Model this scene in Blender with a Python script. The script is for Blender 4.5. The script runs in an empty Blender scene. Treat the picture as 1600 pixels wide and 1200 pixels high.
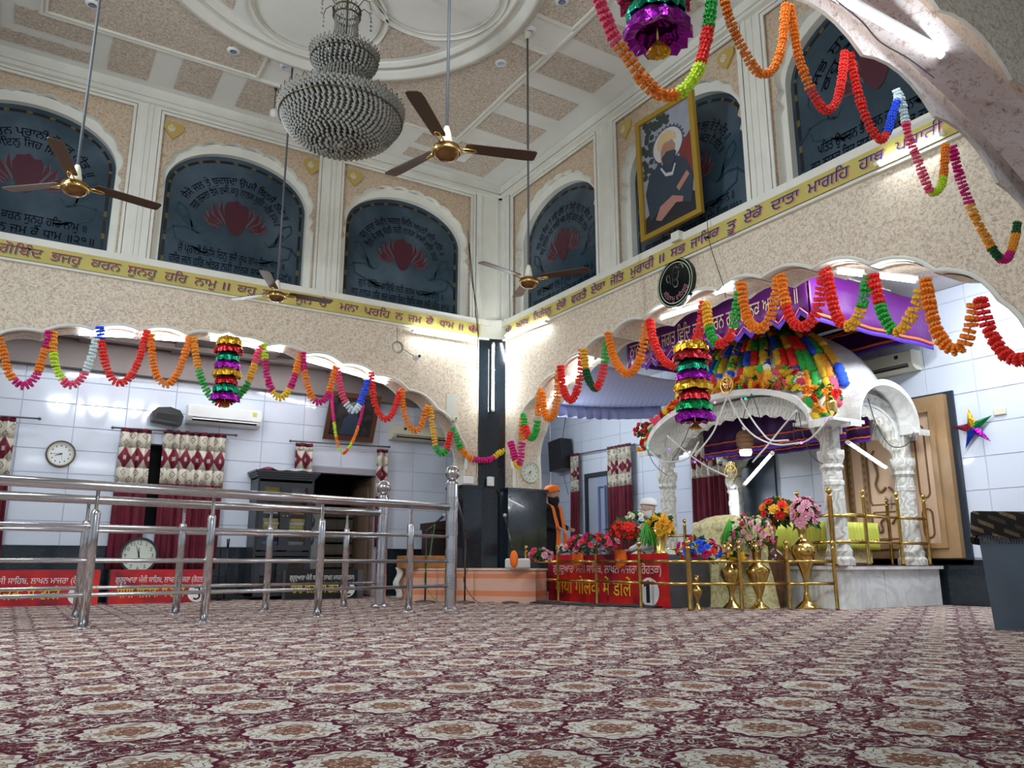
import bpy, math, random
from math import sin, cos, pi, radians, sqrt, atan2
from mathutils import Vector, Matrix, Euler
from mathutils.geometry import tessellate_polygon
random.seed(7)
SC = bpy.context.scene; COL = SC.collection
# ------------------------------------------------------------ camera, light, exposure
F, CX, CY, CAMH = 1238.0, 800.0, 600.0, 0.5
PIT = math.atan(280 / F); HEAD = math.atan2(2050, F * cos(PIT) + 280 * sin(PIT))
RT = Vector((sin(HEAD), -cos(HEAD), 0)); FH = Vector((cos(HEAD), sin(HEAD), 0)); ZZ = Vector((0, 0, 1))
FW = FH * cos(PIT) + ZZ * sin(PIT); UPV = ZZ * cos(PIT) - FH * sin(PIT); CAM = Vector((0, 0, CAMH))
cd = bpy.data.cameras.new('camera'); cam = bpy.data.objects.new('camera', cd); COL.objects.link(cam)
cam.matrix_world = Matrix((( RT.x, UPV.x, -FW.x, 0), (RT.y, UPV.y, -FW.y, 0), (RT.z, UPV.z, -FW.z, CAMH), (0, 0, 0, 1)))
cd.sensor_width = 36; cd.lens = F / 1600 * 36; cd.clip_start = .02; cd.clip_end = 200
SC.camera = cam
w = bpy.data.worlds.new('world'); SC.world = w; w.use_nodes = True
w.node_tree.nodes['Background'].inputs[0].default_value = (.66, .76, .84, 1)
w.node_tree.nodes['Background'].inputs[1].default_value = .33
SC.view_settings.view_transform = 'Standard'; SC.view_settings.look = 'None'
SC.view_settings.gamma = 1; SC.view_settings.use_curve_mapping = False
SC.view_settings.exposure = 0.8
def area_light(name, loc, aim, sx, sy, power, col=(.86, .93, 1)):
    l = bpy.data.lights.new(name, 'AREA'); l.shape = 'RECTANGLE'; l.size = sx; l.size_y = sy; l.energy = power; l.color = col
    o = bpy.data.objects.new(name, l); COL.objects.link(o); o.location = loc
    o.rotation_euler = (Vector(aim) - Vector(loc)).to_track_quat('-Z', 'Y').to_euler(); return o
# assumed tubes on hall's unseen near and left sides, and aisle; added sanctum fill
area_light('aisle_lamp', (1.5, 11.3, 3.35), (1.5, 11.6, 0), 4.5, .12, 12)
area_light('sanctum_fill', (7.0, 4.6, 3.7), (8.4, 7.4, 1.2), 1.2, .12, 42)
area_light('sanctum_fill', (7.05, 12.6, 2.9), (8.8, 10.6, 2.6), 1.2, .12, 26)
area_light('sanctum_fill', (6.97, 11.5, 2.8), (8.6, 9.8, 3.4), 1.2, .08, 42)  # added hidden light, brightens the lavender cloth from below
area_light('sanctum_fill', (8.8, 4.0, 3.75), (9.6, 5.2, 1), 1.2, .12, 32)
area_light('hall_lamp', (-2.0, 6.3, 4.0), (4, 7, 1), .12, 3.6, 100)
area_light('hall_lamp', (2.2, 2.3, 4.2), (3, 9, 1), 3.6, .12, 110)
area_light('rear_hall_lamp', (1.5, -1.2, 3.2), (2.5, 3, 0), 3.0, .2, 12)

def ray(x, y): return FW * F + RT * (x - CX) - UPV * (y - CY)
def onZ(x, y, z=0.0): r = ray(x, y); return CAM + r * ((z - CAMH) / r.z)
def onX(x, y, X): r = ray(x, y); return CAM + r * (X / r.x)
def onY(x, y, Y): r = ray(x, y); return CAM + r * (Y / r.y)
def onD(x, y, D): r = ray(x, y); return CAM + r * (D / r.dot(FH))

# ------------------------------------------------------------ materials
MATS = {}
def mat(name, col, rough=.6, metal=0, emit=0, bump=0, bscale=60, var=0, vscale=8, trans=0, coat=0, spec=None, ecol=None):
    if name in MATS: return MATS[name]
    m = bpy.data.materials.new(name); m.use_nodes = True; nt = m.node_tree; b = nt.nodes['Principled BSDF']
    c = (*col, 1); b.inputs['Base Color'].default_value = c; b.inputs['Roughness'].default_value = rough
    b.inputs['Metallic'].default_value = metal
    if trans: b.inputs['Transmission Weight'].default_value = trans
    if coat: b.inputs['Coat Weight'].default_value = coat
    if emit: b.inputs['Emission Color'].default_value = (*(ecol or col), 1); b.inputs['Emission Strength'].default_value = emit
    if var:
        tc = nt.nodes.new('ShaderNodeTexCoord'); n = nt.nodes.new('ShaderNodeTexNoise'); n.inputs['Scale'].default_value = vscale
        n.inputs['Detail'].default_value = 5; nt.links.new(tc.outputs['Object'], n.inputs['Vector'])
        r = nt.nodes.new('ShaderNodeValToRGB'); r.color_ramp.elements[0].position = .3; r.color_ramp.elements[1].position = .7
        r.color_ramp.elements[0].color = tuple(max(0, v * (1 - var)) for v in col) + (1,)
        r.color_ramp.elements[1].color = tuple(min(1, v * (1 + var)) for v in col) + (1,)
        nt.links.new(n.outputs['Fac'], r.inputs[0]); nt.links.new(r.outputs[0], b.inputs['Base Color'])
    if bump:
        tc = nt.nodes.new('ShaderNodeTexCoord'); n = nt.nodes.new('ShaderNodeTexNoise'); n.inputs['Scale'].default_value = bscale
        nt.links.new(tc.outputs['Object'], n.inputs['Vector'])
        bp = nt.nodes.new('ShaderNodeBump'); bp.inputs['Strength'].default_value = bump; bp.inputs['Distance'].default_value = .01
        nt.links.new(n.outputs['Fac'], bp.inputs['Height']); nt.links.new(bp.outputs[0], b.inputs['Normal'])
    MATS[name] = m; return m
class NG:                                    # small node-graph helper
    def __init__(s, m): s.nt = m.node_tree; s.b = s.nt.nodes['Principled BSDF']
    def n(s, t, **k):
        o = s.nt.nodes.new(t)
        for a, v in k.items(): setattr(o, a, v)
        return o
    def inp(s, sock, v):
        if hasattr(v, 'is_output') or isinstance(v, bpy.types.NodeSocket): s.nt.links.new(v, sock)
        elif v is not None: sock.default_value = v
    def math(s, op, a, b=None, c=None, clamp=False):
        o = s.n('ShaderNodeMath', operation=op, use_clamp=clamp); s.inp(o.inputs[0], a)
        if b is not None: s.inp(o.inputs[1], b)
        if c is not None: s.inp(o.inputs[2], c)
        return o.outputs[0]
    def pos(s):
        g = s.n('ShaderNodeNewGeometry'); x = s.n('ShaderNodeSeparateXYZ'); s.nt.links.new(g.outputs['Position'], x.inputs[0]); return g.outputs['Position'], x.outputs
    def obj(s):
        g = s.n('ShaderNodeTexCoord'); x = s.n('ShaderNodeSeparateXYZ'); s.nt.links.new(g.outputs['Object'], x.inputs[0]); return g.outputs['Object'], x.outputs
    def noise(s, vec, scale, detail=3, rough=.5, dist=0):
        o = s.n('ShaderNodeTexNoise'); s.inp(o.inputs['Vector'], vec); o.inputs['Scale'].default_value = scale
        o.inputs['Detail'].default_value = detail; o.inputs['Roughness'].default_value = rough; o.inputs['Distortion'].default_value = dist
        return o.outputs['Fac']
    def voro(s, vec, scale, feat='F1', out='Distance'):
        o = s.n('ShaderNodeTexVoronoi', feature=feat); s.inp(o.inputs['Vector'], vec); o.inputs['Scale'].default_value = scale; return o.outputs[out]
    def ramp(s, f, stops, interp='LINEAR'):
        o = s.n('ShaderNodeValToRGB'); cr = o.color_ramp; cr.interpolation = interp; s.inp(o.inputs[0], f)
        while len(cr.elements) < len(stops): cr.elements.new(.5)
        for e, (p, c) in zip(cr.elements, stops): e.position = p; e.color = (*c, 1) if len(c) == 3 else c
        return o.outputs[0]
    def mix(s, f, a, b, bt='MIX'):
        o = s.n('ShaderNodeMix', data_type='RGBA', blend_type=bt); s.inp(o.inputs[0], f)
        s.inp(o.inputs[6], (*a, 1) if isinstance(a, tuple) and len(a) == 3 else a); s.inp(o.inputs[7], (*b, 1) if isinstance(b, tuple) and len(b) == 3 else b)
        return o.outputs[2]
    def step(s, v, t, soft=.02):
        o = s.n('ShaderNodeMapRange'); s.inp(o.inputs[0], v); o.inputs[1].default_value = t - soft; o.inputs[2].default_value = t + soft; return o.outputs[0]
    def bump(s, h, st=.3, d=.01):
        o = s.n('ShaderNodeBump'); o.inputs['Strength'].default_value = st; o.inputs['Distance'].default_value = d
        s.inp(o.inputs['Height'], h); s.nt.links.new(o.outputs[0], s.b.inputs['Normal'])
    def col(s, c): s.inp(s.b.inputs['Base Color'], c)

def speckle(name, base, c1, c2, c3, sc=1.0, rough=.75, t=(.54, .6, .62)):
    m = mat(name, base, rough); g = NG(m); p, _ = g.pos()
    n1 = g.noise(p, 42 * sc, 5, .75, .3); n2 = g.noise(p, 58 * sc, 5, .8, .2); n3 = g.noise(p, 90 * sc, 3, .8)
    mp = g.n('ShaderNodeMapping'); g.inp(mp.inputs[0], p); mp.inputs['Location'].default_value = (7.3, 2.1, 4.4)
    n4 = g.noise(mp.outputs[0], 36 * sc, 5, .75, .3)
    c = g.mix(g.math('MULTIPLY', g.step(n2, t[0], .06), .8), base, c1); c = g.mix(g.math('MULTIPLY', g.step(n1, t[1], .05), .8), c, c2); c = g.mix(g.math('MULTIPLY', g.step(n4, t[2], .05), .8), c, c3)
    c = g.mix(g.math('MULTIPLY', g.step(n3, .62, .04), .45), c, (.13, .10, .08))
    g.col(c); g.bump(n3, .2, .003); return m
M_WALL = speckle('stone_fleck_wallpaper', (.76, .68, .54), (.46, .35, .25), (.44, .28, .25), (.42, .28, .14), .62)
M_WUP = speckle('leaf_fleck_wallpaper', (.62, .51, .37), (.45, .30, .18), (.40, .20, .15), (.34, .25, .12), .6)
M_CEILP = speckle('ceiling_fleck_panel', (.66, .60, .50), (.42, .34, .25), (.33, .25, .22), (.35, .30, .20), .7, t=(.52, .56, .6))
M_ARCHN = speckle('marble_fleck_soffit', (.78, .72, .70), (.62, .50, .46), (.32, .18, .14), (.45, .30, .18), .35, t=(.6, .6, .64))
M_CREAM = mat('cream_paint', (.74, .74, .66), .5, var=.06, vscale=3)
M_CEILW = mat('ceiling_white_paint', (.72, .73, .68), .55, var=.04, vscale=2)
M_GOLDP = mat('dull_gold_paint', (.50, .36, .10), .5)
def granite():
    m = mat('black_granite', (.012, .018, .024), .12, coat=.3); g = NG(m); p, _ = g.pos()
    n = g.noise(p, 120, 2, .8); g.col(g.ramp(n, [(.55, (.010, .017, .024)), (.8, (.06, .08, .09))])); return m
M_GRAN = granite()
def marble(name, base, vein, s=1.6, rough=.35):
    m = mat(name, base, rough); g = NG(m); p, _ = g.pos(); n = g.noise(p, s, 8, .65, 1.6); n2 = g.noise(p, s * 2.3, 5, .6)
    v = g.ramp(n, [(.44, (0, 0, 0)), (.5, (1, 1, 1)), (.56, (0, 0, 0))]); c = g.mix(g.math('MULTIPLY', v, .45), base, vein)
    c = g.mix(g.step(n2, .62, .12), c, tuple(x * .82 for x in base)); g.col(c); return m
M_MARB = marble('white_marble', (.76, .77, .74), (.45, .45, .42))
def carved(name, base):
    m = mat(name, base, .55); g = NG(m); p, xs = g.pos()
    w1 = g.n('ShaderNodeTexWave', wave_type='RINGS'); g.inp(w1.inputs[0], p); w1.inputs['Scale'].default_value = 5.5; w1.inputs['Distortion'].default_value = 9; w1.inputs['Detail'].default_value = 1.5
    w1.inputs['Detail Scale'].default_value = 1.6
    h = w1.outputs['Fac']; g.col(g.mix(g.math('MULTIPLY', g.step(h, .4, .2), .8), tuple(x * .74 for x in base), tuple(x * 1.05 for x in base)))  # hollows of the carving darkened in the colour, as painted relief shade
    g.bump(h, .8, .008); return m
M_CARV = carved('carved_white_marble', (.74, .73, .67))
M_TILE = mat('white_glazed_tile', (.66, .72, .82), .09, coat=.2)
M_GROUT = mat('tile_grout', (.50, .54, .62), .8)
M_STEEL = mat('stainless_steel', (.62, .62, .64), .16, 1)
M_BRASS = mat('polished_brass', (.62, .43, .13), .2, 1, var=.2, vscale=14)
M_GOLD = mat('gold_plate', (.80, .56, .18), .22, 1)
M_BROWN = mat('brown_fan_enamel', (.075, .038, .018), .35)
M_GREYROD = mat('grey_painted_rod', (.09, .10, .11), .5)
M_TUBE = mat('lit_tube', (1, 1, 1), .5, emit=30, ecol=(.88, .95, 1))
M_TUBE2 = mat('lit_tube_soft', (1, 1, 1), .5, emit=26, ecol=(.90, .95, 1))
M_BATT = mat('white_lamp_batten', (.8, .8, .8), .4)
M_BLACK = mat('black_plastic', (.012, .012, .014), .35)
M_DARK = mat('dark_interior', (.006, .006, .007), .9)
M_WIRE = mat('black_wire', (.012, .012, .012), .6)
M_WHITE = mat('white_plastic', (.78, .80, .80), .35)
M_IVORY = mat('ivory_plastic', (.66, .64, .50), .4)
M_BURG = mat('burgundy_velvet', (.13, .006, .022), .8, var=.3, vscale=5)
M_RED = mat('red_cloth', (.42, .01, .02), .8)
M_ORNG = mat('orange_cloth', (.90, .17, .01), .75)
M_SKIN = mat('skin', (.56, .33, .23), .55)
M_SKIN2 = mat('pale_skin', (.50, .32, .24), .55)
M_GREEN = mat('leaf_green', (.02, .12, .02), .6, var=.4)
M_GRASS = mat('bright_green_plastic', (.08, .50, .05), .5)
M_WOOD = mat('varnished_wood', (.30, .13, .03), .35, var=.3, vscale=6)
FCOL = dict(orange=(.93, .25, .015), red=(.80, .03, .02), pink=(.85, .09, .20), magenta=(.62, .01, .19), yellow=(.90, .58, .03), lime=(.58, .78, .03),
            green=(.03, .42, .06), dkgreen=(.01, .10, .03), blue=(.02, .10, .78), white=(.70, .85, .88), purple=(.22, .01, .30), palepink=(.86, .42, .52),
            gold=(.95, .48, .04), cream=(.85, .84, .62), amber=(.95, .36, .03))
def fmat(c): return mat('petal_' + c, FCOL[c], .7, var=.22, vscale=30)
FOIL = dict(gold=(.72, .42, .03), red=(.45, .02, .03), teal=(.01, .30, .16), purple=(.30, .01, .35), pink=(.50, .05, .12), blue=(.02, .08, .6), green=(.01, .35, .10))
def foil(c): return mat('foil_' + c, FOIL[c], .22, .85, bump=.8, bscale=30)

# ------------------------------------------------------------ mesh building
WLOC = {}
class MB:
    def __init__(s): s.v = []; s.f = []; s.mi = []; s.sm = []
    def add(s, vs, fs, mi=0, smooth=False):
        b = len(s.v); s.v += [tuple(v) for v in vs]; s.f += [tuple(i + b for i in f) for f in fs]; s.mi += [mi] * len(fs); s.sm += [smooth] * len(fs); return s
    def box(s, x0, y0, z0, x1, y1, z1, mi=0):
        vs = [(x, y, z) for z in (z0, z1) for y in (y0, y1) for x in (x0, x1)]
        return s.add(vs, [(0, 2, 3, 1), (4, 5, 7, 6), (0, 1, 5, 4), (2, 6, 7, 3), (0, 4, 6, 2), (1, 3, 7, 5)], mi)
    def bbox(s, x0, y0, z0, x1, y1, z1, b=.005, mi=0):     # box with chamfered vertical/all edges (3 rings)
        vs = []; 
        for z, k in ((z0, b), (z0 + b, 0), (z1 - b, 0), (z1, b)):
            vs += [(x0 + k + b * (k == 0), y0 + k, z), (x1 - k - b * (k == 0), y0 + k, z), (x1 - k, y0 + k + b * (k == 0), z), (x1 - k, y1 - k - b * (k == 0), z),
                   (x1 - k - b * (k == 0), y1 - k, z), (x0 + k + b * (k == 0), y1 - k, z), (x0 + k, y1 - k - b * (k == 0), z), (x0 + k, y0 + k + b * (k == 0), z)]
        fs = [tuple(range(7, -1, -1)), tuple(range(24, 32))]
        for r in range(3):
            for i in range(8): j = (i + 1) % 8; fs.append((r * 8 + i, r * 8 + j, r * 8 + 8 + j, r * 8 + 8 + i))
        return s.add(vs, fs, mi)
    def tube(s, pts, r, n=8, mi=0, caps=True, smooth=True, closed=False):
        pts = [Vector(p) for p in pts]; N = len(pts); rs = r if isinstance(r, (list, tuple)) else [r] * N
        vs = []; up = None
        for i, p in enumerate(pts):
            if closed: t = pts[(i + 1) % N] - pts[i - 1]
            else: t = pts[min(i + 1, N - 1)] - pts[max(i - 1, 0)]
            if t.length < 1e-9: t = Vector((0, 0, 1))
            t.normalize()
            if up is None: up = Vector((0, 0, 1)) if abs(t.z) < .9 else Vector((1, 0, 0))
            a = t.cross(up); 
            if a.length < 1e-4: a = t.orthogonal()
            a.normalize(); b = a.cross(t); b.normalize(); up = b
            for k in range(n): th = 2 * pi * k / n; vs.append(p + (a * cos(th) + b * sin(th)) * rs[i])
        fs = []
        for i in range(N if closed else N - 1):
            for k in range(n): j = (k + 1) % n; i2 = (i + 1) % N; fs.append((i * n + k, i * n + j, i2 * n + j, i2 * n + k))
        s.add(vs, fs, mi, smooth)
        if caps and not closed:
            b = len(s.v) - N * n; s.f.append(tuple(b + k for k in range(n - 1, -1, -1))); s.f.append(tuple(b + (N - 1) * n + k for k in range(n))); s.mi += [mi, mi]; s.sm += [False, False]
        return s
    def lathe(s, prof, c, n=20, mi=0, smooth=True, axis='z', sq=None, caps=True):
        vs = []; fs = []; c = Vector(c)
        for (r, z) in prof:
            for k in range(n):
                th = 2 * pi * k / n; rr = r * (sq(th) if sq else 1)
                q = (rr * cos(th), rr * sin(th), z)
                if axis == 'y': q = (q[0], q[2], q[1])
                if axis == 'x': q = (q[2], q[0], q[1])
                vs.append(c + Vector(q))
        for i in range(len(prof) - 1):
            for k in range(n): j = (k + 1) % n; fs.append((i * n + k, i * n + j, (i + 1) * n + j, (i + 1) * n + k))
        s.add(vs, fs, mi, smooth)
        b = len(s.v) - len(vs)
        if not caps: return s
        if prof[0][0] > 1e-4: s.f.append(tuple(b + k for k in range(n - 1, -1, -1))); s.mi.append(mi); s.sm.append(False)
        if prof[-1][0] > 1e-4: s.f.append(tuple(b + (len(prof) - 1) * n + k for k in range(n))); s.mi.append(mi); s.sm.append(False)
        return s
    def ball(s, c, r, n=12, m=8, mi=0):
        if not isinstance(r, (list, tuple)): r = (r, r, r)
        vs = []; fs = []
        for i in range(m + 1):
            ph = pi * i / m
            for k in range(n): th = 2 * pi * k / n; vs.append((c[0] + r[0] * sin(ph) * cos(th), c[1] + r[1] * sin(ph) * sin(th), c[2] + r[2] * cos(ph)))
        for i in range(m):
            for k in range(n): j = (k + 1) % n; fs.append((i * n + k, (i + 1) * n + k, (i + 1) * n + j, i * n + j))
        return s.add(vs, fs, mi, True)
    def prism(s, outer, holes, mp, d0, d1, mi=0, side=None, back=True):
        loops = [outer] + list(holes); flat = [p for l in loops for p in l]
        tri = tessellate_polygon([[Vector((p[0], p[1], 0)) for p in l] for l in loops]); side = mi if side is None else side
        n = len(flat); vs = [mp(p[0], p[1], d1) for p in flat] + [mp(p[0], p[1], d0) for p in flat]
        s.add(vs, [tuple(t) for t in tri], mi)
        b = len(s.v) - len(vs)
        if back: s.f += [tuple(b + n + i for i in reversed(t)) for t in tri]; s.mi += [mi] * len(tri); s.sm += [False] * len(tri)
        o = 0
        for l in loops:
            L = len(l)
            for i in range(L): j = (i + 1) % L; s.f.append((b + o + i, b + o + j, b + n + o + j, b + n + o + i)); s.mi.append(side); s.sm.append(False)
            o += L
        return s
    def grid(s, nu, nv, fn, mi=0, smooth=True, thick=0):
        vs = [fn(i / nu, j / nv) for j in range(nv + 1) for i in range(nu + 1)]
        fs = [(j * (nu + 1) + i, j * (nu + 1) + i + 1, (j + 1) * (nu + 1) + i + 1, (j + 1) * (nu + 1) + i) for j in range(nv) for i in range(nu)]
        return s.add(vs, fs, mi, smooth)
    def mesh(s, name, mats, off):
        me = bpy.data.meshes.new(name); me.from_pydata([(v[0] - off[0], v[1] - off[1], v[2] - off[2]) for v in s.v], [], s.f)
        for m in (mats if isinstance(mats, (list, tuple)) else [mats]): me.materials.append(m)
        me.polygons.foreach_set('material_index', s.mi); me.polygons.foreach_set('use_smooth', s.sm); me.validate(); me.update()
        import bmesh
        bm = bmesh.new(); bm.from_mesh(me); bmesh.ops.recalc_face_normals(bm, faces=bm.faces); bm.to_mesh(me); bm.free(); return me
    def build(s, name, mats, parent=None, label=None, cat=None, group=None, kind=None, solid=0):
        xs = [v[0] for v in s.v]; ys = [v[1] for v in s.v]; zs = [v[2] for v in s.v]
        off = Vector(((min(xs) + max(xs)) / 2, (min(ys) + max(ys)) / 2, min(zs)))
        o = bpy.data.objects.new(name, s.mesh(name, mats, off)); COL.objects.link(o); WLOC[o.name] = off
        if parent is not None: o.parent = parent; o.location = off - WLOC[parent.name]
        else: o.location = off
        if solid: md = o.modifiers.new('Solidify', 'SOLIDIFY'); md.thickness = solid; md.offset = 0
        return tag(o, label, cat, group, kind)
def tag(o, label=None, cat=None, group=None, kind=None):
    if label: o['label'] = label
    if cat: o['category'] = cat
    if group: o['group'] = group
    if kind: o['kind'] = kind
    return o
def thing(name, loc, label=None, cat=None, group=None, kind=None):
    o = bpy.data.objects.new(name, None); COL.objects.link(o); o.location = loc; WLOC[o.name] = Vector(loc); o.empty_display_size = .1
    return tag(o, label, cat, group, kind)
def inst(name, me, parent, loc, rot=None, scale=1.0, label=None):         # a part that shares mesh data
    o = bpy.data.objects.new(name, me); COL.objects.link(o); o.location = Vector(loc) - (WLOC[parent.name] if parent else Vector((0, 0, 0)))
    if parent: o.parent = parent
    if rot is not None: o.rotation_euler = rot
    o.scale = (scale, scale, scale) if not isinstance(scale, (tuple, list)) else scale; WLOC[o.name] = Vector(loc)
    if label: o['label'] = label
    return o
def copy_tree(o, parent=None):
    c = o.copy(); COL.objects.link(c)
    if parent: c.parent = parent
    for ch in o.children: copy_tree(ch, c)
    return c
def place(o, loc, rz=0, label=None, group=None, first=False):
    c = o if first else copy_tree(o); c.location = loc; c.rotation_euler[2] = rz; WLOC[c.name] = Vector(loc)
    if label: c['label'] = label
    if group: c['group'] = group
    return c
def mY(Y): return lambda u, v, d: (u, Y - d, v)       # a wall across Y; d grows towards the hall
def mX(X): return lambda u, v, d: (X - d, u, v)
def arc(cx, cz, r, a0, a1, n=16, rz=None): 
    rz = r if rz is None else rz
    return [(cx + r * cos(radians(a0 + (a1 - a0) * i / n)), cz + rz * sin(radians(a0 + (a1 - a0) * i / n))) for i in range(n + 1)]
def rect(u0, v0, u1, v1): return [(u0, v0), (u1, v0), (u1, v1), (u0, v1)]
def foils(c, a, zc, b, n, sag, seg=6, peak=0, pw=.12, ex=1.0):
    """multi-foil arch line from the right springing over the top to the left one"""
    fine = [(c + a * cos(pi * i / 600), zc + b * sin(pi * i / 600) ** ex) for i in range(601)]
    L = [0]
    for p, q in zip(fine, fine[1:]): L.append(L[-1] + math.hypot(q[0] - p[0], q[1] - p[1]))
    def at(t):
        t *= L[-1]; k = 0
        while k < 600 and L[k + 1] < t: k += 1
        k = min(k, 599); f = (t - L[k]) / (L[k + 1] - L[k]); p, q = fine[k], fine[k + 1]; return (p[0] + (q[0] - p[0]) * f, p[1] + (q[1] - p[1]) * f)
    cs = [at(i / n) for i in range(n + 1)]; out = []
    for p, q in zip(cs, cs[1:]):
        dx, dz = q[0] - p[0], q[1] - p[1]; l = math.hypot(dx, dz); nx, nz = dz / l, -dx / l
        mx, mz = (p[0] + q[0]) / 2 - c, (p[1] + q[1]) / 2 - zc
        if nx * mx + nz * mz < 0: nx, nz = -nx, -nz
        for k in range(seg): t = k / seg; h = sag * 4 * t * (1 - t); out.append((p[0] + dx * t + nx * h, p[1] + dz * t + nz * h))
    out.append(cs[-1])
    if peak: out = [(u, v + peak * max(0, 1 - abs(u - c) / pw)) for u, v in out]
    return out
# lettering: font outlines turned into flat mesh
def reorder(t):
    out = []
    for ch in t:
        if ch == '\u0a3f' and out:
            k = len(out) - 1
            while k > 0 and out[k] in '\u0a3c\u0a4d': k -= 1
            out.insert(k, ch)
        else: out.append(ch)
    return ''.join(out)
TC = {}
def text_geo(t, bold=0.0):
    key = (t, bold)
    if key in TC: return TC[key]
    cu = bpy.data.curves.new('t', 'FONT'); cu.body = reorder(t); cu.size = 1; cu.offset = bold; cu.resolution_u = 2; cu.fill_mode = 'NONE'
    o = bpy.data.objects.new('t', cu); COL.objects.link(o); dg = bpy.context.evaluated_depsgraph_get(); dg.update()
    me = bpy.data.meshes.new_from_object(o.evaluated_get(dg)); co = [(v.co.x, v.co.y) for v in me.vertices]
    nx = {}
    for e in me.edges: nx.setdefault(e.vertices[0], []).append(e.vertices[1]); nx.setdefault(e.vertices[1], []).append(e.vertices[0])
    seen = set(); loops = []
    for i in range(len(co)):
        if i in seen: continue
        l = [i]; seen.add(i)
        while True:
            k = [j for j in nx.get(l[-1], []) if j not in seen]
            if not k: break
            j = min(k) if len(l) == 1 else k[0]; l.append(j); seen.add(j)
        if len(l) > 2: loops.append([co[j] for j in l])
    bpy.data.objects.remove(o); bpy.data.curves.remove(cu); bpy.data.meshes.remove(me)
    def sa(l): return sum(l[k - 1][0] * l[k][1] - l[k][0] * l[k - 1][1] for k in range(len(l))) / 2
    def inside(p, l):
        c = False
        for k in range(len(l)):
            (x1, y1), (x2, y2) = l[k - 1], l[k]
            if (y1 > p[1]) != (y2 > p[1]) and p[0] < (x2 - x1) * (p[1] - y1) / (y2 - y1) + x1: c = not c
        return c
    ar = [sa(l) for l in loops]; outs = []; hol = []
    for i, l in enumerate(loops):
        con = [k for k in range(len(loops)) if k != i and abs(ar[k]) > abs(ar[i]) and inside(l[0], loops[k])]
        top = max(con, key=lambda k: abs(ar[k])) if con else i
        (outs if ar[i] * ar[top] > 0 else hol).append(l)
    vs = []; fs = []
    for l in outs:
        hs = [h for h in hol if inside(h[0], l)]; b0 = len(vs); fl = [p for q in [l] + hs for p in q]; vs += fl
        fs += [tuple(b0 + i for i in tr) for tr in tessellate_polygon([[Vector((p[0], p[1], 0)) for p in q] for q in [l] + hs])]
    if not vs: vs = [(0, 0), (1, 0), (0, 1)]; fs = [(0, 1, 2)]
    TC[key] = (vs, fs, min(v[0] for v in vs), max(v[0] for v in vs), min(v[1] for v in vs), max(v[1] for v in vs)); return TC[key]
def put_text(mb, t, f, w=None, h=None, bold=0.0, mi=0, full=False):
    """f(x, y) gives the 3D point; the text is fitted to width w (and height scale h, or kept in proportion), x from 0 to w"""
    vs, fs, x0, x1, y0, y1 = text_geo(t, bold); sx = w / (x1 - x0) if w else h; sy = h if h else sx
    mb.add([f((x - x0) * sx, y * sy) for x, y in vs], fs, mi); return (x1 - x0) * sx
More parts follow.
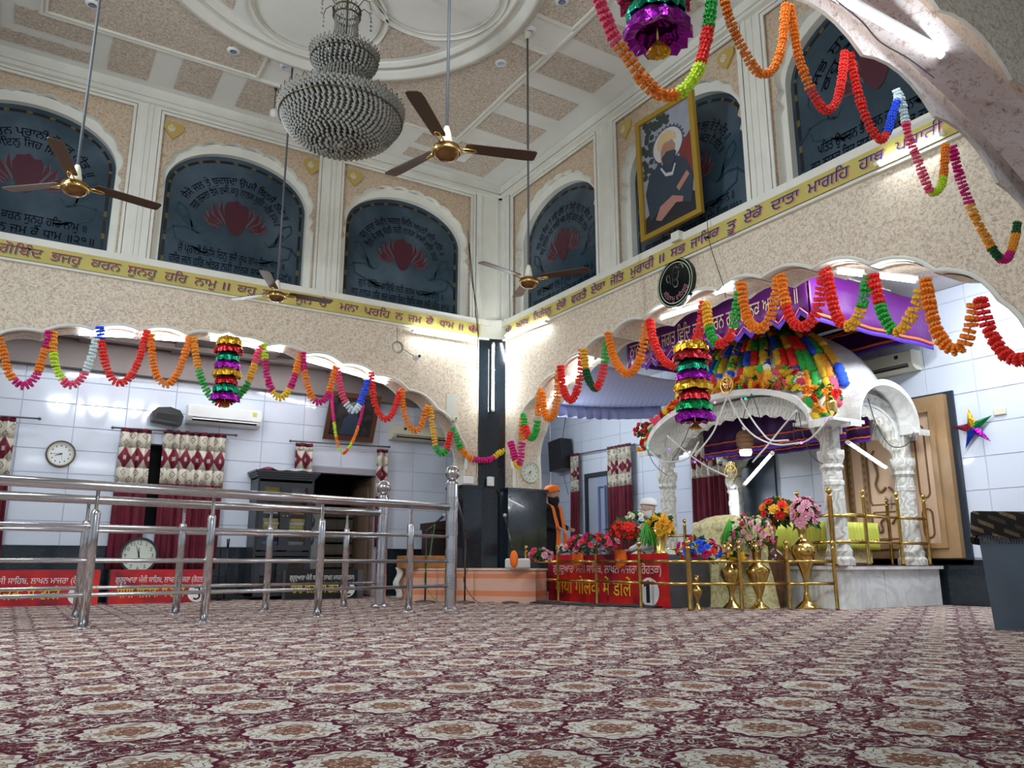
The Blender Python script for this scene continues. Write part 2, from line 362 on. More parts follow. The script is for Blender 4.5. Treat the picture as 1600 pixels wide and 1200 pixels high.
# ============================================================ THE SETTING
XW, YW = 6.33, 10.55            # right and left arcade walls (faces)
YB, XB = 11.95, 9.85            # far walls behind them
CEX, CEY, CEZ = 2.27, 6.85, 6.65
def carpet():
    m = mat('patterned_carpet', (.5, .4, .4), .95); g = NG(m); p, _ = g.pos()
    nz = g.n('ShaderNodeTexNoise'); g.inp(nz.inputs['Vector'], p); nz.inputs['Scale'].default_value = 9; nz.inputs['Detail'].default_value = 3
    mixv = g.n('ShaderNodeVectorMath', operation='MULTIPLY_ADD'); g.inp(mixv.inputs[0], nz.outputs['Color']); mixv.inputs[1].default_value = (.02, .02, 0); g.inp(mixv.inputs[2], p)
    xs = g.n('ShaderNodeSeparateXYZ'); g.inp(xs.inputs[0], mixv.outputs[0]); X, Y = xs.outputs[0], xs.outputs[1]
    def dist(ox, oy, sx=.85, sy=.49):
        u = g.math('DIVIDE', g.math('SUBTRACT', X, ox), sx); v = g.math('DIVIDE', g.math('SUBTRACT', Y, oy), sy)
        du = g.math('MULTIPLY', g.math('SUBTRACT', u, g.math('ROUND', u)), sx); dv = g.math('MULTIPLY', g.math('SUBTRACT', v, g.math('ROUND', v)), sy)
        d = g.math('SQRT', g.math('ADD', g.math('MULTIPLY', du, du), g.math('MULTIPLY', dv, dv))); an = g.math('ARCTAN2', dv, du); return d, an
    d1, a1 = dist(2.085, 1.845); d2, a2 = dist(2.085 + .425, 1.845 + .245); near = g.math('LESS_THAN', d1, d2)
    d = g.math('MINIMUM', d1, d2); an = g.math('ADD', g.math('MULTIPLY', a1, near), g.math('MULTIPLY', a2, g.math('SUBTRACT', 1, near)))
    dw = g.math('ADD', d, g.math('MULTIPLY', g.math('SINE', g.math('MULTIPLY', an, 12)), .008))
    d3, a3 = dist(2.085 + .2125, 1.845 + .1225, .425, .245)
    CR, BU, BR, DK, PK = (.70, .67, .59), (.095, .003, .022), (.27, .115, .065), (.06, .02, .03), (.45, .28, .22)
    n1 = g.noise(mixv.outputs[0], 13, 1, .4, 1.8); n2 = g.noise(p, 24, 1, .5, 1.2); n3 = g.noise(p, 12, 2); n4 = g.noise(p, 19, 2, .5, 1.8)
    lf = g.math('MULTIPLY', g.step(n1, .50, .01), g.math('SUBTRACT', 1, g.step(n1, .575, .01)))
    ground = g.mix(lf, BU, CR); ground = g.mix(g.math('MULTIPLY', g.step(n4, .61, .02), .8), ground, BR); ground = g.mix(g.step(g.math('ABSOLUTE', g.math('SUBTRACT', n4, .46)), .009, .003), CR, ground)
    ground = g.mix(g.math('MULTIPLY', g.step(n2, .63, .02), .8), ground, BU)
    sw = g.math('ADD', d3, g.math('MULTIPLY', g.math('SINE', g.math('MULTIPLY', a3, 7)), .006))
    small = g.ramp(g.math('DIVIDE', sw, .1), [(.0, BR), (.16, DK), (.2, CR), (.38, BR), (.44, CR), (.56, BU)], 'CONSTANT')
    ground = g.mix(g.math('SUBTRACT', 1, g.step(sw, .052, .004)), ground, small)
    med = g.ramp(g.math('DIVIDE', dw, .2), [(.0, PK), (.05, DK), (.09, BR), (.19, CR), (.22, BR), (.32, DK), (.34, CR), (.45, BR), (.47, CR), (.60, DK), (.615, CR), (.72, DK)], 'CONSTANT')
    med = g.mix(g.math('MULTIPLY', g.step(n2, .555, .02), .7), med, BR)
    ground = g.mix(g.math('SUBTRACT', 1, g.step(dw, .162, .003)), ground, BU)
    c = g.mix(g.math('SUBTRACT', 1, g.step(dw, .145, .003)), ground, med)
    g.col(c); fz = g.noise(p, 260, 2); g.bump(fz, .3, .003); g.b.inputs['Specular IOR Level'].default_value = .15; return m
fl = MB(); fl.box(-6, -4, -.12, 16, 16, 0); fl.build('floor', carpet(), kind='structure')

# ---- arcade wall on the left, with three arched windows above
def arch_left(c): return foils(c, 3.58, 1.88, 1.50, 16, .07, peak=.10, ex=.8)
def win_outline(u0, u1, z0, zs, zt, n=10):
    c, a = (u0 + u1) / 2, (u1 - u0) / 2
    f = foils(c, a - .04, zs, zt - zs, n, .045, 5)
    return [(u1, z0), (u1, zs - .32), (u1 - .05, zs - .24), (u1 - .01, zs - .14), (u1 - .07, zs - .06)] + f + [(u0 + .07, zs - .06), (u0 + .01, zs - .14), (u0 + .05, zs - .24), (u0, zs - .32), (u0, z0)]
def panel_wall(name, mp, o, arch, u0, u1, z1, wins, zs0, mats, thick):
    """wall face with the arch notch; the zone above the banner is a separate leaf-fleck field"""
    lo = [(u0, 0)] + ([(arch[-1][0], 0)] + list(reversed(arch)) + [(arch[0][0], 0)]) + [(u1, 0), (u1, zs0), (u0, zs0)]
    m = MB(); m.prism(lo, [], mp, -thick, 0, 0, side=1)
    r = m.build(name, [mats[0], M_CREAM], kind='structure')
    up = MB(); up.prism([(u0, zs0), (u1, zs0), (u1, z1), (u0, z1)], wins, mp, -.30, -.03, 0, side=1); up.build('upper_field', [mats[1], M_CREAM], r)
    return r
WZ0, WZS, WZT = 4.27, 5.46, 6.20
lw = [(-4.0, -1.93), (-1.42, .68), (1.09, 3.18), (3.60, 5.72)]
rw = [(8.04, 10.16), (5.40, 7.52), (2.85, 4.97)]
AL = arch_left(2.12)
wl = panel_wall('wall_left', mY(YW), 0, AL, -4.6, 5.92, CEZ, [win_outline(a, b, WZ0, WZS, WZT) for a, b in lw], 3.98, [M_WALL, M_WUP], .42)
AR = foils(6.52, 3.68, 1.90, 1.56, 14, .085, peak=.04, ex=.8)
wr = panel_wall('wall_right', mX(XW), 0, AR, 1.8, 10.42, CEZ, [win_outline(a, b, WZ0, WZS, WZT) for a, b in rw], 3.98, [M_WALL, M_WUP], .52)
AN = foils(2.27, 3.36, 1.78, 1.50, 12, .10)
nm = MB(); nm.prism([(-4.6, 0), (AN[-1][0], 0)] + list(reversed(AN)) + [(AN[0][0], 0), (6.33, 0), (6.33, CEZ), (-4.6, CEZ)], [], mY(2.2), -.02, 0, 0, side=1)
nm.prism([(u, v) for u, v in [(-4.6, 0), (AN[-1][0], 0)] + list(reversed(AN)) + [(AN[0][0], 0), (6.33, 0), (6.33, 3.9), (-4.6, 3.9)]], [], mY(2.18), .38, .40, 2, side=1)  # camera side gets the darker wallpaper to stand in for its shade
AN2 = [(2.27 + (u - 2.27) * 1.015, 1.78 + (v - 1.78) * 1.03) for u, v in AN]
ins = foils(2.27, 3.36 * 1.03, 1.78, 1.50 * 1.055, 60, 0, 1); ous = foils(2.27, 3.36 * 1.09, 1.78, 1.50 * 1.12, 60, 0, 1)
wn = nm.build('wall_near', [M_ARCHN, M_CREAM, M_WALL], kind='structure')
sf = MB(); sf.prism(ins + list(reversed(ous)), [], lambda u, v, d: (u, 2.2 - d, v), .07, .34, 0, side=0); sf.build('arch_soffit', M_ARCHN, wn)
# cream edge strips following each arch on the hall side, with a raised lip
def lip(arch, mp, name, parent, w=.035, d=.03):
    c0 = (arch[0][0] + arch[-1][0]) / 2; out = []
    for i, p in enumerate(arch):
        a, b = arch[max(i - 1, 0)], arch[min(i + 1, len(arch) - 1)]; t = Vector((b[0] - a[0], b[1] - a[1])); t.normalize()
        n = Vector((t.y, -t.x)); 
        if n.x * (p[0] - c0) + n.y * (p[1] - 1.6) < 0: n = -n
        out.append((p[0] + n.x * w, p[1] + n.y * w))
    m = MB(); N = len(arch); vs = [mp(p[0], p[1], d) for p in arch] + [mp(p[0], p[1], d * .2) for p in out] + [mp(p[0], p[1], 0) for p in arch]
    m.add(vs, [(i, i + 1, N + i + 1, N + i) for i in range(N - 1)] + [(2 * N + i, 2 * N + i + 1, i + 1, i) for i in range(N - 1)], 0, True); m.build(name, M_CREAM, parent)
lip(AL, mY(YW), 'arch_lip', wl); lip(AR, mX(XW), 'arch_lip', wr)
m = MB(); m.box(6.39, 10.185, 1.61, 6.80, 10.21, 1.95); m.build('jamb_panel', M_WALL, wr)
# patterned panels set on each wide soffit
for arch, mp, par in ((AL, mY(YW), wl), (AR, mX(XW), wr)):
    seg = 6; n = (len(arch) - 1) // seg
    for k in range(n):
        pts = arch[k * seg:(k + 1) * seg + 1]; pts = [(pts[0][0] * .8 + pts[1][0] * .2, pts[0][1] * .8 + pts[1][1] * .2)] + pts[1:-1] + [(pts[-1][0] * .8 + pts[-2][0] * .2, pts[-1][1] * .8 + pts[-2][1] * .2)]
        cu = 2.12 if par is wl else 6.52; dp_ = -.35 if par is wl else -.45; dn = [(u + (cu - u) * .004, v - .006) for u, v in pts]
        m = MB(); N = len(dn); m.add([mp(u, v, -.07) for u, v in dn] + [mp(u, v, dp_) for u, v in dn], [(i, i + 1, N + i + 1, N + i) for i in range(N - 1)], 0, True); m.build('soffit_panel', M_WALL, par)
# pilasters, cornice, sill and panel mouldings of the upper wall
def strip(m, mp, u0, v0, u1, v1, d0, d1, mi=0): m.prism(rect(u0, v0, u1, v1), [], mp, d0, d1, mi)
def moulding(parent, mp, u0, u1, z0, z1, d, w=.045):
    m = MB()
    for k, (off, dd) in enumerate(((0, .03), (w, .018))):
        a, b, c2, e = u0 + off, z0, u1 - off, z1 - off
        m.prism([(a, b), (a, e), (c2, e), (c2, b), (c2 - w * .8, b), (c2 - w * .8, e - w * .8), (a + w * .8, e - w * .8), (a + w * .8, b)], [], mp, d, d + dd)
    m.build('panel_moulding', M_CREAM, parent)
def pilaster(parent, mp, u0, u1):
    m = MB(); strip(m, mp, u0, 4.22, u1, 6.44, -.03, .03); m.build('pilaster', M_CREAM, parent)
    m = MB(); w = u1 - u0
    strip(m, mp, u0 + .06, 4.22, u0 + .09, 6.44, .03, .045); strip(m, mp, u1 - .09, 4.22, u1 - .06, 6.44, .03, .045); m.build('pilaster_fillet', M_CREAM, parent)
for a, b in zip([w[1] for w in lw], [w[0] for w in lw[1:]]): pilaster(wl, mY(YW), a + .10, b - .10)
pilaster(wl, mY(YW), 5.84, 6.30)
pilaster(wr, mX(XW), 10.24, 10.52)
for a, b in ((7.52, 8.04), (4.97, 5.40)): pilaster(wr, mX(XW), a + .10, b - .09)
for a, b in lw: moulding(wl, mY(YW), a - .10, b + .10, 4.24, 6.43, 0)
for a, b in rw: moulding(wr, mX(XW), a - .10, b + .10, 4.24, 6.43, 0)
for par, mp, u0, u1 in ((wl, mY(YW), -4.6, 6.30), (wr, mX(XW), 2.2, 10.52)):
    m = MB(); strip(m, mp, u0, 6.46, u1, 6.65, -.03, .06); m.build('cornice', M_CREAM, par)
    m = MB(); strip(m, mp, u0, 6.42, u1, 6.46, -.03, .10); strip(m, mp, u0, 6.50, u1, 6.53, .06, .085); m.build('cornice_moulding', M_CREAM, par)
    m = MB(); strip(m, mp, u0, 4.19, u1, 4.28, -.25, .06); strip(m, mp, u0, 3.955, u1, 3.985, -.02, .05); m.build('sill', M_CREAM, par)
# gold heart-shaped plaques in the spandrels
def heart(cu, cz, s): return [(cu + s * x, cz + s * y) for x, y in ((0, -1.1), (.5, -.55), (.95, 0), (.95, .5), (.6, .8), (.25, .75), (0, .95), (-.25, .75), (-.6, .8), (-.95, .5), (-.95, 0), (-.5, -.55))]
for par, mp, us in ((wl, mY(YW), [1.20, 3.10, 3.75]), (wr, mX(XW), [7.36, 5.56])):
    for u in us:
        m = MB(); m.prism(heart(u, 6.17, .13), [], mp, -.03, .005); h = m.build('gold_plaque', M_GOLDP, par)
        q = MB(); put_text(q, '☬', lambda x, y: mp(u - .07 * (1 if par is wl else -1) + x * (1 if par is wl else -1), 6.12 + y, .009), h=.15); q.build('plaque_emblem', M_CREAM, h)
# corner of the hall: black granite strip with plinths
cn = MB(); cn.prism([(5.92, 10.55), (6.33, 10.42), (6.75, 10.42), (6.75, 10.97), (5.92, 10.97)], [], lambda u, v, d: (u, v, d), 0, 3.98); ct = cn.build('trim_1', M_GRAN, kind='structure')
m = MB(); m.prism([(5.92, 10.55), (6.33, 10.42), (6.75, 10.42), (6.75, 10.97), (5.92, 10.97)], [], lambda u, v, d: (u, v, d), 3.98, 4.3); m.build('corner_block', M_CREAM, ct)
m = MB(); m.prism([(5.62, 10.46), (5.92, 10.42), (5.96, 10.5), (5.96, 11.0), (5.62, 11.0)], [], lambda u, v, d: (u, v, d), 0, 1.60); m.build('granite_plinth', M_GRAN, ct)
m = MB(); m.prism([(5.60, 10.44), (5.94, 10.40), (5.98, 10.5), (5.98, 11.0), (5.60, 11.0)], [], lambda u, v, d: (u, v, d), 1.60, 1.64); m.build('plinth_cap', M_GRAN, ct)
m = MB(); m.prism([(6.21, 10.38), (6.21, 10.14), (6.90, 10.14), (6.90, 10.38)], [], lambda u, v, d: (u, v, d), 0, 1.56); m.build('granite_plinth', M_GRAN, ct)
m = MB(); m.prism([(6.19, 10.40), (6.19, 10.11), (6.92, 10.11), (6.92, 10.40)], [], lambda u, v, d: (u, v, d), 1.56, 1.60); m.build('plinth_cap', M_GRAN, ct)

# ---- painted windows
def glass():
    m = mat('painted_dusk_glass', (.02, .05, .07), .18); g = NG(m); p, _ = g.pos(); n = g.noise(p, 1.1, 4, .5, 0)
    g.col(g.ramp(n, [(.30, (.020, .040, .058)), (.52, (.042, .072, .098)), (.74, (.095, .135, .175))])); g.b.inputs['Specular IOR Level'].default_value = .35; return m
M_GLASS = glass(); M_LOT = mat('dark_red_lotus_paint', (.065, .008, .020), .5); M_LOT2 = mat('pinkish_lotus_paint', (.10, .045, .055), .5); M_LOT3 = mat('grey_lotus_paint', (.09, .08, .10), .5)
M_LEAF = mat('dark_teal_leaf_paint', (.004, .035, .055), .5); M_LET = mat('black_lettering', (.002, .002, .004), .9); MATS['black_lettering'].node_tree.nodes['Principled BSDF'].inputs['Specular IOR Level'].default_value = .1; M_BORD = mat('black_border_paint', (.004, .004, .005), .4); M_BORDY = mat('ochre_border_paint', (.12, .09, .02), .5)
WT = [(None, None, None, None),
      ('ਕਰਨ ਕਾਰਨ ਪ੍ਰਾਨੀ ਡੋਲਤ ਨੀਤ ॥', 'ਭਉ ਨਾਰਾਇਨੁ ਜਿਹ ਸਿਮਰਤ ਗਤਿ', 'ਗੋਬਿੰਦ ਭਜਹੁ ਕਰਨ ਸੁਨਹੁ ਹਰਿ ਨਾਮੁ ॥', 'ਮਨਾ ਪਰਹਿ ਨ ਜਮ ਕੈ ਧਾਮ ॥੨੧॥'),
      ('ਜੈਸੇ ਜਲ ਤੇ ਬੁਦਬੁਦਾ ਉਪਜੈ ਬਿਨਸੈ ਨੀਤ ॥', 'ਜਗ ਰਚਨਾ ਤੈਸੇ ਰਚੀ ਕਹੁ ਨਾਨਕ ਸੁਨਿ ਮੀਤ ॥੨੫॥', 'ਜੋ ਪ੍ਰਾਨੀ ਨਿਸਿ ਦਿਨੁ ਭਜੈ ਰੂਪ ਰਾਮ ਤਿਹ ਜਾਨੁ ॥', 'ਹਰਿ ਜਨ ਹਰਿ ਅੰਤਰੁ ਨਹੀ ਨਾਨਕ ਸਾਚੀ ਮਾਨੁ ॥੨੯॥'),
      ('ਧਨੁ ਦਾਰਾ ਸੰਪਤਿ ਸਗਲ ਜਿਨਿ ਅਪੁਨੀ ਕਰਿ ਮਾਨਿ ॥', 'ਇਨ ਮੈ ਕਛੁ ਸੰਗੀ ਨਹੀ ਨਾਨਕ ਸਾਚੀ ਜਾਨਿ ॥੫॥', 'ਗੁਨ ਗੋਬਿੰਦ ਗਾਇਓ ਨਹੀ ਜਨਮੁ ਅਕਾਰਥ ਕੀਨੁ ॥', 'ਕਹੁ ਨਾਨਕ ਹਰਿ ਭਜੁ ਮਨਾ ਜਿਹ ਬਿਧਿ ਜਲ ਕਉ ਮੀਨੁ ॥੧॥')]
WR = [('ਤਨੁ ਧਨੁ ਜਿਹ ਤੋ ਕਉ ਦੀਓ ਤਾਂ ਸਿਉ ਨੇਹੁ ਨ ਕੀਨ ॥', 'ਕਹੁ ਨਾਨਕ ਨਰ ਬਾਵਰੇ ਅਬ ਕਿਉ ਡੋਲਤ ਦੀਨ ॥੭॥', 'ਸਭ ਸੁਖ ਦਾਤਾ ਰਾਮੁ ਹੈ ਦੂਸਰ ਨਾਹਿਨ ਕੋਇ ॥', 'ਕਹੁ ਨਾਨਕ ਸੁਨਿ ਰੇ ਮਨਾ ਤਿਹ ਸਿਮਰਤ ਗਤਿ ਹੋਇ ॥੯॥'),
      ('ਜਿਹ ਸਿਮਰਤ ਗਤਿ ਪਾਈਐ ਤਿਹ ਭਜੁ ਰੇ ਤੈ ਮੀਤ ॥', 'ਕਹੁ ਨਾਨਕ ਸੁਨੁ ਰੇ ਮਨਾ ਅਉਧ ਘਟਤ ਹੈ ਨੀਤ ॥', 'ਪਾਂਚ ਤਤ ਕੋ ਤਨੁ ਰਚਿਓ ਜਾਨਹੁ ਚਤੁਰ ਸੁਜਾਨ ॥', 'ਕਹੁ ਨਾਨਕ ਜਿਹ ਤੇ ਉਪਜਿਓ ਨਾਨਕ ਲੀਨ ਤਾਹਿ ਮੈ ਮਾਨ ॥੧੧॥'),
      ('ਸਭ ਸੁਖ ਦਾਤਾ ਰਾਮੁ ਹੈ', 'ਕਹੁ ਨਾਨਕ ਸੁਨਿ', 'ਪਤਿਤ ਉਧਾਰਨ ਭੈ ਹਰਨ ਹਰਿ ਅਨਾਥ ਕੇ ਨਾਥ ॥', 'ਕਹੁ ਨਾਨਕ ਤਿਹ ਜਾਨੀਐ ਸਦਾ ਬਸਤੁ ਤੁਮ ਸਾਥ ॥੬॥')]
def window(k, mp, u0, u1, txt, sgn):
    c, a = (u0 + u1) / 2, (u1 - u0) / 2; zs, zt = WZS, WZT; D = -.20
    def P(x, z, d=0.0): return mp(c + sgn * x, z, D + d)
    fr = MB(); o = [(c + a + .02, 4.24), (c + a + .02, zs)] + arc(c, zs, a + .02, 0, 180, 28, zt - zs + .02)[1:] + [(c - a - .02, 4.24)]
    i_ = [(c + a - .09, 4.24), (c + a - .09, zs)] + arc(c, zs, a - .09, 0, 180, 28, zt - zs - .12)[1:] + [(c - a + .09, 4.24)]
    fr.prism(o + list(reversed(i_)), [], mp, D - .04, D + .08); root = fr.build('window_%d' % k, M_CREAM, kind='structure')
    g = MB(); g.prism(i_, [], mp, D - .03, D - .01); pane = g.build('pane', M_GLASS, root)
    # dashed border
    b = MB(); pts = [(1, 4.3 + i * .075) for i in range(16)] + [(cos(radians(t)), None, t) for t in range(0, 181, 4)] + [(-1, 5.43 - i * .075) for i in range(16)]
    path = []
    for p in pts:
        if p[1] is None: path.append(((a - .15) * cos(radians(p[2])), zs + (zt - zs - .20) * sin(radians(p[2]))))
        else: path.append(((a - .15) * p[0], p[1]))
    for i in range(len(path) - 1):
        (x0, z0), (x1, z1) = path[i], path[i + 1]; dx, dz = x1 - x0, z1 - z0; l = math.hypot(dx, dz)
        if l < 1e-4: continue
        nx, nz = -dz / l * .018, dx / l * .018; mi = 0 if i % 4 < 3 else 1
        b.add([P(x0 - nx, z0 - nz, -.006), P(x1 - nx, z1 - nz, -.006), P(x1 + nx, z1 + nz, -.006), P(x0 + nx, z0 + nz, -.006)], [(0, 1, 2, 3)], mi)
    b.build('painted_border', [M_BORD, M_BORDY], pane)
    # lotus
    lo = MB(); lz = 4.98
    def blob(pts, mi, d): lo.add([P(x, lz + z, d) for x, z in pts], [tuple(range(len(pts)))], mi)
    for s in (-1, 1):
        for j, (t, w_) in enumerate(((70, .05), (52, .055), (34, .055), (20, .05))):
            r0, r1 = .10, .42 - j * .015; ca, sa_ = cos(radians(t)), sin(radians(t)) * .95
            q = [(s * (.10 + ca * r0 - sa_ * 0), sa_ * r0 - .02), (s * (.10 + ca * r1 * .7 + sa_ * w_), sa_ * r1 * .7 - ca * w_), (s * (.08 + ca * r1 + .01), sa_ * r1 + .03), (s * (.08 + ca * r1 * .85 - sa_ * w_), sa_ * r1 * .85 + ca * w_)]
            blob(q, [2, 1, 2, 1][j], -.0055 + j * .0003)
            q2 = [(x * .98 - s * .01, z + .03) for x, z in q]; blob([q2[0], q2[1], q2[2]], 0, -.005 + j * .0003)
    blob([(-.07, -.02), (0, -.06), (.07, -.02), (.14, .12), (.17, .32), (.13, .42), (.06, .41), (0, .47), (-.06, .44), (-.13, .43), (-.17, .32), (-.14, .12)], 0, -.003)
    lo.build('painted_lotus', [M_LOT, M_LOT2, M_LOT3], pane)
    lf = MB()
    for s in (-1, 1):
        for pts, w_ in ((((.38, -.02), (.46, -.12), (.55, -.10), (.58, .04), (.66, .22), (.76, .27), (.78, .16), (.64, .0)), .012), (((.48, -.12), (.60, .02), (.66, .10)), .03),
                        (((.46, -.12), (.62, -.06), (.78, -.08), (.86, -.16), (1.0 * (a - .2) / .9, -.22)), .014), (((.80, -.06), (.76, -.24), (.60, -.30), (.40, -.38), (.28, -.36)), .014), (((.55, -.30), (.45, -.36), (.34, -.38)), .03)):
            n = len(pts)
            for i in range(n - 1):
                (x0, z0), (x1, z1) = pts[i], pts[i + 1]; dx, dz = x1 - x0, z1 - z0; l = math.hypot(dx, dz); t0 = w_ * sin(pi * (i + .25) / n); t1 = w_ * sin(pi * (i + 1.25) / n)
                nx, nz = -dz / l, dx / l
                lf.add([P(s * (x0 - nx * t0), lz + z0 - nz * t0, -.004), P(s * (x1 - nx * t1), lz + z1 - nz * t1, -.004), P(s * (x1 + nx * t1), lz + z1 + nz * t1, -.004), P(s * (x0 + nx * t0), lz + z0 + nz * t0, -.004)], [(0, 1, 2, 3)])
    lf.build('painted_leaves', M_LEAF, pane)
    t0, t1, t2, t3 = txt
    if t0:
        for t, R, ang in ((t0, .68, 128), (t1, .53, 140)):
            L = radians(ang) * R; vs, fs, x0, x1, y0, y1 = text_geo(t, .045); sx = L / (x1 - x0); zc = 5.02; m = MB()
            def bend(x, y, R=R, L=L): th = pi / 2 + (L / 2 - x) / R; rr = R + y; return P(rr * cos(th) * 1.05, zc + rr * sin(th) * .98, -.004)
            put_text(m, t, bend, w=L, h=.15, bold=.045); m.build('arched_lettering', M_LET, pane)
        for t, z, wd in ((t2, 4.56, 1.42), (t3, 4.40, 1.62)):
            m = MB(); put_text(m, t, lambda x, y, z=z, wd=wd: P(x - wd / 2, z + y, -.004), w=wd, h=.155, bold=.045); m.build('lettering', M_LET, pane)
    return root
for k, ((a, b), t) in enumerate(zip(lw, WT)): window(k + 1, mY(YW), a, b, t, 1)
for k, ((a, b), t) in enumerate(zip(rw, WR)): window(k + 5, mX(XW), a, b, t, -1)
dk = MB(); dk.box(-4.6, 11.0, 4.0, 6.4, 11.1, 6.65); dk.box(6.9, 1.8, 4.0, 7.0, 10.6, 6.65); dk.build('wall_gallery', M_DARK, kind='structure')

# ---- ceiling
ce = MB(); ce.box(-5.5, 1.6, CEZ, 6.9, 11.0, CEZ + .1); ceil = ce.build('ceiling', M_CEILW, kind='structure')
def cpanel(x0, y0, x1, y1, pts=None):
    m = MB(); o = pts or rect(x0, y0, x1, y1); m.prism(o, [], lambda u, v, d: (u, v, CEZ - d), 0, .012); m.build('ceiling_panel', M_CEILP, ceil)
def cmould(pts, name='ceiling_moulding', w=.05, h=.04, closed=True):
    m = MB(); prof = [(0, 0), (0, h), (w * .5, h), (w * .6, h * .5), (w, h * .5), (w, 0)]; N = len(pts); vs = []
    for i in range(N):
        a, b, c2 = Vector(pts[i - 1]), Vector(pts[i]), Vector(pts[(i + 1) % N]); t1 = (b - a).normalized(); t2 = (c2 - b).normalized()
        n1 = Vector((-t1.y, t1.x)); n2 = Vector((-t2.y, t2.x)); n = (n1 + n2); n = n / max(.3, n.dot(n1)) if n.length > .1 else n1
        for (u, z) in prof: vs.append((b.x + n.x * u, b.y + n.y * u, CEZ - z))
    K = len(prof); fs = []
    for i in range(N):
        j = (i + 1) % N
        for k in range(K - 1): fs.append((i * K + k, j * K + k, j * K + k + 1, i * K + k + 1))
    m.add(vs, fs); m.build(name, M_CREAM, ceil)
IX, IY, BW = 2.62, 2.62, .29          # half sizes of the inner square, half width of the white cross
RM = 2.12
for sx in (-1, 1):                    # four corner fields cut by the medallion
    for sy in (-1, 1):
        a0 = math.degrees(math.asin(BW / RM)); ar = [(RM * cos(radians(t)), RM * sin(radians(t))) for t in [a0 + (90 - 2 * a0) * i / 16 for i in range(17)]]
        pts = [(IX, BW)] + ar + [(BW, IY), (IX, IY)]; pts = [(CEX + sx * x, CEY + sy * y) for x, y in pts]
        if sx * sy < 0: pts.reverse()
        cpanel(0, 0, 0, 0, pts); cmould(pts)
# border fields
y0, y1 = CEY + IY + .07, 10.34
xs = [-1.25, -.46, .33, 1.12, 1.91, 2.72, 3.50]
for x in xs[2:]: cpanel(x, y0, x + .47, y1)
def lfield(sx):
    f = lambda x: CEX + sx * (x - CEX)
    for pts in ([(4.42, y0), (5.22, y0), (5.22, 9.92), (4.42, 9.92)], [(4.42, 10.08), (5.36, 10.08), (5.36, y0), (5.85, y0), (5.85, 10.34), (4.42, 10.34)]):
        pts = [(f(x), y) for x, y in pts]; m = MB(); m.prism(pts if sx > 0 else list(reversed(pts)), [], lambda u, v, d: (u, v, CEZ - d), 0, .012); m.build('ceiling_panel', M_CEILP, ceil)
lfield(1); lfield(-1)
ys = [8.62, 7.83, 7.04, 6.25, 5.46, 4.67, 3.88, 3.09]
for y in ys: cpanel(5.02, y - .0, 5.92, y + .47)
for y in ys: cpanel(-1.38, y, -.48, y + .47)
cmould([(CEX - IX - .05, CEY - IY - .05), (CEX + IX + .05, CEY - IY - .05), (CEX + IX + .05, CEY + IY + .05), (CEX - IX - .05, CEY + IY + .05)][::-1], 'ceiling_frame_moulding')
# medallion
def ringm(r, w_, h, name): 
    m = MB(); n = 64; prof = [(r - w_, CEZ), (r - w_, CEZ - h * .6), (r - w_ * .6, CEZ - h * .6), (r - w_ * .5, CEZ - h), (r + w_ * .2, CEZ - h), (r + w_ * .3, CEZ - h * .5), (r + w_, CEZ - h * .5), (r + w_, CEZ)]
    m.lathe(prof, (CEX, CEY, 0), n, caps=False); return m.build(name, M_CREAM, ceil)
med = MB(); med.lathe([(0, CEZ - .02), (2.05, CEZ - .02), (2.05, CEZ)], (CEX, CEY, 0), 64, smooth=False); med.build('medallion', M_CEILW, ceil)
ringm(2.04, .10, .11, 'medallion_ring'); ringm(1.84, .06, .07, 'medallion_ring')
mp_ = lambda u, v, d: (CEX + u, CEY + v, CEZ - .02 - d)
for k in range(4):
    m = MB(); q = k * 90
    def rot(p, q=q): return (p[0] * cos(radians(q)) - p[1] * sin(radians(q)), p[0] * sin(radians(q)) + p[1] * cos(radians(q)))
    outer = [(1.70 * cos(radians(t)), 1.70 * sin(radians(t))) for t in [30 + 30 * i / 10 for i in range(11)]]
    inn = [(1.0, 1.08), (.92, .98), (.88, .88), (.98, .92), (1.08, 1.0)]
    m.prism([rot(p) for p in outer] + [rot(p) for p in [(.86, 1.30), (.80, 1.02), (.82, .82), (1.02, .80), (1.30, .86)]], [], mp_, 0, .012); m.build('medallion_field', M_CEILP, ceil)
    m = MB(); m.lathe([(.70, 0), (.70, .035), (.74, .035), (.76, .02), (.79, .02), (.79, 0)], (CEX + rot((1.0, 0))[0], CEY + rot((1.0, 0))[1], CEZ - .055), 40, caps=False); m.build('medallion_circle', M_CREAM, ceil)
m = MB(); m.lathe([(.0, -.012), (.42, -.012), (.42, 0)], (CEX, CEY, CEZ - .02), 32, smooth=False); m.build('medallion_field', M_CEILP, ceil)

# ---- near bay above the camera, hall's other upper parts that the lens can see the edge of
m = MB(); m.box(-4.6, -3.5, 3.95, 6.9, 1.8, 4.05); m.build('ceiling_near_bay', mat('dim_bay_ceiling', (.10, .09, .09), .8), kind='structure')

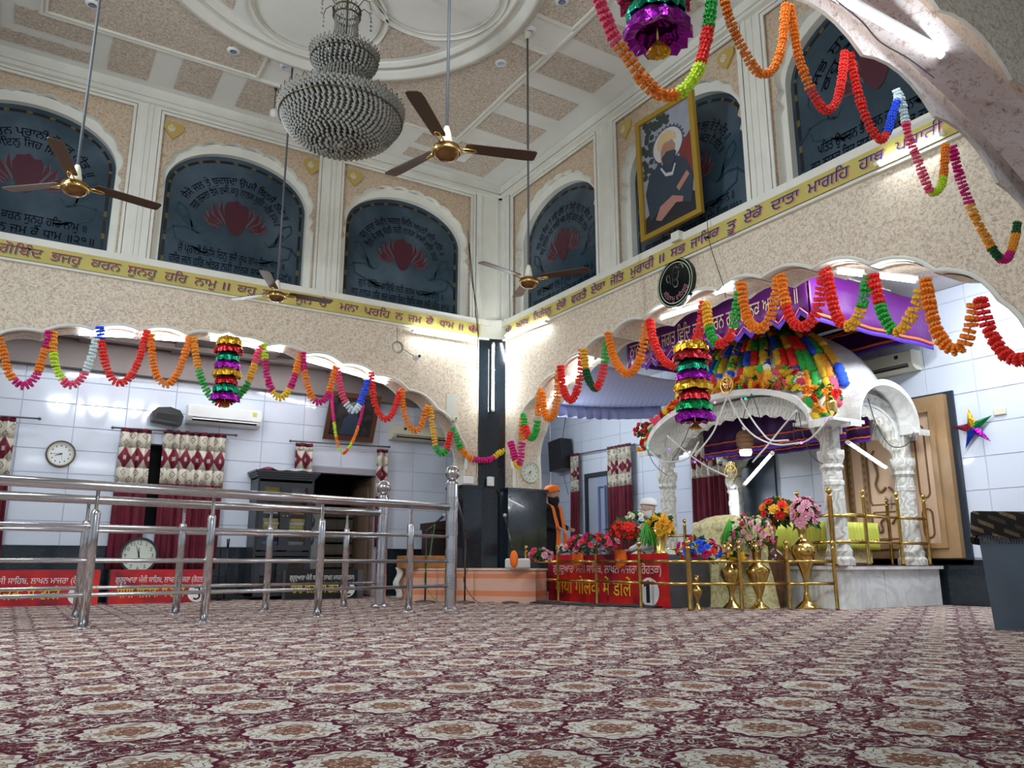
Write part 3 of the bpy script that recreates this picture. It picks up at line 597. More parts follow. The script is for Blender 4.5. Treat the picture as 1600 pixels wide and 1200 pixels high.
# ---- far wall behind the left arcade, tiled
def tilewall(name, mp, u0, u1, z0, z1, tu, tz, skips, off, face=0.0):
    b = MB(); b.prism(rect(u0, 0, u1, 3.9), skips, mp, -.12, -.012); r = b.build(name, M_GROUT, kind='structure')
    cache = {}; v = z0; row = 0
    while v < z1 - .02:
        h = min(tz, z1 - v); u = u0
        while u < u1 - .02:
            w_ = min(tu, u1 - u); rs = [(u, v, u + w_, v + h)]
            for s in skips:
                a0, a1 = min(p[0] for p in s), max(p[0] for p in s); c0, c1 = min(p[1] for p in s), max(p[1] for p in s); nr = []
                for (x0, y0_, x1, y1_) in rs:
                    if x1 <= a0 or x0 >= a1 or y1_ <= c0 or y0_ >= c1: nr.append((x0, y0_, x1, y1_)); continue
                    if x0 < a0: nr.append((x0, y0_, a0, y1_))
                    if x1 > a1: nr.append((a1, y0_, x1, y1_))
                    mx0, mx1 = max(x0, a0), min(x1, a1)
                    if y1_ > c1: nr.append((mx0, c1, mx1, y1_))
                    if y0_ < c0: nr.append((mx0, y0_, mx1, c0))
                rs = nr
            for (x0, y0_, x1, y1_) in rs:
                ww, hh = round(x1 - x0, 3), round(y1_ - y0_, 3)
                if ww < .02 or hh < .02: continue
                key = (ww, hh)
                if key not in cache:
                    t = MB(); g_, bv = .0025, .004
                    vs = [mp(x, y, d) for x, y, d in ((g_, g_, -.012), (ww - g_, g_, -.012), (ww - g_, hh - g_, -.012), (g_, hh - g_, -.012), (g_ + bv, g_ + bv, 0), (ww - g_ - bv, g_ + bv, 0), (ww - g_ - bv, hh - g_ - bv, 0), (g_ + bv, hh - g_ - bv, 0))]
                    t.add(vs, [(4, 5, 6, 7), (0, 1, 5, 4), (1, 2, 6, 5), (2, 3, 7, 6), (3, 0, 4, 7)]); cache[key] = t.mesh('tile', M_TILE, mp(0, 0, 0))
                o = inst('tile', cache[key], r, mp(x0, y0_, 0), rot=(random.uniform(-.0015, .0015), random.uniform(-.0015, .0015), random.uniform(-.001, .001)))
            u += tu
        v += tz; row += 1
    return r
door1 = rect(3.76, 0, 4.86, 1.93); winL = rect(1.22, .95, 2.35, 2.12)
wfl = tilewall('wall_far_left', mY(YB), -3.2, 6.9, .72, 3.05, .62, .31, [door1, winL], 0)
m = MB(); m.box(-3.2, YB - .03, 0, 3.76, YB, .70); m.box(4.86, YB - .03, 0, 6.9, YB, .70); m.build('granite_dado', M_GRAN, wfl)
m = MB(); m.box(-3.2, YB - .035, .70, 3.76, YB, .72); m.box(4.86, YB - .035, .70, 6.9, YB, .72); m.build('dado_cap', M_GRAN, wfl)
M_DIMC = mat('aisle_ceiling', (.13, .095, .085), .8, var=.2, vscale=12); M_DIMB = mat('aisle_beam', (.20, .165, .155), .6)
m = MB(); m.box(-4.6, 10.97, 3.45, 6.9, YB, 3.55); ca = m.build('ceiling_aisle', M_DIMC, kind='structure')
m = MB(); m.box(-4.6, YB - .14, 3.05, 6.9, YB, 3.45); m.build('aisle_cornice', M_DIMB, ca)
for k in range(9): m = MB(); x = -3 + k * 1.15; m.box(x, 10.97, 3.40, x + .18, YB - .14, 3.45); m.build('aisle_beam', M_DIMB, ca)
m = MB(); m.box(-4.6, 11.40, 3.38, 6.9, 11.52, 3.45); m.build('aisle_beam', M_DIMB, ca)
# dark room beyond the door and the recess behind the window
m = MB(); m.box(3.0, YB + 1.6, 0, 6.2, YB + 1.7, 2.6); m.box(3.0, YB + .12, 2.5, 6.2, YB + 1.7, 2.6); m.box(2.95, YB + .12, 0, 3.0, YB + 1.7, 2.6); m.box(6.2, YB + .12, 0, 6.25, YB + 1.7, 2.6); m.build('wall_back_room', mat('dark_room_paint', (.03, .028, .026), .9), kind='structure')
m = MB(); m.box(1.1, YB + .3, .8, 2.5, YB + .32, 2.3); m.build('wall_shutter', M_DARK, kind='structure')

# ---- room behind the right arcade: tiled far wall and side wall
rdoor = rect(12.28, .0, 12.98, 2.22); rwin = rect(9.30, .0, 10.28, 2.5)
wfr = tilewall('wall_far_right', mX(XB), 2.6, 14.3, .56, 3.95, .62, .40, [rdoor], 0)
m = MB(); m.box(XB - .03, 2.6, 0, XB, 12.28, .54); m.box(XB - .03, 12.98, 0, XB, 14.3, .54); m.build('granite_dado', M_GRAN, wfr)
ws = tilewall('wall_side_right', mY(14.3), 6.9, 9.85, .0, 3.95, .62, .40, [], 0)
m = MB(); m.box(6.75, 11.0, 0, 6.9, 14.4, 3.95); m.build('wall_side_left', M_CREAM, kind='structure')
m = MB(); m.box(6.9, 2.4, 0, 9.95, 2.6, 4.0); m.build('wall_side_near', M_TILE, kind='structure')
m = MB(); m.box(6.75, 2.4, 3.95, 10.0, 14.4, 4.05); cr = m.build('ceiling_sanctum', mat('sanctum_ceiling', (.62, .62, .62), .7), kind='structure')
for (x0, y0_, x1, y1_) in ((7.2, 3.2, 9.3, 5.2), (7.2, 5.7, 9.3, 8.8), (7.2, 9.3, 9.3, 12.0)):
    m = MB(); m.box(x0, y0_, 3.93, x1, y1_, 3.95); m.build('ceiling_panel', M_CEILP, cr)
m = MB(); m.box(XB + .02, 12.1, 0, XB + .04, 13.1, 2.4); m.build('door_2', mat('pale_blue_door', (.40, .45, .55), .5), kind='structure')
# ============================================================ TUBE LAMPS
def tube_lamp(a, b, label, r=.016, nrm=(0, 0, 1), m=None, group=None):
    a, b = Vector(a), Vector(b); n = Vector(nrm).normalized(); t = thing('tube_light', (a + b) / 2, label, 'lamp', group)
    h = MB(); h.tube([a + n * .04, b + n * .04], .02, 6, smooth=False); h.build('batten', M_BATT, t)
    g = MB(); g.tube([a, b], r, 8); g.build('tube', m or M_TUBE, t)
    for p in (a, b): e = MB(); d = (b - a).normalized() * .02; e.tube([p - d, p + d], r + .006, 8); e.build('end_cap', M_BATT, t)
    return t
tube_lamp(onY(645, 517, 10.42), onY(742, 533, 10.42), 'lit tube lamp on the speckled wall left of the corner, under the yellow banner', nrm=(0, 1, 0))
tube_lamp(onX(790, 525, 6.24), onX(853, 502, 6.24), 'lit tube lamp on the speckled wall right of the corner, under the yellow banner', nrm=(1, 0, 0))
tube_lamp(onX(1370, 256, 6.24), onX(1472, 209, 6.24), 'lit tube lamp under the banner beside the big near arch', nrm=(1, 0, 0))
ca_ = onY(770, 540, 10.38); tube_lamp((ca_.x, 10.36, 3.86), (ca_.x, 10.36, 2.80), 'upright lit tube lamp in the black corner of the hall', nrm=(.3, 1, 0))
def soffit_pt(arch, u, mp, d, inset=.05):
    best = min(range(len(arch)), key=lambda i: abs(arch[i][0] - u)); lo = [p for p in arch]
    # interpolate
    for p, q in zip(arch, arch[1:]):
        if (p[0] - u) * (q[0] - u) <= 0 and p[0] != q[0]: t = (u - p[0]) / (q[0] - p[0]); v = p[1] + (q[1] - p[1]) * t; return mp(u, v - inset, d)
    return mp(u, arch[best][1] - inset, d)
L = mY(YW)
for u0, u1, lab in ((.38, 1.02, 'left one of the pair near the blue garland'), (1.08, 1.62, 'right one of the pair near the blue garland'), (1.9, 2.9, 'beside the hanging foil tower'), (3.2, 4.45, 'on the arch\'s right slope')):
    tube_lamp(soffit_pt(AL, u0, L, -.14), soffit_pt(AL, u1, L, -.14), 'lit tube lamp under the left arch, ' + lab, nrm=(0, 0, 1), m=M_TUBE2)
R = mX(XW)
for a, b, lab in ((onX(845, 645, 6.62), onX(871, 612, 6.62), 'lowest on its left side'), (onX(880, 604, 6.62), onX(930, 560, 6.62), 'on its left slope'), (onX(1032, 498, 6.40), onX(1094, 478, 6.40), 'below the round black plaque'),
                  (onX(1116, 459, 6.40), onX(1148, 450, 6.40), 'short one right of the plaque'), (onX(1308, 425, 6.46), onX(1352, 430, 6.46), 'left one of the two at its top right'), (onX(1372, 432, 6.46), onX(1436, 440, 6.46), 'right one of the two at its top right')):
    tube_lamp(a, b, 'lit tube lamp under the right arch, ' + lab, nrm=(.3, 0, 1), m=M_TUBE2)
na, nb = onY(1290, -12, 1.98), onY(1474, 88, 1.98); tube_lamp(na, nb, 'lit tube lamp on the flecked soffit of the near arch', r=.014, nrm=(.4, 0, 1), m=mat('lit_tube_near', (1, 1, 1), .5, emit=9, ecol=(.9, .95, 1)))

# ============================================================ BANNERS AND SIGNS
def banner_mat(n, base):
    m = mat(n, base, .6); g = NG(m); p, _ = g.pos(); v = g.noise(p, 3.5, 4, .6); g.col(g.mix(g.step(v, .5, .2), base, tuple(x * .8 for x in base))); return m
M_BAN = banner_mat('yellow_banner_cloth', (.60, .50, .13)); M_MAR = mat('maroon_lettering', (.30, .012, .03), .6); M_NAVY = mat('navy_lettering', (.02, .022, .10), .6)
M_SHW = mat('white_letter_outline', (.72, .74, .66), .6); M_SHG = mat('green_letter_shadow', (.10, .22, .12), .6)
def word_banner(name, label, mp, u0, u1, z0, z1, words, sgn, mcol, sh):
    b = MB(); b.prism(rect(min(u0, u1), z0, max(u0, u1), z1), [], mp, .062, .07); r = b.build(name, M_BAN, None, label, 'banner')
    h = z1 - z0
    for t, ua, ub in words:
        wd = abs(ub - ua); z = z0 + h * .24; hh = h * .82
        s2 = MB(); put_text(s2, t, lambda x, y: mp(ua + sgn * (x + .014 + y * .12), z + y - .012, .0735), w=wd, h=hh, bold=.02); s2.build('word_shadow', sh, r)
        s1 = MB(); put_text(s1, t, lambda x, y: mp(ua + sgn * (x - .004 + y * .12), z + y, .0755), w=wd, h=hh, bold=.045); s1.build('word_outline', M_SHW, r)
        m = MB(); put_text(m, t, lambda x, y: mp(ua + sgn * (x + y * .12), z + y, .0775), w=wd, h=hh, bold=.02); m.build('word', mcol, r)
    return r
def ux(x, y): return onY(x, y, YW - .07).x
def uy(x, y): return onX(x, y, XW - .07).y
lwords = [('ਜਪੁ', -1.1, -.75), ('ਗੋਬਿੰਦ', ux(-5, 395), ux(64, 402)), ('ਭਜਹੁ', ux(77, 405), ux(125, 412)), ('ਕਰਨ', ux(140, 415), ux(187, 420)), ('ਸੁਨਹੁ', ux(197, 425), ux(243, 430)), ('ਹਰਿ', ux(255, 435), ux(291, 440)), ('ਨਾਮੁ', ux(302, 442), ux(337, 448)), ('॥', ux(347, 450), ux(357, 452)),
          ('ਕਹੁ', ux(369, 452), ux(399, 456)), ('ਨਾਨਕ', ux(408, 460), ux(448, 466)), ('ਸੁਨ', ux(460, 470), ux(486, 474)), ('ਰੇ', ux(497, 476), ux(510, 478)), ('ਮਨਾ', ux(529, 482), ux(558, 486)), ('ਪਰਹਿ', ux(567, 488), ux(608, 494)), ('ਨ', ux(616, 495), ux(628, 498)), ('ਜਮ', ux(636, 500), ux(657, 503)), ('ਕੈ', ux(664, 504), ux(676, 506)), ('ਧਾਮ', ux(685, 507), ux(708, 510)), ('॥', ux(716, 512), ux(722, 513)), ('☬', ux(731, 513), ux(745, 516))]
word_banner('banner', 'long yellow banner with maroon script along the left wall', mY(YW), -1.4, ux(750, 515), 3.985, 4.185, lwords, 1, M_MAR, M_SHG)
rwords = [('☬', uy(791, 512), uy(799, 508)), ('ਅਲਖ', uy(806, 504), uy(826, 496)), ('ਨਿਰੰਜਨੁ', uy(833, 492), uy(861, 480)), ('ਏਕੋ', uy(869, 476), uy(884, 470)), ('ਵਰਤੈ', uy(892, 466), uy(916, 455)), ('ਏਕਾ', uy(923, 450), uy(945, 442)), ('ਜੋਤਿ', uy(953, 438), uy(974, 428)), ('ਮੁਰਾਰੀ', uy(984, 420), uy(1021, 405)), ('॥', uy(1030, 400), uy(1037, 397)),
          ('ਸਭ', uy(1047, 390), uy(1070, 380)), ('ਜਾਚਿਕ', uy(1078, 375), uy(1123, 355)), ('ਤੂ', uy(1135, 348), uy(1149, 342)), ('ਏਕੋ', uy(1161, 335), uy(1190, 322)), ('ਦਾਤਾ', uy(1203, 312), uy(1247, 292)), ('ਮਾਗਹਿ', uy(1260, 285), uy(1325, 258)), ('ਹਾਥ', uy(1340, 250), uy(1380, 232)), ('ਪਸਾਰੀ', uy(1397, 222), uy(1470, 188))]
word_banner('banner', 'long yellow banner with navy script along the right wall', mX(XW), uy(789, 510), 2.6, 3.985, 4.185, rwords, -1, M_NAVY, mat('pink_letter_shadow', (.5, .2, .2), .6))
# round plaque
pc = (6.50, 3.72); P_ = lambda x, z, d: (XW - d, pc[0] - x, pc[1] + z)
b = MB(); b.prism([(pc[0] + .30 * cos(t * pi / 24), pc[1] + .30 * sin(t * pi / 24)) for t in range(48)], [], mX(XW), .0, .05); pq = b.build('round_plaque', mat('black_gloss_board', (.004, .004, .006), .15), None, 'round black plaque with pale outlined emblem on the speckled right wall', 'plaque')
M_PALE = mat('pale_green_paint', (.50, .62, .42), .5)
for r_ in (.285, .248):
    m = MB(); N = 48; m.add([P_((r_ + k) * cos(2 * pi * t / N), (r_ + k) * sin(2 * pi * t / N), .052) for k in (-.005, .005) for t in range(N)], [(t, (t + 1) % N, N + (t + 1) % N, N + t) for t in range(N)]); m.build('painted_ring', M_PALE, pq)
m = MB(); put_text(m, 'ੴ', lambda x, y: P_(x - .14, y - .06, .052), w=.29, h=.30, bold=.035); m.build('emblem_outline', M_PALE, pq)
m = MB(); put_text(m, 'ੴ', lambda x, y: P_(x - .133, y - .055, .054), w=.276, h=.29, bold=-.002); m.build('emblem', M_BLACK, pq)
m = MB(); R0 = .20; Lg = .48
put_text(m, 'ਸਤਿਨਾਮੁ ਵਾਹਿਗੁਰੂ', lambda x, y: P_((R0 - y + .02) * sin((x - Lg / 2) / R0), -(R0 - y + .02) * cos((x - Lg / 2) / R0), .052), w=Lg, h=.085, bold=.01); m.build('lettering', mat('pink_paint', (.40, .18, .24), .5), pq)

# ============================================================ GARLANDS
def flower_mesh(c, n=10):
    m = MB(); vs = [(0, 0, .16)]; 
    for k in range(2 * n): a = pi * k / n; r = .5 if k % 2 else .40; vs.append((r * cos(a), r * sin(a), .13 if k % 2 else -.02))
    for k in range(2 * n): a = pi * (k + .5) / n; r = .47 if k % 2 else .36; vs.append((r * cos(a), r * sin(a), -.14))
    vs.append((0, 0, -.18)); N = 2 * n; fs = [(0, 1 + k, 1 + (k + 1) % N) for k in range(N)] + [(1 + (k + 1) % N, 1 + k, 1 + N + k, 1 + N + (k + 1) % N) for k in range(N)] + [(2 * N + 1, 1 + N + (k + 1) % N, 1 + N + k) for k in range(N)]
    m.add(vs, fs); return m.mesh('flower_' + c, fmat(c), (0, 0, 0))
FM = {c: flower_mesh(c) for c in FCOL}
def smooth(pts, per=12):
    P = [pts[0] * 2 - pts[1]] + pts + [pts[-1] * 2 - pts[-2]]; out = []
    for i in range(1, len(P) - 2):
        for k in range(per):
            t = k / per; a, b, c, d = P[i - 1], P[i], P[i + 1], P[i + 2]
            out.append(.5 * ((2 * b) + (c - a) * t + (2 * a - 5 * b + 4 * c - d) * t * t + (3 * b - a - 3 * c + d) * t ** 3))
    out.append(pts[-1]); return out
def resample(path, step):
    out = [path[0].copy()]; acc = 0; 
    for a, b in zip(path, path[1:]):
        l = (b - a).length
        while acc + l >= step and l > 1e-9:
            a = a + (b - a) * ((step - acc) / l); out.append(a.copy()); l = (b - a).length; acc = 0
        acc += l
    return out
WIRE_T = mat('garland_string', (.35, .38, .2), .8)
def garland(pts3, segs, label, size, gap=.44, group='plastic flower garlands on the arches', name='flower_garland'):
    path = smooth(pts3); fl_ = resample(path, size * gap); r = thing(name, pts3[0], label, 'garland', group)
    s = MB(); s.tube(path[::4] + [path[-1]], size * .06, 4); s.build('string', WIRE_T, r); n = len(fl_)
    for i, p in enumerate(fl_):
        t = i / max(1, n - 1); c = next(c for e, c in segs if t <= e + 1e-6); q = fl_[min(i + 1, n - 1)] - fl_[max(i - 1, 0)]
        eu = q.to_track_quat('Z', 'X').to_euler(); eu.rotate_axis('X', random.uniform(-.22, .22)); eu.rotate_axis('Y', random.uniform(-.22, .22)); eu.rotate_axis('Z', random.uniform(0, .6))
        inst('flower', FM[c], r, p, eu, size * random.uniform(.9, 1.1))
    return r
def swag(plane, px, segs, label, size, **k): return garland([plane(*q) for q in px], segs, label, size, **k)
GL = lambda x, y: onY(x, y, YW - .10)
GR = lambda x, y: onX(x, y, XW - .10)
GN = lambda x, y: onY(x, y, 2.27)
for px, segs, lab in (
    ([(0, 530), (8, 560), (14, 583), (35, 603), (55, 590), (66, 560), (74, 535), (78, 515)], [(.36, 'orange'), (.62, 'magenta'), (.86, 'orange'), (1, 'magenta')], 'orange and magenta garland loop at the far left of the left arch'),
    ([(84, 520), (83, 545), (88, 575), (102, 598), (113, 602), (130, 588), (142, 560), (150, 530)], [(.18, 'amber'), (.45, 'lime'), (.68, 'pink'), (1, 'white')], 'lime, pink and white garland loop under the left arch'),
    ([(156, 512), (158, 530), (164, 565), (175, 592), (188, 599), (204, 588), (218, 560), (226, 530), (231, 515)], [(.10, 'blue'), (1, 'red')], 'red garland loop with a blue top flower, left arch'),
    ([(236, 525), (238, 555), (244, 585), (258, 601), (272, 592), (285, 565), (293, 540), (298, 523)], [(1, 'orange')], 'all-orange garland loop left of the foil tower, left arch'),
    ([(302, 528), (307, 560), (314, 590), (326, 615), (345, 631), (365, 625), (384, 605), (396, 575), (403, 552), (410, 540)], [(.20, 'amber'), (.45, 'green'), (.62, 'red'), (.74, 'green'), (.88, 'gold'), (1, 'pink')], 'long many-coloured garland loop behind the foil tower'),
    ([(411, 540), (414, 560), (418, 590), (426, 612), (438, 622), (450, 612), (460, 590), (466, 565), (469, 552)], [(.12, 'lime'), (.42, 'magenta'), (.66, 'yellow'), (.82, 'magenta'), (1, 'orange')], 'yellow-bottomed magenta garland loop right of the foil tower'),
    ([(473, 552), (475, 575), (480, 600), (488, 622), (500, 629), (512, 618), (519, 595), (525, 572)], [(.18, 'magenta'), (.50, 'orange'), (.74, 'magenta'), (1, 'orange')], 'orange and magenta garland loop second right of the foil tower'),
    ([(527, 576), (531, 600), (536, 620), (545, 636), (554, 642), (562, 632), (569, 612), (575, 595)], [(.42, 'pink'), (.68, 'white'), (1, 'blue')], 'pink, white and blue garland loop on the left arch'),
    ([(580, 583), (582, 605), (586, 632), (595, 650), (605, 655), (614, 645), (621, 625), (625, 610)], [(1, 'red')], 'red garland loop on the right slope of the left arch'),
    ([(628, 608), (630, 635), (637, 662), (648, 673), (658, 666), (664, 645), (669, 634)], [(1, 'orange')], 'orange garland loop on the right slope of the left arch'),
    ([(672, 636), (675, 660), (679, 685), (681, 700), (690, 709), (698, 702), (702, 685), (705, 672)], [(.52, 'gold'), (.74, 'green'), (1, 'red')], 'gold, green and red garland loop low on the left arch'),
    ([(707, 670), (713, 682), (718, 697), (726, 708), (735, 716), (750, 719), (766, 718), (780, 708), (796, 698)], [(.26, 'green'), (.45, 'orange'), (.74, 'magenta'), (1, 'yellow')], 'garland strand crossing the black corner between the two arches')):
    swag(GL, px, segs, lab, .098)
for px, segs, lab in (
    ([(798, 692), (802, 705), (806, 722), (810, 728), (814, 715), (815, 700), (816, 688)], [(.38, 'magenta'), (.62, 'yellow'), (1, 'magenta')], 'small magenta and yellow garland loop beside the pier clock'),
    ([(816, 686), (816, 665), (818, 650), (820, 665), (826, 682), (832, 684), (838, 672), (840, 655)], [(.30, 'orange'), (.46, 'green'), (.72, 'red'), (1, 'green')], 'small orange, red and green garland loop low on the right arch'),
    ([(841, 648), (842, 625), (846, 612), (850, 640), (857, 654), (867, 645), (871, 615), (873, 580)], [(1, 'orange')], 'small orange garland loop at the left foot of the right arch'),
    ([(876, 573), (879, 600), (885, 620), (893, 625), (901, 612), (907, 585), (910, 548)], [(1, 'red')], 'small deep red garland loop on the left side of the right arch'),
    ([(912, 548), (915, 575), (920, 595), (930, 607), (938, 595), (944, 570), (948, 535)], [(.22, 'gold'), (.52, 'dkgreen'), (.78, 'red'), (1, 'green')], 'dark green and red garland loop on the left side of the right arch'),
    ([(950, 522), (957, 552), (967, 573), (981, 584), (995, 572), (1004, 545), (1010, 505)], [(1, 'orange')], 'orange garland loop just left of the purple canopy'),
    ([(1015, 502), (1022, 535), (1037, 563), (1058, 572), (1078, 555), (1092, 520), (1100, 472)], [(1, 'red')], 'red garland loop across the left of the purple canopy'),
    ([(1103, 475), (1106, 500), (1110, 520), (1117, 534), (1130, 537), (1143, 520), (1150, 490), (1155, 452)], [(.22, 'gold'), (.44, 'green'), (.68, 'red'), (1, 'green')], 'gold, green and red garland loop under the round plaque'),
    ([(1158, 444), (1163, 480), (1172, 505), (1187, 514), (1202, 500), (1211, 465), (1217, 430)], [(1, 'orange')], 'orange garland loop in front of the canopy lettering'),
    ([(1220, 432), (1226, 465), (1232, 490), (1245, 509), (1262, 508), (1277, 485), (1283, 450), (1287, 420)], [(.25, 'orange'), (1, 'red')], 'orange and red garland loop over the dome top'),
    ([(1291, 422), (1298, 460), (1308, 495), (1322, 510), (1338, 500), (1350, 465), (1358, 428)], [(.55, 'red'), (.78, 'gold'), (1, 'green')], 'red, gold and green garland loop at the right edge of the canopy'),
    ([(1364, 432), (1372, 465), (1381, 495), (1397, 517), (1412, 512), (1430, 480), (1440, 448)], [(.26, 'red'), (.58, 'green'), (1, 'gold')], 'red, green and gold garland loop on the right side of the right arch'),
    ([(1446, 438), (1453, 480), (1465, 520), (1485, 545), (1505, 540), (1518, 505), (1524, 470)], [(1, 'orange')], 'large orange garland loop at the right of the right arch'),
    ([(1532, 470), (1540, 500), (1553, 530), (1572, 555), (1590, 562), (1625, 560)], [(1, 'red')], 'large deep red garland leaving the photo at right')):
    swag(GR, px, segs, lab, .112)
for px, segs, lab, sz in (
    ([(930, -30), (938, 5), (950, 35), (960, 60), (985, 95), (1010, 130), (1035, 148), (1062, 145), (1086, 118), (1098, 85), (1106, 45), (1112, -5)], [(.22, 'pink'), (.50, 'orange'), (.70, 'lime'), (.86, 'red'), (1, 'green')], 'big many-coloured garland loop around the near foil lantern', .062),
    ([(1130, -8), (1140, 30), (1160, 75), (1185, 113), (1208, 108), (1222, 70), (1226, 25), (1228, 5)], [(1, 'orange')], 'big orange garland loop at the top of the photo', .050),
    ([(1234, 12), (1240, 45), (1247, 85), (1258, 118), (1272, 150), (1290, 172), (1306, 160), (1315, 125), (1320, 78)], [(.42, 'orange'), (1, 'red')], 'big orange and red garland loop on the near arch', .050),
    ([(1328, 85), (1335, 120), (1345, 160), (1358, 195), (1375, 218), (1387, 205), (1394, 180), (1403, 152), (1400, 140)], [(.62, 'red'), (.92, 'blue'), (1, 'white')], 'big red and blue garland loop on the near arch', .050),
    ([(1406, 150), (1413, 180), (1420, 215), (1432, 245), (1443, 275), (1455, 300), (1470, 292), (1475, 265), (1477, 225)], [(.16, 'white'), (.56, 'pink'), (.78, 'lime'), (1, 'orange')], 'big white, pink and lime garland loop on the near arch', .050),
    ([(1488, 230), (1498, 270), (1508, 300), (1524, 340), (1540, 370), (1557, 398), (1573, 405), (1585, 375), (1590, 345)], [(.30, 'magenta'), (.55, 'amber'), (.64, 'dkgreen'), (.78, 'magenta'), (.92, 'amber'), (1, 'dkgreen')], 'big magenta, amber and dark green garland loop at the right edge', .056)):
    swag(GN, px, segs, lab, sz, group='large garland loops on the near arch')
# foil towers
def foil_tower(top, h, wd, tiers, label):
    t = thing('foil_tower', top, label, 'decoration'); n = len(tiers); z = top[2]; th = h / (n + .9)
    s = MB(); s.tube([top, (top[0], top[1], z - h)], wd * .02, 5); s.build('string', M_GOLD, t)
    for i, c in enumerate(tiers):
        zz = z - th * (i + .15); m = MB(); N = 28; vs = []; w_ = wd * (.44 + .06 * ((i + 1) % 3))
        for (rk, dz) in ((.15, .12), (.75, 0), (1.0, -.45), (.98, -.95), (.7, -.85)):
            for k in range(N): a = 2 * pi * k / N; rr = w_ * rk * (1 + .10 * (k % 2) * (rk > .7) + random.uniform(-.05, .05)); vs.append((top[0] + rr * cos(a), top[1] + rr * sin(a), zz + th * (dz + random.uniform(-.10, .10) - .12 * (k % 2) * (rk > .9))))
        m.add(vs, [(r_ * N + k, r_ * N + (k + 1) % N, (r_ + 1) * N + (k + 1) % N, (r_ + 1) * N + k) for r_ in range(4) for k in range(N)]); m.build('foil_tier', foil(c), t)
    m = MB(); zz = z - th * n - th * .2
    for k in range(12): a = 2 * pi * k / 12; rr = wd * .2; m.add([(top[0], top[1], zz), (top[0] + rr * cos(a), top[1] + rr * sin(a), zz - th * .7), (top[0] + rr * cos(a + .5), top[1] + rr * sin(a + .5), zz - th * .75)], [(0, 1, 2)])
    m.build('foil_tassel', foil('gold'), t); return t
foil_tower(GL(356, 530) + Vector((0, -.12, 0)), .92, .30, ['gold', 'red', 'teal', 'purple', 'gold', 'red', 'teal', 'purple'], 'foil tower of coloured tiers hanging from the peak of the left arch')
foil_tower(GR(1090, 535) + Vector((-.1, 0, 0)), .98, .36, ['gold', 'red', 'teal', 'purple', 'gold', 'red', 'green', 'purple'], 'foil tower of coloured tiers hanging before the marble shrine')
nt_ = onY(1022, -60, 2.45); foil_tower(nt_, .50, .30, ['gold', 'pink', 'teal', 'purple'], 'large foil lantern hanging at the very top of the photo')

# ============================================================ CEILING FANS
def make_fan(loc, rz, label):
    t = thing('ceiling_fan', (0, 0, 0), label, 'fan', 'ceiling fans on long rods')
    m = MB(); m.lathe([(.001, -.075), (.05, -.072), (.085, -.05), (.10, -.02), (.105, .0), (.10, .02), (.07, .04), (.03, .05)], (0, 0, 0), 24); m.build('motor', M_BRONZE, t)
    m = MB(); m.lathe([(.101, -.028), (.108, -.02), (.108, -.008), (.103, -.002)], (0, 0, 0), 24, caps=False); m.build('trim_ring', M_GOLD, t)
    m = MB(); m.lathe([(.035, .05), (.045, .07), (.03, .15), (.018, .19)], (0, 0, 0), 14); m.build('rod_cover', M_IVORY, t)
    m = MB(); m.tube([(0, 0, .1), (0, 0, CEZ - loc[2] - .06)], .012, 6); m.build('rod', M_GREYROD, t)
    m = MB(); m.lathe([(.06, CEZ - loc[2]), (.055, CEZ - loc[2] - .04), (.02, CEZ - loc[2] - .09)], (0, 0, 0), 14); m.build('ceiling_cup', M_IVORY, t)
    for k in range(3):
        a = 2 * pi * k / 3; ca, sa_ = cos(a), sin(a); f = lambda x, y, z: (x * ca - y * sa_, x * sa_ + y * ca, z)
        b = MB(); pr = [(.14, -.045, .010), (.17, -.055, .012), (.60, -.062, .004), (.665, -.058, .003), (.68, -.04, .002), (.68, .04, -.010), (.665, .055, -.012), (.60, .06, -.012), (.17, .05, -.006), (.14, .04, -.004)]
        b.add([f(x, y, z + .034 + x * .04) for x, y, z in pr] + [f(x, y, z + .028 + x * .04) for x, y, z in pr], [tuple(range(10)), tuple(range(19, 9, -1))] + [(i, (i + 1) % 10, 10 + (i + 1) % 10, 10 + i) for i in range(10)]); bl = b.build('blade', M_BROWN, t)
        c = MB(); c.tube([f(.085, -.012, .015), f(.14, -.02, .02), f(.21, -.016, .024), f(.225, 0, .024), f(.21, .016, .020), f(.14, .02, .016), f(.085, .012, .012)], .006, 6); c.build('blade_bracket', M_GOLD, bl)
    t.location = loc; t.rotation_euler[2] = rz; return t
M_BRONZE = mat('bronze_motor', (.26, .14, .05), .22, .9)
def px_of(p):
    v = Vector(p) - CAM; z = v.dot(FW); return CX + F * v.dot(RT) / z, CY - F * v.dot(UPV) / z
def fan_at(hx, hy, X, Y, tips, label):
    z = onD(hx, hy, X * FH.x + Y * FH.y).z; c = Vector((X, Y, z))
    def err(a):
        ps = [px_of(c + Vector((.68 * cos(a + j * 2 * pi / 3), .68 * sin(a + j * 2 * pi / 3), .05))) for j in range(3)]
        return min(sum(math.hypot(ps[(j + k) % 3][0] - tips[j][0], ps[(j + k) % 3][1] - tips[j][1]) for j in range(3)) for k in range(3))
    def err2(a):
        ps = [px_of(c + Vector((.68 * cos(a + j * 2 * pi / 3), .68 * sin(a + j * 2 * pi / 3), .05))) for j in range(3)]
        return sum(min(math.hypot(p[0] - q[0], p[1] - q[1]) for p in ps) for q in tips)
    return make_fan(c, min([k * pi / 180 for k in range(120)], key=err2), label)
fan_at(141, 292, .10, 6.89, ((100, 197), (287, 324), (10, 296)), 'brown three-blade ceiling fan at the left of the photo')
fan_at(703, 235, 2.35, 4.70, ((640, 121), (852, 241), (605, 277)), 'large brown three-blade ceiling fan right of the chandelier')
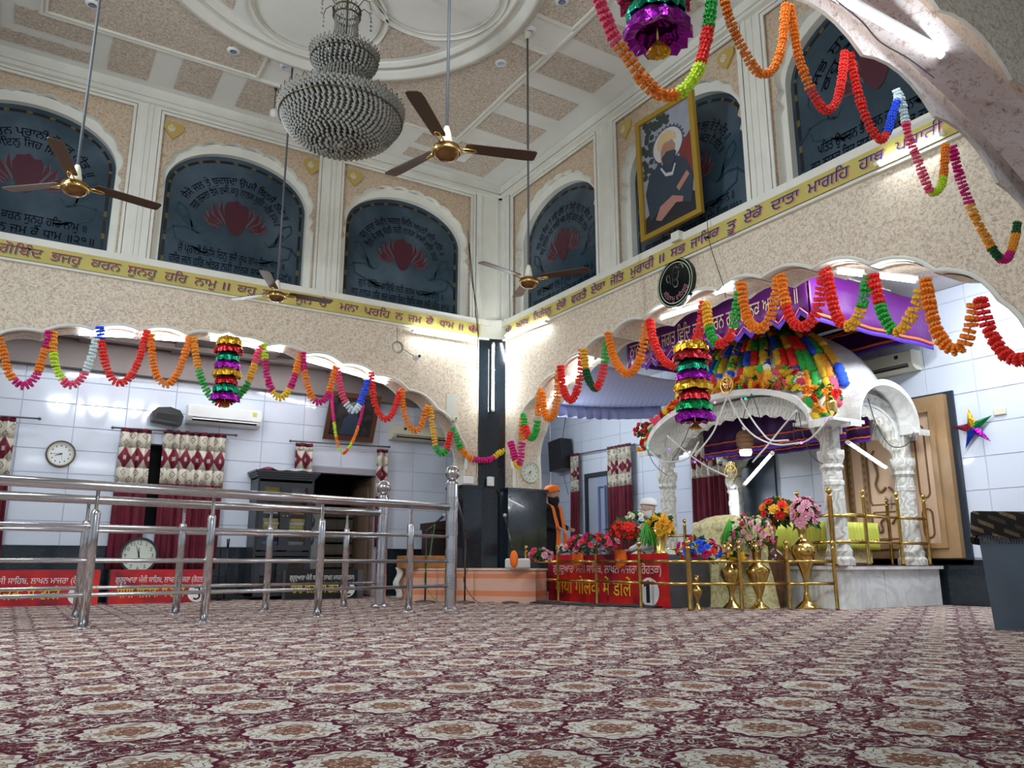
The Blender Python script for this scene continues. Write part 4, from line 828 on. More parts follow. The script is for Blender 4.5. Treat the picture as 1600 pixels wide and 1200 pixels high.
fan_at(432, 462, 2.30, 8.95, ((408, 413), (529, 472), (355, 465)), 'small brown ceiling fan before the left banner, under the chandelier')
fan_at(822, 440, 4.50, 6.92, ((738, 405), (927, 424), (805, 475)), 'brown ceiling fan in front of the corner window')

# ============================================================ CHANDELIER
M_CRY = mat('cut_crystal', (.36, .35, .31), .10, .6); M_ABR = mat('antique_brass', (.12, .10, .06), .35, .9)
def crystal(m, p, s):
    x, y, z = p; m.add([(x, y, z + s * 1.2), (x + s, y, z), (x, y + s, z), (x - s, y, z), (x, y - s, z), (x, y, z - s * 1.2)], [(0, 1, 2), (0, 2, 3), (0, 3, 4), (0, 4, 1), (5, 2, 1), (5, 3, 2), (5, 4, 3), (5, 1, 4)])
M_BOWL = mat('smoky_bowl_glass', (.07, .065, .055), .25, .3); cx, cy = CEX, CEY; ch = thing('chandelier', (cx, cy, CEZ), 'huge tiered crystal chandelier hanging from the ceiling medallion', 'chandelier')
def bowl(R0, zt, depth, name, s):
    f = MB()
    for k, (r_, z_) in enumerate(((R0, zt), (R0 * .99, zt - depth * .28), (R0 * .55, zt - depth * .9))): f.tube([(cx + r_ * cos(2 * pi * i / 48), cy + r_ * sin(2 * pi * i / 48), z_) for i in range(48)], .008, 5, closed=True)
    for i in range(44):                                   # lattice crown
        a, b_ = 2 * pi * i / 44, 2 * pi * (i + .5) / 44; c_ = 2 * pi * (i + 1) / 44; f.tube([(cx + R0 * cos(a), cy + R0 * sin(a), zt), (cx + (R0 + .02) * cos(b_), cy + (R0 + .02) * sin(b_), zt + .055), (cx + R0 * cos(c_), cy + R0 * sin(c_), zt)], .004, 4)
    b = f.build(name, M_ABR, ch)
    g_ = MB(); g_.lathe([((R0 - .03) * cos(t * pi / 24) ** .55 if t < 12 else 0, zt - (depth - .02) * sin(t * pi / 24) ** 1.25 + .02) for t in range(13)], (cx, cy, 0), 40, caps=False); g_.build('glass_bowl', M_BOWL, b)
    q = MB(); rows = int(depth * 24 + R0 * 26)
    for j in range(rows):
        t = j / rows; r_ = R0 * cos(t * pi / 2) ** .55 if t < .999 else .01; z_ = zt - depth * sin(t * pi / 2) ** 1.25 + .01; n = max(6, int(2 * pi * r_ / (s * 2.3)))
        for i in range(n): a = 2 * pi * (i + (j % 2) * .5) / n; crystal(q, (cx + r_ * cos(a), cy + r_ * sin(a), z_ + random.uniform(-.004, .004)), s * random.uniform(.85, 1.1))
    for r_ in (.015, .05, .09, .13, .17):
        n = max(3, int(2 * pi * r_ / (s * 2.1)))
        for i in range(n): a = 2 * pi * i / n + r_ * 9; crystal(q, (cx + r_ * cos(a), cy + r_ * sin(a), zt - depth - .005 + r_ * .25), s)
    q.build('crystal_drops', M_CRY, b, kind='stuff'); return b
def strands(r0, z0, r1, z1, n, s, name='crystal_strands'):
    q = MB(); L_ = math.hypot(r1 - r0, z1 - z0); k = int(L_ / (s * 2.2))
    for i in range(n):
        a = 2 * pi * i / n
        for j in range(k): t = j / k; r_ = r0 + (r1 - r0) * t - .03 * sin(pi * t); crystal(q, (cx + r_ * cos(a), cy + r_ * sin(a), z0 + (z1 - z0) * t), s)
    q.build(name, M_CRY, ch, kind='stuff')
bowl(.60, 4.84, .36, 'lower_bowl', .024); bowl(.33, 5.44, .22, 'upper_bowl', .022)
strands(.12, 5.90, .18, 5.46, 26, .011); strands(.20, 5.30, .34, 4.86, 40, .011); strands(.10, 5.40, .10, 5.0, 14, .013)
m = MB(); m.tube([(cx, cy, 4.9), (cx, cy, CEZ - .02)], .014, 6); m.lathe([(.0, 6.60), (.10, 6.58), (.13, 6.63)], (cx, cy, 0), 16); m.build('stem', M_ABR, ch)
m = MB()
for zz in (5.98, 5.90): m.tube([(cx + .135 * cos(2 * pi * i / 24), cy + .135 * sin(2 * pi * i / 24), zz) for i in range(24)], .009, 5, closed=True)
for i in range(16): a = 2 * pi * i / 16; m.tube([(cx + .13 * cos(a), cy + .13 * sin(a), 5.90), (cx + .145 * cos(a + .2), cy + .145 * sin(a + .2), 5.98), (cx + .13 * cos(a + .39), cy + .13 * sin(a + .39), 5.90)], .005, 4)
m.build('crown', M_ABR, ch)
for i in range(8):
    a = 2 * pi * i / 8; m = MB(); pts = [(cx + r_ * cos(a), cy + r_ * sin(a), z_) for r_, z_ in ((.12, 6.0), (.18, 6.07), (.24, 6.04), (.26, 5.97))]; m.tube(pts, .005, 5); arm = m.build('crystal_arm', M_ABR, ch)
    q = MB(); [crystal(q, (pts[-1][0], pts[-1][1], 5.95 - k * .05), .016) for k in range(3)]; q.build('crystal_pendants', M_CRY, arm, kind='stuff')

# downlights, smoke bulb
for k, (x, y) in enumerate(((447, 103), (828, 47), (365, 78), (145, 5), (783, 97), (878, 0))):
    p = onZ(x, y, CEZ); t = thing('downlight', p, ['round ceiling downlight at the top of the left fan rod', 'round ceiling downlight at the top of the right fan rod', 'unlit recessed downlight in the flecked panel left of the chandelier', 'unlit recessed downlight in the top left corner', 'recessed downlight in the bright flecked panel right of the chandelier', 'recessed downlight cut by the top edge of the photo'][k], 'lamp', 'recessed ceiling downlights')
    m = MB(); m.lathe([(.045, -.03), (.075, -.028), (.08, -.012), (.08, 0)], p, 20, caps=False); m.build('rim', M_WHITE, t)
    m = MB(); m.lathe([(0, -.024), (.045, -.024), (.045, -.03)], p, 16, caps=False); m.build('lens', mat('grey_lamp_glass', (.16, .20, .26), .25) if k not in (0, 1, 4) else mat('bright_lamp_glass', (.5, .58, .7), .2), t)
p = onZ(431, 137, CEZ); t = thing('pendant_globe', p, 'small white globe hanging left of the chandelier', 'lamp')
pb = (p + (onY(431, 178, p.y) - p) * 1); m = MB(); m.tube([p, (p.x, p.y, pb.z + .07)], .006, 5); m.lathe([(.03, -.0), (.02, -.02), (.01, -.05)], p, 10); m.build('cord', M_BLACK, t)
m = MB(); m.ball((p.x, p.y, pb.z), (.055, .055, .065), 14, 10); m.build('globe', M_WHITE, t)
# ============================================================ STEEL RAILINGS
def steel_rail(posts, endp, zs, ball_z, label, left_x, tops):
    t = thing('steel_railing', (endp[0], endp[1], 0), label, 'railing'); n = len(posts)
    allp = posts + [endp]; dx = (allp[-1][0] - allp[0][0]); sl = (allp[-1][1] - allp[0][1]) / dx
    P = lambda x, z: (x, allp[0][1] + sl * (x - allp[0][0]), z)
    for i, z in enumerate(zs):
        m = MB(); r_ = .042 if i == 0 else .017; m.tube([P(left_x, z), P(endp[0] - .02, z)], r_, 12); m.build('handrail' if i == 0 else 'rail', M_STEEL, t)
    for x, y in posts:
        y = P(x, 0)[1]; m = MB(); zt = zs[0]
        m.lathe([(.037, .01), (.037, zt - .22), (.031, zt - .20), (.015, zt - .19), (.015, zt)], (x, y, 0), 12); p = m.build('post', M_STEEL, t)
        m = MB(); m.lathe([(.065, 0), (.062, .008), (.04, .02)], (x, y, 0), 16); m.build('floor_flange', M_STEEL, p)
    x, y = endp[0], P(endp[0], 0)[1]; m = MB(); prof = [(.064, .01)]
    z = .1
    zt = ball_z - .10
    for zc in (.22, .50, .80, 1.08):
        if zc > zt: break
        for k in range(7): prof += [(.064, zc + k * .022), (.070, zc + k * .022 + .004), (.070, zc + k * .022 + .013), (.064, zc + k * .022 + .017)]
    prof += [(.064, zt - .03), (.072, zt - .025), (.066, zt - .0), (.035, zt + .025)]
    m.lathe(prof, (x, y, 0), 28, smooth=False); p = m.build('end_post', M_STEEL, t)
    m = MB(); m.ball((x, y, ball_z), .084, 24, 16); m.build('ball_finial', M_STEEL, p)
    m = MB(); m.lathe([(.11, 0), (.105, .012), (.066, .035)], (x, y, 0), 20); m.build('floor_flange', M_STEEL, p); return t
steel_rail([(-1.35, 6.9), (-.4, 7.05), (.55, 7.22), (1.49, 7.42), (2.57, 7.66), (3.62, 7.90)], (4.17, 8.02), [1.115, .79, .52, .255], 1.50, 'nearer stainless steel railing with ball-topped end post', -1.6, 1.13)
steel_rail([(-1.2, 8.3), (-.3, 8.43), (.58, 8.57), (1.46, 8.70), (2.38, 8.84), (3.30, 8.98)], (3.77, 9.05), [1.09, .80, .53, .275], 1.40, 'further stainless steel railing standing behind the nearer one', -1.5, 1.10)

# ============================================================ LEFT AISLE FURNISHINGS
def diamond_mat(name, axis):
    m = mat(name, (.6, .58, .5), .75); g = NG(m); p, xs = g.pos(); u = xs[axis]; z = xs[2]
    U = g.math('DIVIDE', u, .155); V = g.math('DIVIDE', z, .20)
    fu = g.math('ABSOLUTE', g.math('SUBTRACT', g.math('FRACT', U), .5)); fv = g.math('ABSOLUTE', g.math('SUBTRACT', g.math('FRACT', V), .5)); dd = g.math('ADD', fu, fv)
    U2 = g.math('ADD', U, .5); V2 = g.math('ADD', V, .5); fu2 = g.math('ABSOLUTE', g.math('SUBTRACT', g.math('FRACT', U2), .5)); fv2 = g.math('ABSOLUTE', g.math('SUBTRACT', g.math('FRACT', V2), .5)); d2 = g.math('ADD', fu2, fv2)
    md = g.math('MINIMUM', dd, d2); ring = g.math('MULTIPLY', g.step(md, .16, .02), g.math('SUBTRACT', 1, g.step(md, .25, .02)))
    c = g.mix(g.math('MULTIPLY', ring, .8), (.62, .58, .48), (.07, .05, .04)); c = g.mix(g.math('SUBTRACT', 1, g.step(md, .06, .02)), c, (.25, .18, .12)); g.col(c); return m
M_DIA = {0: diamond_mat('cream_diamond_print_x', 0), 1: diamond_mat('cream_diamond_print_y', 1)}
def band_mat(name, axis):
    m = mat(name, (.2, .01, .03), .75); g = NG(m); p, xs = g.pos(); u = xs[axis]; z = xs[2]
    U = g.math('DIVIDE', u, .155); fu = g.math('ABSOLUTE', g.math('SUBTRACT', g.math('FRACT', U), .5)); to = g.n('ShaderNodeTexCoord'); so = g.n('ShaderNodeSeparateXYZ'); g.inp(so.inputs[0], to.outputs['Object'])
    fz = g.math('ABSOLUTE', g.math('SUBTRACT', g.math('DIVIDE', so.outputs[2], .27), .5)); d = g.math('ADD', fu, g.math('MULTIPLY', fz, .9))
    c = g.mix(g.step(d, .55, .03), (.17, .008, .03), (.60, .56, .46)); f = g.math('MAXIMUM', fu, g.math('MULTIPLY', fz, 1.2)); c = g.mix(g.math('SUBTRACT', 1, g.step(f, .12, .03)), c, (.55, .50, .42)); g.col(c); return m
M_BND = {0: band_mat('burgundy_diamond_band_x', 0), 1: band_mat('burgundy_diamond_band_y', 1)}
def curtain(mp, axis, u0, u1, v0, v1, label, header=True, nfold=None, waist=None, hd=.66, group=None, d=.09, flare=0):
    """pleated curtain from v1 down to v0"""
    t = thing('curtain', mp((u0 + u1) / 2, v0, d), label, 'curtain', group); nf = nfold or max(2, round(abs(u1 - u0) / .12)); seed = random.random() * 6
    def fn(a, v):
        ph = a * nf * 2 * pi + seed; w_ = 1 + flare * (v1 - v) / (v1 - v0); uc = (u0 + u1) / 2
        if waist: wv, wf = waist; w_ *= 1 - wf * math.exp(-((v - wv) / .3) ** 2)
        u = uc + (u0 + (u1 - u0) * a - uc) * w_ + .012 * sin(ph * .5 + v); return mp(u, v, d + .032 * sin(ph) + .012 * sin(ph * 2.3 + v * 2))
    n = nf * 10
    def seg(a, b, name, mm, rows=2): m = MB(); m.grid(n, rows, lambda i, j: fn(i, a + (b - a) * j)); return m.build(name, mm, t, solid=.004)
    if header:
        seg(v1 - .055, v1, 'loop_strip', M_BURG, 1); h = hd
        seg(v1 - .055 - h * .32, v1 - .055, 'printed_band', M_DIA[axis]); seg(v1 - .055 - h * .32 - .27, v1 - .055 - h * .32, 'diamond_band', M_BND[axis]); seg(v1 - .055 - h * .64 - .27, v1 - .055 - h * .32 - .27, 'printed_band', M_DIA[axis])
        seg(v0, v1 - .055 - h * .64 - .27, 'drape', M_BURG, 10)
    else: seg(v0, v1, 'drape', M_BURG, 10)
    return t
ML = mY(YB)
def crod(a, b, label):
    t = thing('curtain_rod', a, label, 'curtain rod'); m = MB(); m.tube([a, b], .012, 8); m.build('rod', M_STEELD, t)
    for p, s in ((a, -1), (b, 1)): m = MB(); m.ball(p, .022, 10, 6); m.build('finial', M_STEELD, t)
M_STEELD = mat('dark_steel', (.15, .15, .16), .3, .9)
crod(ML(.98, 2.29, .11), ML(2.60, 2.32, .11), 'dark curtain rod over the shuttered window behind the railings')
curtain(ML, 0, 1.10, 1.46, .42, 2.30, 'narrow burgundy curtain with cream diamond header, left of the window gap', d=.11, flare=.15)
curtain(ML, 0, 1.64, 2.46, .42, 2.32, 'wide burgundy curtain with cream diamond header, right of the window gap', d=.11)
crod(ML(-1.6, 2.30, .11), ML(.12, 2.33, .11), 'dark curtain rod at the left edge of the photo')
curtain(ML, 0, -.95, -.13, .42, 2.32, 'burgundy curtain with printed header cut by the left edge of the photo', d=.11, flare=.10)
crod(ML(3.40, 2.30, .11), ML(5.00, 2.33, .11), 'dark curtain rod over the dark doorway')
curtain(ML, 0, 3.48, 3.74, 1.80, 2.28, 'short bunched printed curtain left of the dark doorway', hd=.2, d=.12)
curtain(ML, 0, 4.80, 4.98, .75, 2.28, 'narrow printed curtain pulled right of the dark doorway', d=.12)
# clocks
def clock(c, r, nrm_mp, label, rim, face, ring=None, numerals=True, hands=(11.0, 57), parent=None):
    t = thing('wall_clock', nrm_mp(c[0], c[1] - r, .03), label, 'clock'); cir = lambda q: [(c[0] + q * cos(k * pi / 20), c[1] + q * sin(k * pi / 20)) for k in range(40)]
    m = MB(); m.prism(cir(r), [cir(r * .88)], nrm_mp, 0, .05); m.build('rim', rim, t)
    if ring: m = MB(); m.prism(cir(r * .88), [cir(r * .78)], nrm_mp, 0, .04); m.build('inner_ring', ring, t)
    m = MB(); m.prism(cir(r * (.78 if ring else .88)), [], nrm_mp, 0, .02); f = m.build('dial', face, t); s = -1 if nrm_mp(1, 0, 0)[1] == 1 else 1; R_ = r * (.62 if ring else .70)
    m = MB()
    for k in range(1, 13):
        a = pi / 2 - k * pi / 6; x0, z0 = R_ * cos(a), R_ * sin(a)
        if numerals:
            _, _, xa, xb, ya, yb = text_geo(str(k)); h = r * .30; put_text(m, str(k), lambda x, y: nrm_mp(c[0] + s * (x0 - (xb - xa) * h / 2 + x), c[1] + z0 - .35 * h + y, .022), h=h)
        else: m.add([nrm_mp(c[0] + s * (x0 + dx), c[1] + z0 + dz, .022) for dx, dz in ((-.006, -.01), (.006, -.01), (.006, .01), (-.006, .01))], [(0, 1, 2, 3)])
    m.build('numerals', M_BLACK, f)
    for l, w_, ang in ((.42, .014, hands[0] * 30 + hands[1] * .5), (.60, .009, hands[1] * 6), (.62, .004, 160)):
        a = pi / 2 - radians(ang); m = MB(); dx, dz = cos(a), sin(a); m.add([nrm_mp(c[0] + s * (x_ * dx - y_ * dz) * r, c[1] + (x_ * dz + y_ * dx) * r, .025) for x_, y_ in ((-.12, -w_ * 3), (l, -w_), (l, w_), (-.12, w_ * 3))], [(0, 1, 2, 3)]); m.build('hand', M_BLACK, f)
M_CLF = mat('white_clock_face', (.70, .74, .74), .4); M_CLG = mat('pale_green_clock_face', (.66, .72, .62), .4)
clock((.41, 1.90), .175, ML, 'small round dark-rimmed wall clock on the white tiles', mat('dark_brown_rim', (.03, .018, .012), .35), M_CLF, mat('cream_ring', (.62, .58, .42), .5), False, (7.5, 45))
MQ = lambda u, v, d: (u, 11.68 - d, v)
clock((1.44, .60), .235, MQ, 'large round clock leaning behind the red sign, before the curtains', mat('dark_grey_rim', (.02, .02, .022), .3), M_CLG, None, True, (10.95, 57))
m = MB(); m.box(1.30, 11.69, 0, 1.58, 11.74, .62); m.build('clock_stand', M_BLACK, None, 'dark low stand behind the large round clock', 'stand')
mJ = lambda u, v, d: (u, 10.20 - d - .10 * max(0, (v - 1.7)), v)
clock((6.62, 1.86), .165, mJ, 'pale round clock on the pier right of the black corner', mat('pale_ivory_rim', (.60, .62, .48), .35), M_CLG, None, False, (6, 40))
# air conditioners
def aircon(mp, u0, u1, v0, v1, label, body, s=1, sticker=False):
    t = thing('air_conditioner', mp((u0 + u1) / 2, v0, .1), label, 'air conditioner'); h = v1 - v0; dp = .22; m = MB(); N = 10
    prof = [(v1, 0), (v1, dp * .8), (v1 - h * .08, dp), (v0 + h * .35, dp), (v0 + h * .12, dp * .85), (v0, dp * .55), (v0, 0)]
    m.add([mp(u, z, d) for u in (u0, u1) for z, d in prof], [tuple(range(7)), tuple(range(13, 6, -1))] + [(k, (k + 1) % 7, 7 + (k + 1) % 7, 7 + k) for k in range(7)]); m.build('body', body, t)
    m = MB(); a, b = u0 + (u1 - u0) * .06, u1 - (u1 - u0) * .06; m.add([mp(u, z, d) for u, z, d in ((a, v0 + h * .30, dp + .002), (b, v0 + h * .30, dp + .002), (b, v0 + h * .12, dp * .87 + .002), (a, v0 + h * .12, dp * .87 + .002))], [(0, 1, 2, 3)]); m.build('air_slot', M_BLACK, t)
    m = MB(); m.add([mp(u, z, d) for u, z, d in ((a, v0 + h * .26, dp + .004), (b, v0 + h * .26, dp + .004), (b, v0 + h * .19, dp + .02), (a, v0 + h * .19, dp + .02))], [(0, 1, 2, 3)]); m.build('louvre', body, t)
    m = MB(); q = (u1 - .10) if s > 0 else (u0 + .10)
    if sticker: m.prism(rect(q - .03, v0 + h * .6, q + .03, v0 + h * .85), [], mp, dp, dp + .003); m.build('rating_sticker', mat('yellow_green_sticker', (.55, .60, .12), .5), t)
    else: m.prism(rect(u0 + .18, v0 + h * .62, u0 + .23, v0 + h * .80), [], mp, dp, dp + .003); m.build('logo_badge', M_BLACK, t)
aircon(ML, 1.90, 2.92, 2.44, 2.70, 'white wall air conditioner above the wide curtain behind the left arch', M_WHITE, sticker=True)
aircon(ML, 5.02, 6.05, 2.46, 2.70, 'ivory wall air conditioner at the right end of the left aisle', M_IVORY)
aircon(mX(XB), 5.73, 6.70, 2.96, 3.22, 'ivory wall air conditioner behind the purple canopy', M_IVORY)
# speakers
t = thing('loudspeaker', ML(1.62, 2.40, .15), 'black wedge loudspeaker on the tiles beside the white air conditioner', 'loudspeaker')
m = MB(); pr = [(1.44, 2.42), (1.82, 2.38), (1.84, 2.50), (1.79, 2.58), (1.66, 2.62), (1.50, 2.60), (1.43, 2.53)]; m.prism(pr, [], ML, .03, .26); m.build('cabinet', M_BLACK, t)
m = MB(); m.prism([(1.48, 2.44), (1.78, 2.41), (1.79, 2.50), (1.50, 2.53)], [], ML, .26, .265); m.build('grille', mat('black_mesh', (.02, .02, .022), .8, bump=.5, bscale=300), t)
t = thing('loudspeaker', onX(872, 735, 9.7), 'black box loudspeaker high on the tiled wall behind the right arch', 'loudspeaker'); c_ = onX(873, 718, 9.6)
m = MB(); m.prism([(c_.y - .27, 2.42), (c_.y + .20, 2.38), (c_.y + .25, 3.02), (c_.y - .20, 3.06)], [], mX(9.78), 0, .28); m.build('cabinet', M_BLACK, t)
m = MB(); m.tube([(9.7, c_.y, 3.05), (9.82, c_.y, 3.7)], .008, 4); m.tube([(9.7, c_.y, 2.4), (9.8, c_.y - .05, 1.9)], .006, 4); m.build('cable', M_BLACK, t)
# tilted picture over the doorway
t = thing('picture_frame', (4.3, 11.85, 2.38), 'dark painting in a brown frame tilted forward over the doorway', 'picture')
PT = lambda u, v, d: (u, YB - .06 - .30 * (v - 2.38) / .7 - d, v)
m = MB(); m.prism(rect(3.90, 2.38, 4.72, 3.08), [rect(3.97, 2.45, 4.65, 3.01)], PT, 0, .04); m.build('frame', mat('brown_frame_wood', (.10, .035, .02), .4), t)
m = MB(); m.prism(rect(3.97, 2.45, 4.65, 3.01), [], PT, 0, .01); pa = m.build('painting', mat('dark_painting', (.03, .03, .035), .25, var=.8, vscale=9), t)
m = MB(); m.prism([(4.31 + .10 * cos(k * pi / 8), 2.86 + .10 * sin(k * pi / 8)) for k in range(16)], [], PT, .01, .013); m.build('painted_halo', mat('grey_halo', (.22, .22, .20), .5), pa)
m = MB(); m.prism([(4.15, 2.47), (4.47, 2.47), (4.44, 2.70), (4.36, 2.78), (4.35, 2.90), (4.27, 2.90), (4.26, 2.78), (4.18, 2.70)], [], PT, .013, .016); m.build('painted_figure', mat('dark_blue_robe_paint', (.03, .05, .09), .5), pa)
GP = lambda x, y: onY(x, y, 11.45)
garland([GP(*q) for q in ((518, 600), (519, 630), (522, 660), (527, 690), (535, 708), (545, 700), (555, 680), (563, 655), (568, 632))], [(.30, 'magenta'), (.42, 'lime'), (.50, 'orange'), (.56, 'lime'), (.62, 'red'), (.68, 'lime'), (.82, 'orange'), (1, 'magenta')], 'thin garland draped over the dark tilted picture above the doorway', .05, group=None)
# display cupboard
M_CAB = mat('dark_grey_cupboard', (.028, .032, .040), .4); X0, X1, Y0, Y1 = 2.88, 3.70, 11.50, 11.93
t = thing('display_cupboard', (3.29, 11.7, 0), 'dark glass-fronted display cupboard left of the doorway', 'cupboard')
m = MB(); m.box(X0, Y0 + .02, .05, X0 + .03, Y1, 1.70); m.box(X1 - .03, Y0 + .02, .05, X1, Y1, 1.70); m.box(X0, Y1 - .02, .05, X1, Y1, 1.70); m.box(X0, Y0 + .02, .05, X1, Y1, .12); m.box(X0 + .03, Y0 + .04, .60, X1 - .03, Y1, .66); m.build('carcass', M_CAB, t)
for z in (.92, 1.18, 1.42): m = MB(); m.box(X0 + .03, Y0 + .06, z, X1 - .03, Y1 - .02, z + .015); m.build('shelf', M_CAB, t)
m = MB(); 
for k in range(4): m.box(X0 - .02 * k, Y0 - .02 * k, 1.68 + .03 * k, X1 + .02 * k, Y1, 1.71 + .03 * k)
m.build('cornice', M_CAB, t)
M_CG = mat('cupboard_glass', (.9, .95, 1), .03, trans=1)
for k in range(2):
    for z0, z1 in ((.68, 1.64), (.14, .58)):
        a, b = X0 + .03 + k * .38, X0 + .41 + k * .38; m = MB(); f = lambda u, v, d: (u, Y0 - d, v); m.prism(rect(a, z0, b, z1), [rect(a + .07, z0 + .07, b - .07, z1 - .07)], f, -.02, 0); dr = m.build('door', M_CAB, t)
        m = MB(); m.prism(rect(a + .07, z0 + .07, b - .07, z1 - .07), [], f, -.012, -.009); m.build('pane', M_CG, dr); m = MB(); m.ball((b - .03 if k == 0 else a + .03, Y0 - .012, (z0 + z1) / 2), .012, 8, 6); m.build('knob', M_BRASS, dr)
random.seed(3)
BK = [mat('book_cover_%s' % n, c, .6) for n, c in (('white', (.7, .7, .66)), ('yellow', (.7, .5, .05)), ('orange', (.7, .2, .02)), ('grey', (.3, .32, .34)), ('blue', (.10, .16, .4)))]
places = ['top left', 'top right', 'second left', 'second right', 'third left', 'third right', 'lowest left', 'lowest right']
for i, z in enumerate((1.435, 1.195, .935, .66)):
    for k in range(2):
        col = [[1, 3], [0, 2], [0, 0], [4, 3]][i][k]; n = [3, 2, 4, 3][i]
        for j in range(n): a = X0 + .12 + k * .38 + random.uniform(-.01, .02); m = MB(); m.bbox(a, Y0 + .10, z + j * .05, a + .22, Y0 + .32, z + j * .05 + .046, .004); m.build('wrapped_book', BK[(col + (j % 2) * (i == 2)) % 5], None, 'cloth-wrapped book, %s of the stack on the %s cupboard shelf' % (['lowest', 'second', 'third', 'topmost'][j if j < n - 1 else 3], places[i * 2 + k]), 'book', 'wrapped books, cupboard shelf ' + places[i * 2 + k])
for lab, c, a, hh in (('pink folded cloth in the lower right door of the cupboard', (.75, .04, .14), X0 + .50, .14), ('pale folded cloth in the lower left door of the cupboard', (.5, .55, .6), X0 + .12, .10)):
    m = MB(); m.grid(10, 6, lambda u, v: (a + .24 * u, Y0 + .06 + .2 * v, .125 + hh * (sin(pi * u) * sin(pi * v)) ** .4 + .01 * sin(14 * u))); m.build('folded_cloth', mat('cloth_' + lab[:4], c, .8), None, lab, 'cloth', solid=.004)
for lab, c, a, b in (('maroon cloth lying on top of the cupboard', (.22, .015, .04), X0 + .02, X0 + .30), ('crumpled pale cloth lying on top of the cupboard', (.45, .45, .45), X0 + .32, X1 - .02)):
    m = MB(); m.grid(14, 6, lambda u, v: (a + (b - a) * u, Y0 + .02 + .35 * v, 1.802 + .07 * (sin(pi * u) * sin(pi * (v * .9 + .05))) ** .5 * (.7 + .3 * sin(11 * u + 5 * v)))); m.build('crumpled_cloth', mat('top_' + lab[:4], c, .85), None, lab, 'cloth', solid=.004)
# doorway frame and open leaf, things inside
t = tag(thing('door_1', (4.31, YB, 0)), kind='structure'); M_DF = mat('grey_lilac_door_frame', (.34, .32, .36), .5)
m = MB(); m.prism([(3.70, 0), (3.70, 1.95), (4.92, 1.95), (4.92, 0), (4.82, 0), (4.82, 1.86), (3.79, 1.86), (3.79, 0)], [], ML, -.12, .04); m.build('door_frame', M_DF, t)
m = MB(); m.box(4.78, YB + .02, .02, 4.82, YB + .95, 1.84); lf = m.build('door_leaf', mat('brown_door_leaf', (.16, .10, .07), .5, var=.3, vscale=5), t)
for z0, z1 in ((.15, .85), (.98, 1.70)): m = MB(); m.box(4.765, YB + .15, z0, 4.78, YB + .80, z1); m.build('door_panel', mat('brown_door_panel', (.20, .13, .09), .5), lf)
m = MB(); m.box(3.82, YB + .75, 0, 4.22, YB + .80, 1.52); gd = m.build('glass_panel', mat('frosted_glass_panel', (.36, .38, .36), .3), None, 'pale frosted panel with dark emblems standing inside the doorway', 'panel')
for z in (1.30, 1.00, .72): m = MB(); put_text(m, '☬', lambda x, y: (3.90 + x, YB + .745, z + y), w=.22, bold=.03); m.build('painted_emblem', mat('dark_blue_emblem', (.02, .05, .12), .5), gd)
t = thing('stone_shelf', (4.5, YB + .9, 0), 'grey layered stone shelving seen inside the doorway', 'shelf')
for k in range(7): m = MB(); m.bbox(4.28, YB + .72, .03 + k * .20, 4.76, YB + 1.02, .20 + k * .20, .012); m.build('slab', mat('grey_stone_slab', (.10, .09, .07), .8, var=.3), t)
# red donation signs
def sign_mat():
    m = mat('red_sunburst_print', (.4, .01, .02), .4); g = NG(m); p, xs = g.obj(); n = g.noise(p, 2.2, 2, .5, .4); g.col(g.ramp(n, [(.32, (.12, .004, .02)), (.5, (.50, .008, .015)), (.72, (.70, .03, .015))])); return m
M_SGN = sign_mat(); M_YEL = mat('yellow_lettering', (.85, .70, .02), .5); M_WLT = mat('white_lettering', (.82, .82, .82), .5)
def red_sign(t, mp, u0, u1, v0, v1, num, sgn, d=0.0, base=M_SGN, back=None):
    """sgn = +1 when reading runs towards +u"""
    m = MB(); m.prism(rect(min(u0, u1), v0, max(u0, u1), v1), [], mp, d, d + .012); b = m.build('printed_face', base, t); W_, H_ = abs(u1 - u0), v1 - v0
    q = lambda x, y: mp(u0 + sgn * x, v0 + y, d + .0135)
    m = MB(); put_text(m, 'ਗੁਰੂਦੁਆਰਾ ਮੰਜੀ ਸਾਹਿਬ, ਲਾਖਨ ਮਾਜਰਾ (ਰੋਹਤਕ)', lambda x, y: q(W_ * .05 + x, H_ * .62 + y), w=W_ * .90, h=H_ * .24, bold=.02); m.build('white_line', M_WLT, b)
    m = MB(); put_text(m, 'माया गोलक में डालें', lambda x, y: q(W_ * .07 + x, H_ * .18 + y), w=W_ * .66, h=H_ * .42, bold=.055); m.build('yellow_line', M_YEL, b)
    m = MB(); R_ = H_ * .27; cx_, cz_ = W_ * .86, H_ * .28; m.add([q(cx_ + R_ * 1.05 * cos(k * pi / 12), cz_ + R_ * sin(k * pi / 12)) for k in range(24)], [tuple(range(24))]); o = m.build('white_disc', M_WLT, b)
    m = MB(); _, _, xa, xb, ya, yb = text_geo(num, .09); hh = H_ * .58; m2 = lambda x, y: mp(u0 + sgn * (cx_ - (xb - xa) * hh / 2 + x), v0 + cz_ - .35 * hh + y, d + .015); (m.add([m2(x_ * hh + (xb - xa) * hh / 2 - .02, y_ * hh) for x_, y_ in ((-.09, 0), (.09, 0), (.09, .72), (-.03, .72), (-.20, .60), (-.20, .50), (-.09, .54))], [tuple(range(7))]) if num == '1' else put_text(m, num, m2, h=hh, bold=.09)); m.build('number', M_BLACK, b)
def donation_box(x0, x1, y0, y1, h, label, num, sw, base=M_SGN, dark=None):
    t = thing('donation_box', ((x0 + x1) / 2, (y0 + y1) / 2, 0), label, 'donation box'); m = MB(); m.bbox(x0, y0, 0.0, x1, y1, h, .006); m.build('box', dark or mat('grey_box_sheet', (.09, .09, .10), .5), t); return t
